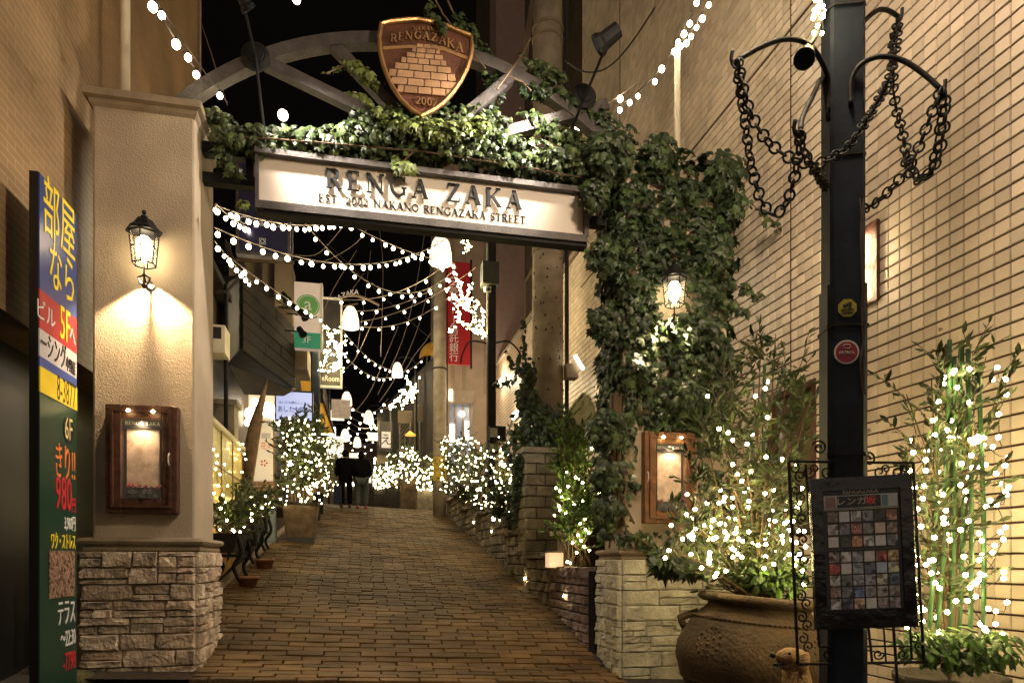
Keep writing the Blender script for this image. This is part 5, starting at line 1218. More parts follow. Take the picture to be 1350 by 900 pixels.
MB().tube(smooth_path([P(x, y, 13) for x, y in ((686, 462), (684, 485), (672, 503), (655, 508))]), .008, 4).build('stem', M['stem'], hv)

# lit shop front beyond, red banner, wall washers
rbn = thing('bank_banner', 'vertical red banner reading 三菱UFJ信託銀行 in white beside the concrete pole', 'banner', P(602, 480, 20.5))
YB = 20.5; A, B = P(587, 479, YB), P(620, 345, YB)
MB().bb(A.x, B.x, YB, YB + .12, A.z, P(600, 345, YB).z).build('cloth', lit('banner_red', (.36, .010, .013), .12, rough=.5, var=.1, bump=.2), rbn)  # glow in the red cloth stands for light shining on the banner
for k, ch in enumerate('三菱UFJ信託銀行'):
    yy = 372 + k * 12.4; text(ch, .29, Wht, rbn, P(598.5, yy, YB - .01), name='character')
MB().bb(B.x, B.x + .06, YB + .02, YB + .08, A.z - .1, P(600, 340, YB).z).build('bracket', M['iron'], rbn)
nb_ = thing('shop_building', 'pale shop building with lit blue-grey entrance at the bend beyond the red banner', 'building', (3.6, 24, 2.4))
YF = 22.6
def fp(x, y): return P(x, y, YF)
a_, b_ = fp(588, 655), fp(652, 300)
MB().bb(a_.x - .1, XW, YF, YF + 4, 2.2, 15).build('wall', pm('pale_render', (.40, .30, .22), .85, var=.15, ns=2), nb_)
q0, q1 = fp(596, 533), fp(622, 520); MB().bb(q0.x, q1.x, YF - .5, YF - .01, q0.z, q1.z).build('canopy', M['trim'], nb_)
q0, q1 = fp(590, 600), fp(622, 534); MB().bb(q0.x, q1.x, YF - .06, YF - .01, 2.3, q1.z).build('entrance', lit('entrance_blue', (.20, .22, .28), .5, rough=.3, bump=0), nb_)
for x in (591, 600, 610, 620): q0 = fp(x, 560); MB().bb(q0.x - .03, q0.x + .03, YF - .12, YF - .06, 2.3, fp(600, 534).z).build('mullion', M['trim'], nb_)
q0, q1 = fp(592, 582), fp(601, 560); MB().bb(q0.x, q1.x, YF - .11, YF - .07, q0.z, q1.z).build('lit_panel', M['lampglow'], nb_)
q0, q1 = fp(613, 582), fp(617, 556); MB().bb(q0.x, q1.x, YF - .11, YF - .07, q0.z, q1.z).build('lit_panel', M['lampglow'], nb_)
MB().ball(fp(608, 547) - Vector((0, .2, 0)), .10, 10).build('entrance_lamp', M['lampglow'], nb_, smooth=True)
q0 = fp(594, 528); MB().tube([q0, q0 + Vector((.0, -.1, .35))], .05, 8).build('wall_lamp', M['lampglow'], nb_)
for x in (597, 612, 640): q0 = fp(x, 500); MB().bb(q0.x - .05, q0.x + .05, YF - .05, YF - .005, fp(x, 520).z, 14).build('pilaster', M['trim'], nb_)
# wall washers on the tiled wall: bright patches beside the lamp post
for px, py, pw_, Yx in ((662, 502, 70, 0), (681, 545, 45, 1)):
    q0 = PX(px, py, XW - .06); fl = thing('wall_washer', ('upper' if not Yx else 'lower') + ' bright wall lamp on the tiled wall behind the dark lamp post', 'wall lamp', q0)
    MB().bb(XW - .14, XW - .04, q0.y - .35, q0.y + .35, q0.z - .10, q0.z + .02).build('shade', M['lampglow'], fl)
    MB().bb(XW - .05, XW - .003, q0.y - .38, q0.y + .38, q0.z - .12, q0.z + .04).build('back_plate', M['trim'], fl)
    light('washer_light', 'POINT', (XW - .35, q0.y, q0.z + .05), pw_, (1, .88, .62), .08, parent=fl)

# ---------------------------------------------------------------- lit shrubs on the right planters
def lit_shrub(px0, px1, pyt, pyb, Y, label, lab2, nb=70, lm='olive', ls=.10, stems=9, leafn=64, br=.0125, bm='bulb_far', dy=.5, lightnum=None):
    base = P((px0 + px1) / 2, pyb, Y); sts = []
    for k in range(stems):
        x = px0 + (px1 - px0) * (k + .5) / stems; e = P(x + rnd(-3, 3), pyt + rnd(0, .35) * (pyb - pyt), Y + rnd(-dy, dy)); b0 = P(x * .5 + (px0 + px1) * .25, pyb, Y + rnd(-dy, dy) * .5)
        m_ = b0.lerp(e, .5) + Vector((rnd(-.08, .08), rnd(-.08, .08), 0)); sts.append([b0, m_, e])
    s_ = shrub(base, sts, label, lm=lm, lsz=ls, leafn=leafn, sw=.008)
    pts = [P(rnd(px0 - 1, px1 + 1), pyt + (pyb - pyt) * (random.random() ** .8) * .96 + 2, Y - dy * rnd(.2, 1.2)) for _ in range(nb)]
    bulbs_thing(pts, None, lab2, r=br, parts=False, wire=False, mm=bm)
    return s_
lit_shrub(581, 604, 572, 650, 18.2, 'lit shrub just right of the slim concrete pole', 'fairy lights in the shrub just right of the slim concrete pole', 80, stems=8)
lit_shrub(602, 628, 572, 664, 15.6, 'lit shrub between the concrete pole and the dark lamp post', 'fairy lights in the shrub between concrete pole and dark lamp post', 95, stems=9)
lit_shrub(626, 648, 580, 672, 13.7, 'lit shrub just left of the dark lamp post', 'fairy lights in the shrub just left of the dark lamp post', 70, stems=8)
lit_shrub(648, 686, 570, 690, 12.3, 'lit shrub just right of the dark lamp post', 'fairy lights in the shrub just right of the dark lamp post', 115, stems=11)
for (x0, x1, yt, yb, Y, n_) in ((650, 690, 650, 698, 11.0, 8), (592, 640, 640, 668, 14.6, 8)):
    sts = [[P(rnd(x0, x1), yb, Y), P(rnd(x0, x1), (yt + yb) / 2, Y), P(rnd(x0, x1), yt, Y - .2)] for _ in range(n_)]
    shrub(P((x0 + x1) / 2, yb, Y), sts, 'dark unlit shrub spilling over the stone planter ' + ('nearest the block pillar' if Y < 12 else 'below the dark lamp post'), lm='ivy_d', lsz=.10, leafn=64)
# bright green shrub by the brick wall
sts = []
for k in range(20):
    x = rnd(735, 786); e = P(x, rnd(530, 620), rnd(7.9, 8.5)); b0 = P(rnd(752, 778), 745, 8.1); sts.append([b0, b0.lerp(e, .5) + Vector((rnd(-.1, .1), rnd(-.1, .1), 0)), e])
for k in range(8): sts.append([P(rnd(745, 780), 745, 7.9), P(rnd(735, 785), 700, 7.8), P(rnd(738, 785), rnd(640, 690), 7.7)])
shrub(P(760, 745, 8.1), sts, 'bright green feathery shrub lit from within, between block pillar and ivy', lm='green', lsz=.085, leafn=88)
gpts = [P(x, y, 7.75) for x, y in ((733, 643), (738, 647), (759, 629), (764, 632), (768, 636), (761, 637), (749, 641), (750, 658), (756, 660), (747, 622), (737, 667), (731, 679), (738, 672), (746, 676), (770, 645), (757, 665), (768, 660), (789, 622), (790, 650), (780, 591), (765, 690), (772, 698), (776, 702), (762, 705), (755, 715), (748, 740), (752, 742), (760, 728), (770, 720), (777, 725), (766, 712), (771, 684), (741, 655))]
bulbs_thing(gpts, BM2, 'fairy lights in the bright green shrub between block pillar and ivy')

# far planters beyond the crest, each with a lit shrub
fz = 2.47
for i, (x0, x1, yt, yb, Y, mt, lb_) in enumerate(((549, 572, 598, 648, 21.4, 'greystone', 'pale stone planter box nearest the slim concrete pole, beyond the crest'), (528, 550, 582, 640, 22.8, 'terra', 'wide brown planter box in the middle beyond the crest'), (508, 530, 594, 645, 24.4, 'wood_slat', 'dark planter box second from the left beyond the crest'), (492, 510, 612, 646, 26.0, 'wood_slat', 'dark planter box farthest along the alley beyond the crest'))):
    A, B = P(x0, yb, Y), P(x1, yb, Y); zb = g(1.5, Y); pt = thing('planter_box', lb_, 'planter', ((A.x + B.x) / 2, Y, zb)); zt = P(x0, yb - (2 if i != 1 else 8), Y).z
    f = MB().bb(A.x, B.x, Y - .25, Y + .35, zb - .1, zt); bevel(f.build('box', M[mt], pt), .02)
    MB().bb(A.x - .04, B.x + .04, Y - .30, Y + .40, zt, zt + .05).build('rim', M[mt], pt)
    lit_shrub(x0 + 1, x1, yt, yb - 2, Y, 'lit shrub growing in the ' + lb_.replace(' planter box', ' planter'), 'fairy lights in the shrub of the ' + lb_.split(',')[0].replace(' planter box', ' planter').replace(' beyond the crest', ''), 62, ls=.12, stems=8, leafn=32, dy=.4, br=.019, bm='bulb_far')

# ================================================================ LEFT SIDE OF THE ALLEY
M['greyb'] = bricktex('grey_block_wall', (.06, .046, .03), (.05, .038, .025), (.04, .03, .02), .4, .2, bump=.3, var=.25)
XA = -2.5
sb = thing('shop_row_building', 'low dark shop building with grey block wall just beyond the left pillar', 'building', (XA, 15, 1.5))
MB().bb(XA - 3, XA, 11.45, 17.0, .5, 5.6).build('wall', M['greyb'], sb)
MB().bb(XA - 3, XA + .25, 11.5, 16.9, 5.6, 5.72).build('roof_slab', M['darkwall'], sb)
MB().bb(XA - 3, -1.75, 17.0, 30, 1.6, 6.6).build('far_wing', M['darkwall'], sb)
ac = P(290, 450, 11.9); at = thing('air_conditioner', 'small white wall air conditioner unit just right of the left pillar', 'air conditioner', (ac.x, 11.9, ac.z))
z0, z1 = P(290, 468, 11.9).z, P(290, 432, 11.9).z; MB().bb(XA - .1, ac.x + .10, 11.75, 12.2, z0, z1).build('casing', M['cream'], at); MB().bb(ac.x - .14, ac.x + .05, 11.74, 11.75, (z0 + z1) / 2, z1 - .04).build('grille', M['black'], at)
q = P(298, 480, 12.2); dp_ = MB().tube([(q.x, 12.2, 2.2), (q.x, 12.2, 5.6)], .035, 8).build('drain_pipe', M['iron'], None); tag(dp_, 'dark drain pipe on the block wall right of the air conditioner', 'pipe')
# grey gate post and concrete block behind the screen
q0 = P(283, 700, 12.6); q1 = P(309, 534, 12.6)
pc1 = MB().bb(XA - .05, q1.x, 12.6, 13.0, 1.2, q1.z).build('shaft', M['concrete'], None); pt = thing('gate_post', 'plain concrete post with flat cap behind the yellow screen', 'post', (-2.3, 12.8, 1.2)); pc1.parent = pt; pc1.matrix_parent_inverse = wm(pt).inverted()
MB().bb(XA - .05, q1.x + .05, 12.55, 13.05, q1.z, q1.z + .09).build('cap', M['concrete'], pt)
# dark slatted box overhang (from its four visible corners)
ob = thing('timber_overhang', 'dark weathered timber-clad overhang jutting over the left shops', 'overhang', P(340, 450, 14.5))
c_ = [P(318, 460, 13.2), P(387, 511, 15.2), P(387, 432, 15.2), P(318, 362, 13.2)]
core = MB().hexa([Vector(p) + Vector((-.03, .05, 0)) for p in c_], (-1.6, .5, 0)); core.build('core', M['darkwall'], ob)
nr = (c_[1] - c_[0]).cross(c_[3] - c_[0]).normalized(); nr = -nr if nr.y > 0 else nr
for k in range(6):
    a0, a1 = k / 6, (k + 1) / 6 - .012; lo0, lo1 = c_[0].lerp(c_[3], a0), c_[1].lerp(c_[2], a0); hi0, hi1 = c_[0].lerp(c_[3], a1), c_[1].lerp(c_[2], a1); j = .5 + rnd(-.2, .2)
    for (u, v_) in ((0, j - .004), (j + .004, 1)):
        pts = [lo0.lerp(lo1, u), lo0.lerp(lo1, v_), hi0.lerp(hi1, v_), hi0.lerp(hi1, u)]; MB().hexa([p + nr * rnd(.03, .045) for p in pts], -nr * .05).build('plank', M['wood_slat'], ob)
l0 = P(301, 475, 13.0); l1 = P(301, 372, 13.0); MB().hexa([l0, c_[0] - Vector((.02, 0, 0)), c_[3] - Vector((.02, 0, 0)), l1], (-.1, .3, 0)).build('side_face', M['black'], ob)
MB().hexa([P(302, 482, 13), P(387, 515, 15.2), P(374, 522, 14.8), P(322, 520, 13.2)], (0, .1, .05)).build('soffit', M['wood_slat'], ob)
# spotlights and cables on top of the overhang
for i, (x, y, lb_) in enumerate(((378, 395, 'uppermost small spotlight on the edge of the timber overhang'), (392, 410, 'second small spotlight at the tip of the timber overhang'), (402, 418, 'small black spotlight before the green letter sign'), (399, 440, 'lowest small black spotlight, over the green band of the sign'))):
    h_ = P(x, y, 13.6 + i * .15); spot(h_, h_ + Vector((.3, -.2, -.5)), [h_ + Vector((-.35, .1, .08)), h_ + Vector((-.1, .02, .05)), h_], lb_, 0, r=.07, glow=M['iron'])
cb = MB()
for k in range(5): cb.tube(smooth_path([P(x + rnd(-3, 3), y + rnd(-3, 3), 11.6) for x, y in ((300, 318), (306, 345), (322, 352), (318, 362), (300, 382), (286, 384))]), .012, 4)
tag(cb.build('cable_bundle', M['wire'], None), 'tangle of dark cables on the corner above the timber overhang', 'cables', kind='stuff')
tag(MB().tube(smooth_path([P(x, y, 12.5) for x, y in ((318, 362), (345, 385), (372, 400), (400, 418), (418, 418))]), .010, 4).build('spotlight_cable', M['wire'], None), 'dark cable running along the top edge of the timber overhang', 'cable')
# pale striped awnings and a steel frame above
M['sheet'] = pm('pale_sheet', (.16, .125, .085), .8, var=.2, ns=3)
wa = thing('pale_canopy', 'folded pale canopy sheets hanging under a steel rail above the timber overhang', 'canopy', P(345, 345, 17))
for k, (xa, xb, ya, yb, yc_) in enumerate(((302, 320, 342, 366, 372), (322, 342, 344, 378, 374), (346, 362, 346, 372, 390), (362, 386, 346, 402, 398))):
    MB().hexa([P(xa, yb, 17), P(xb, yc_, 17.3), P(xb, ya, 17.3), P(xa, ya, 17)], (0, .12, 0)).build('sheet', M['sheet'], wa)
MB().tube([P(300, 342, 16.9), P(388, 346, 16.9)], .04, 6).build('rail', M['stem'], wa)
MB().bb(P(386, 400, 17.3).x - .9, P(386, 400, 17.3).x, 17.3, 18, 3, P(386, 350, 17.3).z).build('end_panel', M['sheet'], wa)
# navy sign
YN = 10.6; A, B = P(313, 333, YN), P(381, 245, YN)
ns_ = thing('navy_sign', 'large navy blue framed sign under the left end of the name board', 'sign', ((A.x + B.x) / 2, YN, A.z))
MB().bb(A.x, B.x, YN, YN + .1, A.z, B.z + .3).build('panel', lit('navy_print', (.010, .010, .045), .10, rough=.4, bump=0, var=.1), ns_)
fr_ = MB(); e = .02
fr_.bb(A.x - e, A.x + e, YN - .02, YN + .12, A.z, B.z + .3).bb(B.x - e, B.x + e, YN - .02, YN + .12, A.z, B.z + .3).bb(A.x - e, B.x + e, YN - .021, YN + .121, A.z - e, A.z + e); fr_.build('frame', M['gunmetal'], ns_)
text('Organica', .17, Wht, ns_, P(344, 293, YN - .01)); q = P(346, 318, YN - .012)
MB().tube([(q.x + .045 * math.cos(k * PI / 2 + PI / 4) * 1.3, q.y, q.z + .045 * math.sin(k * PI / 2 + PI / 4) * 1.3) for k in range(4)], .005, 4, closed=True).tube([(q.x + .03 * math.cos(k * PI / 3), q.y, q.z + .03 * math.sin(k * PI / 3)) for k in range(6)], .005, 4, closed=True).build('logo', Wht, ns_)
MB().tube([P(385, 250, YN + .1), P(385, 340, YN + .1)], .02, 6).build('hanger', M['gunmetal'], ns_)
# letter-a sign
YA_ = 14.8; A, B = P(388, 458, YA_), P(424, 374, YA_)
as_ = thing('cafe_sign', 'cream box sign with a white letter a in a green circle and green 3F band', 'sign', ((A.x + B.x) / 2, YA_, A.z))
MB().bb(A.x, B.x, YA_, YA_ + .2, A.z, B.z).build('box', lit('sign_cream', (.62, .50, .40), .40, rough=.5, bump=0, var=.1), as_)
Grn = lit('sign_green', (.10, .26, .06), .35, rough=.5, bump=0, var=.1); q = P(406, 403, YA_ - .004); disc(q, .235, 28, 'circle', Grn, as_, Vector((0, -1, 0)), th=.004)
MB().tube([(q.x + .205 * math.cos(2 * PI * k / 28), q.y - .006, q.z + .205 * math.sin(2 * PI * k / 28)) for k in range(28)], .006, 4, closed=True).build('ring', Wht, as_)
text('a', .38, Wht, as_, q + Vector((0, -.008, .03))); gz0, gz1 = A.z, P(400, 438, YA_).z
MB().bb(A.x, B.x, YA_ - .006, YA_, gz0, gz1).build('band', lit('sign_teal', (.03, .24, .13), .4, rough=.5, bump=0, var=.1), as_); text('3F', .19, Wht, as_, P(404, 448, YA_ - .012)); MB().bb(B.x - .02, B.x + .02, YA_ - .01, YA_ + .21, A.z, B.z + .01).build('edge', M['white'], as_)
q0, q1 = P(388, 462, 15.4), P(406, 490, 15.4); MB().bb(q0.x, q1.x, 15.2, 16.2, q1.z, q0.z + .1).build('chimney_box', M['sheet'], None); tag(bpy.data.objects['chimney_box'], 'small pale wall box directly below the green banded sign', 'wall box')
# blue-lit sign
YP = 15.6; A, B = P(364, 552, YP), P(411, 518, YP)
ps = thing('backlit_sign', 'pale blue backlit sign with dark Japanese writing above the big lit plant', 'sign', ((A.x + B.x) / 2, YP, A.z))
MB().bb(A.x, B.x, YP, YP + .15, A.z, B.z).build('face', em('blue_sign_glow', (.55, .62, 1.0), .75), ps); MB().bb(A.x - .03, B.x + .03, YP + .01, YP + .2, A.z - .04, B.z + .04).build('casing', M['black'], ps)
text('あしたも晴れ', .15, M['black'], ps, P(388, 540, YP - .01), sx=.78); text('あしたも晴れにしたい', .065, M['black'], ps, P(388, 531, YP - .01))
# dark post with star lights, arch lettering, tall sign
q = P(416, 560, 16.6); dpst = thing('iron_post', 'dark blue iron post carrying the left star-shaped light', 'post', (q.x, 16.6, g(q.x, 16.6)))
MB().add(*prm(q, .10, g(q.x, 16.6) - .1, P(416, 440, 16.6).z, .25)).build('post', M['navy'], dpst)
YT = 17.4; A, B = P(421, 509, YT), P(450, 395, YT)
ts = thing('tall_sign', 'tall narrow framed sign with eRoom lettering at its foot, left of the alley', 'sign', ((A.x + B.x) / 2, YT, A.z))
fr_ = MB(); e = .022; fr_.bb(A.x - e, A.x + e, YT - .04, YT + .1, A.z, B.z).bb(B.x - e, B.x + e, YT - .04, YT + .1, A.z, B.z).bb(A.x - e, B.x + e, YT - .041, YT + .101, A.z - e, A.z + e).bb(A.x - e, B.x + e, YT - .041, YT + .101, B.z - e, B.z + e); fr_.build('frame', lit('pale_frame', (.6, .52, .42), .4, bump=0), ts)
MB().bb(A.x, B.x, YT, YT + .06, A.z, B.z).build('panel', pm('sign_dark', (.03, .028, .03), .5, bump=0), ts); text('eRoom', .20, Wht, ts, P(436, 499, YT - .01), sx=.72)
q = P(437, 484, YT - .02); MB().tube([(q.x + .11 * math.cos(k), q.y, q.z + .10 * math.sin(k)) for k in (0, .5, 1, 1.6, 2.2, 2.8, 3.3, 3.9, 4.5, 5.1, 5.6)], .010, 4).build('logo', Wht, ts)
# shop front with globe lamps, folded parasol, standing banner
def globe(x, y, Y, r, lb_): o = MB().ball(P(x, y, Y), r, 12).build('globe_lamp', M['lampglow'], None, smooth=True); tag(o, lb_, 'globe lamp'); return o
sf_ = thing('lit_shop', 'brightly lit shop front with white upper panel below the timber overhang', 'shop front', P(340, 640, 16.5))
MB().bb(P(326, 600, 16.6).x, P(362, 600, 16.6).x, 16.6, 16.8, 2.2, P(340, 516, 16.6).z).build('lit_window', lit('window_glow', (1.0, .80, .58), .45, bump=0, var=.2, ns=3), sf_)
MB().bb(P(362, 600, 16.4).x, P(371, 600, 16.4).x, 16.4, 16.8, 2.2, P(340, 516, 16.6).z).build('column', M['trim'], sf_)
MB().tube([P(368, 560, 16.2), P(368, 640, 16.2)], .05, 8).build('drain_pipe', pm('blue_grey_pipe', (.16, .19, .22), .4, metal=.5), sf_)
for (x, y, r_, lb_) in ((331, 545, .14, 'leftmost globe lamp of the lit shop front'), (327, 557, .08, 'small globe lamp at the lower left of the lit shop front'), (353, 540, .16, 'large globe lamp behind the standing banner'), (365, 555, .11, 'globe lamp just right of the standing banner'), (336, 530, .09, 'upper globe lamp of the lit shop front')): globe(x, y, 15.9, r_, lb_)
sbn = thing('standing_banner', 'white standing banner with red flower and brick-patterned foot before the lit shop', 'banner', P(345, 655, 13.6)); YQ = 13.6
MB().prism([P(334, 633, YQ), P(360, 633, YQ), P(360, 553, YQ), P(345, 551, YQ)], (0, .03, 0)).build('cloth', lit('banner_white', (.80, .66, .45), .55, rough=.7, var=.1, bump=0), sbn)  # white cloth glows by itself in place of the shop light on it
MB().prism([P(330, 655, YQ), P(360, 655, YQ), P(360, 634, YQ), P(334, 634, YQ)], (0, .03, 0)).build('foot_print', bricktex('printed_brick', (.40, .22, .14), (.34, .18, .12), (.6, .45, .33), .2, .07, axis='xz', ms=.15, var=.1, bump=0), sbn)
MB().tube([P(329, 660, YQ), P(346, 548, YQ)], .018, 6).tube([P(361, 660, YQ), P(361, 550, YQ)], .014, 6).build('pole', pm('light_wood', (.42, .28, .15), .6), sbn)
q = P(348, 610, YQ - .01); fl = MB()
for k in range(5): fl.prism([q + Vector((.075 * math.cos(a) * s_, 0, .075 * math.sin(a) * s_)) for a, s_ in ((k * 1.257, 1), (k * 1.257 + .35, .7), (k * 1.257 + .2, .25), (k * 1.257 - .35, .7))][::-1], (0, .004, 0))
fl.build('flower_print', Redp, sbn); q = P(351, 574, YQ - .01); MB().bb(q.x - .08, q.x + .08, YQ - .012, YQ, q.z - .05, q.z + .05).build('label_print', Wht, sbn)
text('花の', .15, Org, sbn, P(352, 588, YQ - .01), sx=.8)
par = thing('folded_parasol', 'folded brown cloth parasol leaning beside the white standing banner', 'parasol', P(329, 650, 13.9))
MB().tube([P(327, 650, 13.8), P(327, 630, 13.8), P(331, 590, 13.8), P(336, 560, 13.8), P(345, 528, 13.8), P(352, 502, 13.8)], [.06, .10, .13, .11, .06, .015], 9).build('cloth', pm('brown_cloth', (.26, .17, .10), .85, var=.35, ns=8, bump=.5), par, smooth=True)
MB().tube([P(324, 664, 13.8), P(353, 498, 13.8)], .018, 6).build('pole', M['stem'], par)
# yellow awning + small sign
ya = thing('yellow_awning', 'yellow triangular awning behind the dark blue iron post', 'awning', P(425, 540, 18)); Ya_ = 18.2
MB().prism([P(396, 500, Ya_), P(417, 503, Ya_), P(441, 571, Ya_ - .6), P(404, 571, Ya_ - .6)], (0, .15, .02)).build('canvas', lit('yellow_canvas', (.50, .27, .02), .12, rough=.7, var=.15, bump=.2), ya)  # canvas has a faint glow of its own instead of lamplight
MB().tube([P(417, 503, Ya_), P(441, 571, Ya_ - .65)], .03, 6).build('frame', M['iron'], ya)
q0, q1 = P(437, 549, 21), P(462, 527, 21); ws = MB().bb(q0.x, q1.x, 21, 21.2, q0.z, q1.z).build('white_box_sign', lit('sign_offwhite', (.45, .36, .27), .3, bump=0, var=.3, ns=8), None); tag(ws, 'small off-white box sign under the fourth bell lamp on the left', 'sign')
# yellow-lit terrace screen
XT = -2.02; tsn = thing('terrace_screen', 'yellow-lit terrace screen of framed panels just beyond the left pillar', 'screen', (XT, 11.5, 1.3))
ya0, ya1 = 9.0, PX(319, 600, XT).y; zt0 = PX(300, 576, XT).z; zt1 = zt0
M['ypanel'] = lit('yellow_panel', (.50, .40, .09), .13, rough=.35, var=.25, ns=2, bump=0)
cols = 4
for i in range(cols):
    for j in range(3):
        a_, b_ = ya0 + (ya1 - ya0) * i / cols, ya0 + (ya1 - ya0) * (i + 1) / cols; z0_, z1_ = 1.25 + (zt0 - 1.25) * j / 3, 1.25 + (zt0 - 1.25) * (j + 1) / 3
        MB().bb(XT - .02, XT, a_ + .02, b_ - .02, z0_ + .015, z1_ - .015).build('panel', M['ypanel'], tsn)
fr_ = MB()
for i in range(cols + 1): y_ = ya0 + (ya1 - ya0) * i / cols; fr_.bb(XT - .04, XT + .015, y_ - .02, y_ + .02, 1.1, zt0)
for j in range(3): z_ = 1.25 + (zt0 - 1.25) * j / 3; fr_.bb(XT - .03, XT + .01, ya0, ya1, z_ - .012, z_ + .012)
fr_.build('frame', M['wood_r'], tsn); MB().bb(XT - .06, XT + .05, ya0, ya1 + .05, zt0, zt0 + .06).build('top_rail', M['cream'], tsn)
bulbs_thing([PX(x, y, XT + .10) for x, y in ((281, 592), (286, 600), (284, 618), (290, 625), (296, 612), (288, 640), (282, 650), (294, 652), (300, 640), (322, 598), (324, 605), (319, 622), (320, 585), (297, 662), (305, 668), (283, 664), (290, 672), (286, 610), (315, 592))], BM2, 'fairy lights hanging on the yellow-lit terrace screen', r=1.1)
# wooden trough below the screen; lamplight on it is put into the wood as glow
wt = thing('wooden_trough', 'amber-lit wooden trough below the yellow screen', 'planter', (-1.98, 10.2, .8)); q0, q1 = P(283, 738, 9.6), P(316, 676, 9.6)
MB().bb(-2.02, -1.86, 9.1, 11.4, g(-2, 9.6), 1.52).build('box', lit('amber_glow_wood', (.36, .19, .04), .12, rough=.5, var=.4, ns=6), wt); MB().bb(-2.03, -1.80, 9.1, 11.4, 1.52, 1.60).build('ledge', M['wood_d'], wt)
# low iron-legged planter benches with lit plants
for i, (y0_, y1_, lb_) in enumerate(((9.15, 10.05, 'nearest black iron-legged planter trough behind the left pillar'), (10.35, 11.25, 'middle black iron-legged planter trough on the left kerb'), (11.55, 12.3, 'farthest black iron-legged planter trough beside the big brown pot'))):
    gz = g(-1.7, (y0_ + y1_) / 2); t = thing('planter_trough', lb_, 'planter', (-1.66, (y0_ + y1_) / 2, gz)); xa, xb = -1.90, -1.50; zt = gz + .62
    MB().add([(xa, y0_, zt), (xb, y0_, zt), (xb, y1_, zt), (xa, y1_, zt), (xa + .07, y0_ + .05, zt - .24), (xb - .07, y0_ + .05, zt - .24), (xb - .07, y1_ - .05, zt - .24), (xa + .07, y1_ - .05, zt - .24)], [(0, 1, 2, 3), (7, 6, 5, 4), (0, 4, 5, 1), (1, 5, 6, 2), (2, 6, 7, 3), (3, 7, 4, 0)]).build('trough', M['wood_slat'], t)
    for yy in (y0_ + .08, y1_ - .08):
        for xx, sg_ in ((xa + .03, -1), (xb - .03, 1)):
            MB().tube(smooth_path([(xx + sg_ * .01, yy, zt - .05), (xx + sg_ * .05, yy, zt - .25), (xx - sg_ * .04, yy, zt - .42), (xx + sg_ * .03, yy, gz + .02)]), .026, 6).build('leg', M['iron'], t)
    MB().bb(xa + .02, xb - .02, y0_ + .05, y1_ - .05, zt - .30, zt - .26).build('shelf', M['iron'], t)
    sts = [[Vector((rnd(xa, xb), rnd(y0_, y1_), zt - .05)), Vector((rnd(xa, xb), rnd(y0_, y1_), zt + .12)), Vector((rnd(xa - .05, xb + .15), rnd(y0_, y1_), zt + rnd(.1, .38)))] for _ in range(9)]
    nm = lb_.split(' black')[0]; shrub((-1.7, (y0_ + y1_) / 2, zt), sts, 'leafy plants growing in the %s iron-legged trough' % nm, name='trough_plant', cat='plant', lm='ivy', lsz=.10, leafn=56, shape=OVAL)
    bulbs_thing([Vector((rnd(xa, xb + .12), rnd(y0_, y1_), zt + rnd(.02, .36))) for _ in range(14)], BM2, 'fairy lights over the plants of the %s iron-legged trough' % nm, r=1.15)
MB
for x, y, Y, lb_ in ((327, 775, 9.3, 'nearest small clay pot foot under the planter troughs'), (349, 742, 10.6, 'small clay pot between the troughs on the left kerb')):
    q = P(x, y, Y); t = MB().lathe((q.x, Y, g(q.x, Y) - .01), [(.09, 0), (.13, .12), (.14, .12), (.14, .15), (.11, .15), (.10, .10)], 14).build('clay_pot', pm('orange_clay', (.30, .14, .08), .8), None, smooth=True); tag(t, lb_, 'flower pot')
sts = [[P(rnd(312, 335), 695, 12.8), P(rnd(305, 342), 670, 12.8), P(rnd(302, 345), rnd(642, 665), 12.6)] for _ in range(12)]
shrub(P(325, 695, 12.8), sts, 'dark round bush with a few bulbs before the white standing banner', name='bush', cat='bush', lm='ivy_d', lsz=.12, leafn=72, shape=OVAL)
q = P(327, 690, 12.8); t = MB().lathe((q.x, 12.8, g(q.x, 12.8)), [(.16, 0), (.22, .35), (.24, .35), (.24, .45), (.18, .45), (.17, .3)], 16).build('black_pot', M['black'], None, smooth=True); tag(t, 'black pot under the dark round bush', 'pot')
bulbs_thing([P(x, y, 12.4) for x, y in ((325, 662), (329, 665), (333, 659), (322, 652), (318, 680), (338, 668))], BM2, 'few fairy lights in the dark round bush', r=1.2)
# a-frame blue crate
q = P(350, 668, 12.9); t = thing('signboard', 'small grey-blue folding signboard beside the trough plants', 'signboard', (q.x, 12.9, g(q.x, 12.9))); Z = g(q.x, 12.9)
for s_ in (-1, 1): MB().hexa([(q.x - .18, 12.9 + .15 * s_, Z), (q.x + .18, 12.9 + .15 * s_, Z), (q.x + .18, 12.9 + .02 * s_, Z + .62), (q.x - .18, 12.9 + .02 * s_, Z + .62)], (0, .02, 0)).build('leaf', pm('grey_blue_board', (.13, .17, .20), .5), t)
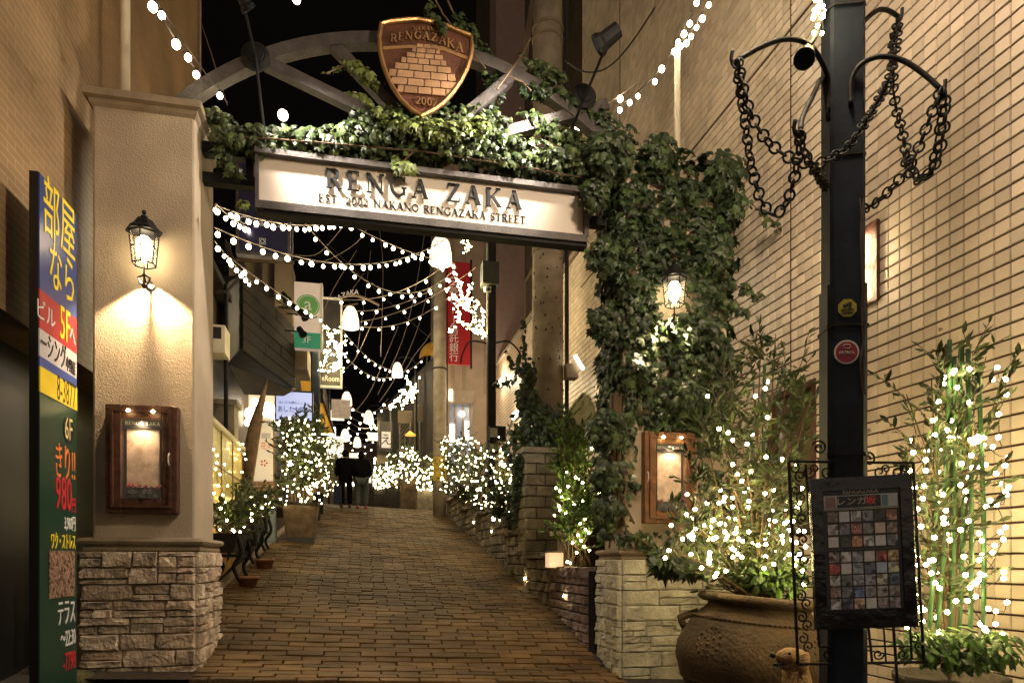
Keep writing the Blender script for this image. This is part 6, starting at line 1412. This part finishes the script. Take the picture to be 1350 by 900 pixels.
# big square pot with tall lit plant
q = P(397, 700, 13.4); Z = g(q.x, 13.4); bp0 = thing('square_pot', 'large square brown stone pot on a dark base, left of the paving', 'pot', (q.x, 13.4, Z))
def frust(c, w0, w1, z0, z1): return MB().add([(c.x + sx * w0, 13.4 + sy * w0, z0) for sx, sy in ((-1, -1), (1, -1), (1, 1), (-1, 1))] + [(c.x + sx * w1, 13.4 + sy * w1, z1) for sx, sy in ((-1, -1), (1, -1), (1, 1), (-1, 1))], [(3, 2, 1, 0), (4, 5, 6, 7), (0, 1, 5, 4), (1, 2, 6, 5), (2, 3, 7, 6), (3, 0, 4, 7)])
frust(q, .26, .24, Z - .05, Z + .05).build('base', M['black'], bp0); bevel(frust(q, .25, .315, Z + .05, Z + .66).build('pot', pm('brown_stone_pot', (.16, .11, .07), .85, var=.4, ns=7, bump=.8, bs=30), bp0), .02); frust(q, .335, .335, Z + .66, Z + .71).build('rim', M['wood_slat'], bp0)
lit_shrub(368, 424, 548, 668, 13.4, 'tall bushy plant full of fairy lights in the large square brown pot', 'dense fairy lights in the plant of the large square brown pot', 130, stems=18, leafn=104, ls=.11, dy=.35, br=.0135)
lit_shrub(408, 432, 565, 650, 15.0, 'second lit shrub right of the plant in the square brown pot', 'fairy lights in the shrub beside the couple, near row', 60, stems=8, leafn=64, ls=.10, dy=.3)
lit_shrub(424, 448, 572, 655, 21.5, 'lit shrub just left of the walking couple', 'fairy lights in the shrub just left of the walking couple', 70, stems=8, leafn=56, ls=.11, dy=.4)
# kerb on the left
t = thing('kerb', 'low dark stone kerb along the left edge of the brick paving', 'kerb', (-1.7, 10, .7)); k_ = 0; y = 7.9
while y < 19:
    x = -1.72 + (y - 8.5) * .035; z = g(x, y + .35); o = MB().hexa([(x - .10, y + .01, g(x, y) - .1), (x, y + .01, g(x, y) - .1), (x, y + .01, g(x, y) + .03), (x - .10, y + .01, g(x, y) + .03)], (.025, .68, .122)).build('kerb_stone', M['trim'], t); y += .7

# ================================================================ FAR END of the alley
fe = thing('end_building', 'dark building closing the far end of the alley behind the couple', 'building', (-1, 48, 2.5))
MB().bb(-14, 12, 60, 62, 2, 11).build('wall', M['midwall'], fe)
for (x, y, w_, h_) in ((462, 632, 10, 16),): q = P(x, y, 59.8); MB().bb(q.x - .4, q.x + .4, 59.85, 59.95, q.z - .5, q.z + .5).build('lit_window', M['lampglow'], fe)
rb2 = thing('old_house', 'dark old house with stair rails right of the couple, beyond the crest', 'house', (2.6, 30, 2.5))
A = P(497, 600, 30); B = P(571, 600, 23.5)
MB().hexa([(A.x, 30, 2.3), (B.x, 23.5, 2.3), (B.x, 23.5, P(560, 470, 23.5).z), (A.x, 30, P(497, 545, 30).z)], (3, 3, 0)).build('wall', M['darkwall'], rb2)
for k in range(5):
    MB().tube([P(527, 585 - k * 6, 25.5), P(541, 566 - k * 6, 24.5)], .025, 5).build('stair_rail', M['wire_l'], rb2)
for x, y0_, y1_ in ((527, 560, 620), (541, 545, 600), (515, 540, 600), (553, 500, 600), (563, 470, 600), (547, 520, 600)): MB().tube([P(x, y1_, 24.2), P(x, y0_, 24.2)], .035, 5).build('post', M['gunmetal'], rb2)
for x, y, w_, h_ in ((534, 550, .5, .45), (556, 545, .35, .6), (562, 590, .3, .5), (532, 598, .3, .4), (505, 605, .35, .3)): q = P(x, y, 24.6); MB().bb(q.x - w_ / 2, q.x + w_ / 2, 24.5, 24.7, q.z - h_ / 2, q.z + h_ / 2).build('shutter', M['sheet'], rb2)
vsn = thing('vertical_sign', 'small white vertical sign with a brushed character beyond the crest', 'sign', P(509, 580, 24)); a_, b_ = P(503, 590, 24), P(515, 569, 24)
MB().bb(a_.x - .06, b_.x + .06, 24, 24.15, a_.z - .1, b_.z + .35).build('board', M['black'], vsn); MB().bb(a_.x, b_.x, 23.98, 24, a_.z, b_.z).build('face', lit('sign_white', (.6, .55, .48), .55, bump=0), vsn); text('え', .42, M['black'], vsn, P(509, 580, 23.97))
q = P(541, 574, 23.9); t = MB().lathe((q.x, 23.9, q.z), [(.02, .16), (.20, .02), (.18, 0), (.05, .0)], 12).build('porch_lamp', lit('amber_shade', (.8, .45, .08), 1.0, bump=0), None); tag(t, 'amber porch lamp by the stair rails beyond the crest', 'lamp')
ya2 = thing('round_awning', 'round yellow awning left of the slim concrete pole', 'awning', P(563, 460, 22)); q = P(566, 470, 22); V = []; F = []
for i in range(9):
    for j in range(5): a = PI / 2 * i / 8 + PI / 2; b_ = PI / 2 * j / 4; V.append((q.x + .42 * math.cos(a) * math.cos(b_) + .1, 22 - .5 * math.sin(b_), q.z + .55 * math.sin(a) * math.cos(b_) - .1))
for i in range(8):
    for j in range(4): F.append((i * 5 + j, i * 5 + j + 1, i * 5 + j + 6, i * 5 + j + 5))
MB().add(V, F).build('canvas', lit('yellow_canvas2', (.50, .27, .03), .15, rough=.7, bump=.1), ya2)  # light on this awning is put into the canvas as glow
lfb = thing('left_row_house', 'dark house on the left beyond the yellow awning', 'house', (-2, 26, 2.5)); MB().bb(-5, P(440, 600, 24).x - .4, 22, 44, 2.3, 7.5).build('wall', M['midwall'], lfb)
q0, q1 = P(426, 571, 21.8), P(442, 562, 21.8); MB().bb(q0.x, q1.x, 21.9, 22.1, q0.z, q1.z).build('lit_fascia', M['lampglow'], lfb)

# ---------------------------------------------------------------- bell lamps on arches
def bell(x, y, D, wpx, lb_, post=True, side=-1, arm=None):
    q = PD(x, y, D); r = wpx * .88 / 2 / FPX * D; t = thing('bell_lamp', lb_, 'street lamp', q)
    MB().lathe(q, [(r * .95, -r * 1.25), (r, -r * 1.2), (r * .95, -r * .3), (r * .75, r * .6), (r * .42, r * 1.15), (r * .10, r * 1.3)], 20).build('shade', M['opal'], t, smooth=True)
    top = q + UP * r * 1.3
    MB().lathe(top, [(r * .28, -.02), (r * .20, r * .25), (.01, r * .32)], 12).build('cap', M['iron'], t)
    al = arm or r * 3.2; MB().tube(smooth_path([top + UP * r * .2, top + Vector((side * r * .5, 0, r * .9)), top + Vector((side * al * .7, 0, r * .9)), top + Vector((side * al, 0, 0))]), .02, 6).build('arm', M['iron'], t)
    e_ = top + Vector((side * al, 0, .05))
    if post: MB().tube([e_, (e_.x, e_.y, g(e_.x, e_.y))], .045, 8).build('post', M['iron'], t)
    light('bell_light', 'POINT', q - UP * r * 1.6, 150 * (r / .25) ** 2, (1, .82, .56), r * .6, parent=t); return t
bell(581, 329, 13.55, 34, 'largest glowing bell lamp, hanging before the red banner', post=False, side=1, arm=.98)
bell(462, 418, 17.5, 26, 'second glowing bell lamp, right of the tall framed sign')
bell(524, 487, 24, 17, 'third glowing bell lamp, over the middle of the alley', side=1)
bell(457, 525, 25, 16, 'glowing bell lamp above the small off-white box sign')
bell(486, 549, 32, 15, 'glowing bell lamp over the alley above the couple', side=1)
bell(455, 573, 33, 14, 'lowest glowing bell lamp on the left, above the man')
bell(471, 582, 40, 12, 'lowest small glowing bell lamp, between the couple')
ar = thing('street_arch', 'thin iron arch with pale RENGAZAKA lettering over the second bell lamp', 'arch', P(455, 400, 17.5))
MB().tube(smooth_path([P(x, y, 17.5) for x, y in ((425, 425), (435, 402), (450, 392), (472, 390), (500, 402))]), .03, 6).build('arch_rod', M['wire_l'], ar)
MB().tube(smooth_path([P(x, y, 17.5) for x, y in ((425, 428), (437, 412), (452, 404), (472, 400))]), .018, 6).build('arch_rod', M['stem'], ar)
for k, ch in enumerate('RENGAZAKA'):
    u = k / 8; text(ch, .17, Wht, ar, P(425 + 45 * u, 409 - 24 * math.sin(PI / 2 * u), 17.48), right=(1, 0, .6 * (1 - u)), up=(-.6 * (1 - u), 0, 1), name='letter')
o = MB().ball(P(373, 152, 9), .065, 12).build('globe_bulb', M['lampglow'], None, smooth=True); tag(o, 'single bright globe bulb in the dark under the left part of the arch', 'bulb')
o = MB().ball(P(391, 0, 9), .05, 12).build('globe_bulb', M['lampglow'], None, smooth=True); tag(o, 'single globe bulb at the very top, right of the left hub', 'bulb')

# ---------------------------------------------------------------- star-shaped light clusters
def star(cx, cy, Y, rpx, lb_, n_=150, br=.045, paths=None):
    t = thing('star_light', lb_, 'light decoration', P(cx, cy, Y)); pts = []; fr_ = MB()
    for pl in paths:
        pl = [(cx + a * rpx, cy + b * rpx) for a, b in pl]; fr_.tube([P(x, y, Y) for x, y in pl], .012, 4)
        L_ = sum(math.dist(pl[i], pl[i + 1]) for i in range(len(pl) - 1))
        for i in range(len(pl) - 1):
            d = math.dist(pl[i], pl[i + 1])
            for k in range(max(1, int(n_ * d / 60))):
                u = random.random(); pts.append(P(pl[i][0] + (pl[i + 1][0] - pl[i][0]) * u + random.gauss(0, 1.9), pl[i][1] + (pl[i + 1][1] - pl[i][1]) * u + random.gauss(0, 1.9), Y + rnd(-.25, .15)))
    fr_.build('frame', M['wire'], t); balls(pts, br, 'bulbs', M['bulb_s'], t)
star(612, 380, 13.6, 1, 'large sprawling star-shaped light cluster over the red banner', 44, .014, [[(-5, -65), (8, -55), (-2, -45)], [(-14, -18), (-4, -5), (-2, 25), (10, 30), (16, 55), (25, 60)], [(-22, 3), (-12, 10), (-8, 26), (-8, 44), (4, 50), (22, 58)], [(-10, 50), (-18, 56)], [(10, -8), (4, 12), (20, 20)], [(-6, 6), (8, 25), (22, 22)], [(24, 26), (24, 66)]])
star(440, 462, 16.5, 1, 'bright star-shaped light cluster on the dark blue post', 50, .016, [[(-12, -32), (-4, -20), (4, -8)], [(-4, -20), (-8, 0), (-14, 20)], [(4, -8), (8, 14), (-4, 22)], [(-22, -2), (-8, 2), (14, 6), (18, 4)], [(8, -4), (16, -14)], [(-18, 26), (12, 24)], [(2, -24), (10, -30)]])
star(535, 515, 22.5, 1, 'bright star-shaped light cluster above the lit planters beyond the crest', 50, .022, [[(2, -20), (6, -4), (14, 4)], [(-10, 0), (4, 2), (10, 14)], [(14, -6), (6, 8), (-6, 20)], [(-22, 22), (-8, 8)]])
star(490, 560, 30, 1, 'far glittering light cluster right of the bell lamps', 30, .028, [[(6, 10), (12, 30), (4, 50)], [(-6, -6), (8, 6)], [(4, 20), (14, 14)]])

# ---------------------------------------------------------------- strings of bulbs
S = string_lights
def strg(x0, y0, Y0_, x1, y1, Y1_, sagpx, stp, lb_, r=1.0, wm_='wire_l'):
    a_, b_ = P(x0, y0, Y0_), P(x1, y1, Y1_); return S(a_, b_, sagpx / FPX * (Y0_ + Y1_) / 2, stp * 1.3, lb_, r, wm_)
strg(283, 270, 7.6, 482, 280, 11.5, 20, .17, 'topmost string of bulbs, dipping across the navy sign')
strg(283, 300, 7.8, 598, 308, 12.5, 42, .19, 'long string of bulbs sagging from the left pillar to the largest bell lamp')
strg(440, 284, 10, 600, 348, 13, 8, .24, 'string of bulbs running down to the right below the name board')
strg(388, 276, 9.5, 602, 352, 13.5, 62, .26, 'string of bulbs slanting down from behind the left end of the name board')
strg(297, 335, 9.5, 424, 420, 14, 4, .36, 'string of bulbs running down along the timber overhang')
strg(283, 318, 9, 332, 372, 11.5, 2, .30, 'short string of bulbs beside the left pillar under the navy sign')
strg(440, 394, 13, 592, 345, 14.5, 18, .42, 'string of bulbs passing above the RENGAZAKA arch letters')
strg(470, 410, 16, 600, 362, 15, 12, .36, 'string of bulbs just right of the second bell lamp')
strg(475, 424, 16, 628, 352, 14.2, 12, .40, 'string of bulbs ending in the large star cluster')
strg(474, 430, 17, 600, 385, 16, 16, .32, 'slack string of bulbs below the second bell lamp')
strg(452, 436, 17.5, 526, 488, 23.5, 12, .45, 'string of bulbs from the second to the third bell lamp')
strg(456, 470, 18.5, 528, 490, 23.5, 16, .45, 'lower string of bulbs to the third bell lamp')
strg(284, 268, 7.4, 340, 300, 12, 8, .5, 'faint short string at the left edge of the navy sign')
strg(528, 490, 23.5, 558, 472, 22, 4, .4, 'short string of bulbs right of the third bell lamp')
for i, (x0, y0, x1, y1, Y, sg_, lb_) in enumerate(((460, 533, 512, 525, 27, 16, 'first row of distant bulbs'), (458, 545, 508, 540, 30, 14, 'second row of distant bulbs'), (458, 553, 505, 552, 33, 12, 'third row of distant bulbs'), (456, 560, 500, 560, 37, 11, 'fourth row of distant bulbs'), (458, 570, 497, 570, 41, 9, 'fifth row of distant bulbs'), (460, 580, 494, 580, 46, 8, 'sixth row of distant bulbs'), (462, 590, 492, 590, 50, 7, 'lowest row of distant bulbs'), (500, 540, 556, 492, 23.5, 10, 'row of bulbs climbing right to the cluster'))):
    strg(x0, y0, Y, x1, y1, Y, sg_, .34 if i < 7 else .3, lb_ + ' down the alley' , 1.4 if i < 7 else 1.1)
# foreground strings over the left wall and at the white post
strg(185, -22, 4.9, 262, 98, 6.0, 2, .30, 'string of bulbs at the upper left against the brown brick wall', 1.15, 'wire')
strg(200, -8, 6.0, 300, 136, 6.7, 3, .34, 'second string of bulbs at the upper left running down to the arch', 1.1, 'wire')
wp = P(893, 58, 7.0)
S(wp, P(942, -20, 6.8), .10, .10, 'dense string of bulbs rising right from the top of the cream post', 1.05)
S(wp + UP * .05, P(918, -6, 6.6), .05, .12, 'second dense string of bulbs above the cream post', 1.05)
S(wp, P(812, 140, 7.2), .10, .17, 'string of bulbs dropping left from the cream post to the arch', 1.1)
strg(842, 108, 7.4, 690, 200, 8.4, 6, .40, 'string of bulbs behind the ivy at the right of the arch', 1.2)
# bare cables in the dark sky
for pts, Y, r_ in ([[(500, 300), (505, 360), (502, 470)], 18, .014], [[(561, 300), (548, 380), (530, 450), (498, 520)], 20, .02], [[(575, 300), (560, 400), (540, 460), (520, 500), (500, 530)], 21, .022], [[(590, 300), (575, 420), (545, 470), (533, 490)], 21, .022], [[(489, 330), (480, 400), (470, 470)], 19, .010], [[(480, 360), (420, 440), (380, 470)], 18, .012], [[(265, 30), (285, 90), (300, 140)], 9, .006], [[(262, 20), (290, 110)], 9.5, .006], [[(470, 330), (440, 380), (428, 408)], 17, .014], [[(500, 402), (470, 470), (448, 490), (420, 500)], 18, .012], [[(388, 336), (420, 334), (455, 295)], 11, .014], [[(388, 342), (425, 345), (470, 320), (490, 290)], 11, .012], [[(525, 430), (490, 512), (470, 540)], 22, .02], [[(430, 320), (560, 440), (600, 460)], 20, .008]):
    tag(MB().tube(smooth_path([P(x, y, Y) for x, y in pts]), r_ * .38, 4).build('overhead_cable', M['wire_l'], None), 'loose pale overhead cable sagging in the dark above the alley', 'cable', 'loose overhead cables')
cb = MB(); cb.tube(smooth_path([P(x, y, 9.5) for x, y in ((745, 80), (770, 95), (800, 90), (830, 60), (870, 0))]), .012, 5)
tag(cb.build('overhead_cable', M['wire'], None), 'dark cable sagging from the thick concrete pole across the tiled wall', 'cable')
tp_ = MB().hexa([P(686, 75, 9.8), P(696, 75, 9.8), P(706, -5, 9.8), P(700, -5, 9.8)], (0, .08, 0)).build('timber_brace', M['midwall'], None); tag(tp_, 'slanting brown brace left of the thick concrete pole, above the arch', 'brace')

# ================================================================ PEOPLE: a couple seen from behind at the crest
SKN = pm('skin', (.42, .24, .16), .6, bump=0)
def person(px, Y, h, label, coat, trousers, hair, female, lean=0.0):
    q = P(px, 660, Y); z0 = g(q.x, Y) + .012; t = thing('person', label, 'person', (q.x, Y, z0)); s = h / 1.7
    def b(x, y, z): return Vector((q.x + x * s, Y + y * s, z0 + z * s))
    wd = .19 if not female else .165; st = .10
    V = [b(0, 0, .92), b(0, .0, 1.08), b(0, -.01, 1.28), b(0, 0, 1.42), b(0, .0, 1.50), b(0, .01, 1.56), b(0, .01, 1.64),
         b(-wd, 0, 1.38), b(-wd - .06, .02, 1.12), b(-wd - .05, .10, .90), b(wd, 0, 1.38), b(wd + .07, .02, 1.12), b(wd + .03, .12, .92),
         b(-.10, 0, .86), b(-.11, st * .4, .48), b(-.11, -.03, .07), b(-.11, .12, .03), b(.10, 0, .86), b(.11, st, .50), b(.12, st * 1.3, .08), b(.12, st * 1.3 + .14, .04)]
    E_ = [(0, 1), (1, 2), (2, 3), (3, 4), (4, 5), (5, 6), (3, 7), (7, 8), (8, 9), (3, 10), (10, 11), (11, 12), (0, 13), (13, 14), (14, 15), (15, 16), (0, 17), (17, 18), (18, 19), (19, 20)]
    rr = [(.15, .11), (.14, .10), (.165, .11), (.10, .08), .05, .075, .085, .075, .052, .04, .075, .052, .04, (.095, .1), .062, .042, .035, (.095, .1), .062, .042, .035]
    rr = [((r[0] * s, r[1] * s) if isinstance(r, tuple) else (r * s, r * s)) for r in rr]
    body = skinned(V, E_, rr, 'body', SKN, t, 2, 0)
    # coat: lathe-like shell around torso with sleeves
    cv = [b(0, 0, .80 if not female else .90), b(0, -.0, 1.0), b(0, -.01, 1.2), b(0, 0, 1.40), b(0, 0, 1.485), b(-wd, 0, 1.385), b(-wd - .07, .02, 1.12), b(-wd - .05, .09, .93), b(wd, 0, 1.385), b(wd + .08, .02, 1.12), b(wd + .04, .11, .94)]
    ce = [(0, 1), (1, 2), (2, 3), (3, 4), (3, 5), (5, 6), (6, 7), (3, 8), (8, 9), (9, 10)]
    k = 1.25 if female else 1.05
    cr = [(.21 * k, .15), (.20 * k, .14), (.205 * k, .14), (.14, .11), .075, .10 * k, .082 * k, .06, .10 * k, .082 * k, .06]
    cr = [((r[0] * s, r[1] * s) if isinstance(r, tuple) else (r * s, r * s)) for r in cr]
    skinned(cv, ce, cr, 'coat', coat, t, 2, 0)
    tv = [b(0, 0, .90), b(-.10, 0, .84), b(-.115, st * .4, .48), b(-.11, -.02, .07), b(.10, 0, .84), b(.12, st, .50), b(.12, st * 1.25, .09)]
    te = [(0, 1), (1, 2), (2, 3), (0, 4), (4, 5), (5, 6)]; k2 = 1.25 if female else 1.05
    skinned(tv, te, [r * s * k2 for r in (.13, .11, .082, .07, .11, .082, .07)], 'trousers', trousers, t, 2, 0)
    for (x, y) in ((-.11, 0), (.12, st * 1.3)): MB().lathe(b(x, y + .06, .045), [(.045 * s, -.045 * s), (.055 * s, -.02 * s), (.05 * s, .02 * s), (.03 * s, .045 * s)], 10, Matrix.Diagonal((1, 2.3, 1))).build('shoe', M['stk_r'] if female else M['black'], t, smooth=True)
    c = b(0, .01, 1.60); hm = MB().lathe(c, [(.001, -.13 * s if not female else -.20 * s), (.07 * s, -.11 * s if not female else -.18 * s), (.093 * s, -.03 * s), (.10 * s, .03 * s), (.088 * s, .08 * s), (.05 * s, .115 * s), (.001, .125 * s)], 14, Matrix.Diagonal((1, 1.08, 1)))
    hm.build('hair', hair, t, smooth=True)
    for sx in (-1, 1):
        MB().ball(b(sx * .098, .02, 1.585), .02 * s, 6).build('ear', SKN, t)
        hb = MB(); x0, yy, zz = (-wd - .05, .10, .87) if sx < 0 else (wd + .03, .12, .89)
        hb.ball(b(x0, yy, zz), .036 * s, 8, 1.3)
        for f_ in range(4): hb.tube([b(x0 + (f_ - 1.5) * .012, yy + .01, zz - .03), b(x0 + (f_ - 1.5) * .012, yy + .02, zz - .085 - (.01 if f_ in (1, 2) else 0)), b(x0 + (f_ - 1.5) * .011, yy + .035, zz - .105)], .008 * s, 5)
        hb.tube([b(x0 + sx * -.03, yy + .02, zz), b(x0 + sx * -.045, yy + .04, zz - .045)], .009 * s, 5); hb.build('hand', SKN, t, smooth=True)
    return t
person(455.5, 19.9, 1.62, 'person with short dark hair in a black coat and black trousers, walking left', pm('black_wool', (.005, .005, .006), .95, bump=.2, spec=.03), pm('black_trousers', (.005, .005, .007), .9, bump=.1, spec=.03), pm('dark_hair', (.006, .005, .004), .9, bump=.2, spec=.05), False)
person(476.5, 19.9, 1.60, 'person with dark hair in a puffy black jacket and loose light grey jeans, walking right', pm('black_padded', (.004, .004, .005), .8, bump=.3, spec=.05), pm('grey_denim', (.055, .068, .072), .85, var=.2, bump=.2), pm('dark_hair', (.006, .005, .004), .9, bump=.2, spec=.05), True)
q = P(444.5, 650, 19.8); t = thing('shopping_bag', 'dark navy shopping bag carried at the left of the couple', 'bag', (q.x, 19.8, 0)); z0, z1 = P(444, 664, 19.8).z, P(444, 640, 19.8).z
MB().bb(q.x - .10, q.x + .12, 19.72, 19.86, z0, z1).build('body', pm('navy_cloth', (.012, .016, .06), .8, bump=.2), t); MB().tube(smooth_path([(q.x - .06, 19.79, z1), (q.x - .03, 19.79, z1 + .16), (q.x + .05, 19.79, z1 + .16), (q.x + .08, 19.79, z1)]), .008, 5).build('handle', M['black'], t)
# small lights set in the walls and path
for i, (x, y, Y, lb_) in enumerate(((692, 762, 9.95, 'tiny path light at the foot of the low grey stone wall'), (744, 785, 8.05, 'tiny slot light in the purple-brown brick wall'), (648, 700, 12.6, 'tiny path light under the dark lamp post'), (624, 688, 14.5, 'tiny path light uphill of the dark lamp post'), (610, 672, 16.3, 'tiny path light nearest the slim concrete pole'))):
    q = PX(x, y, XR_ - .03); o = MB().ball(q, .018, 8).build('path_light', M['bulb_s'], None, smooth=True); tag(o, lb_, 'path light')

for x, y, w_, h_ in ((444, 600, .5, .7), (447, 560, .4, .3)): q = P(x, y, 23.5); MB().bb(q.x - w_ / 2, q.x + w_ / 2, 21.9, 21.97, q.z - h_ / 2, q.z + h_ / 2).build('lit_window', M['opal'], lfb)  # glowing windows added to the house for more light in the distance
for x, y, w_, h_ in ((500, 632, 1.1, 1.2), (484, 625, .7, 1.4), (470, 600, 1.2, .4), (492, 575, .9, .7)): q = P(x, y, 59.8); MB().bb(q.x - w_ / 2, q.x + w_ / 2, 59.9, 59.97, q.z - h_ / 2, q.z + h_ / 2).build('lit_window', M['opal'], fe)  # more glowing windows added to brighten the far end
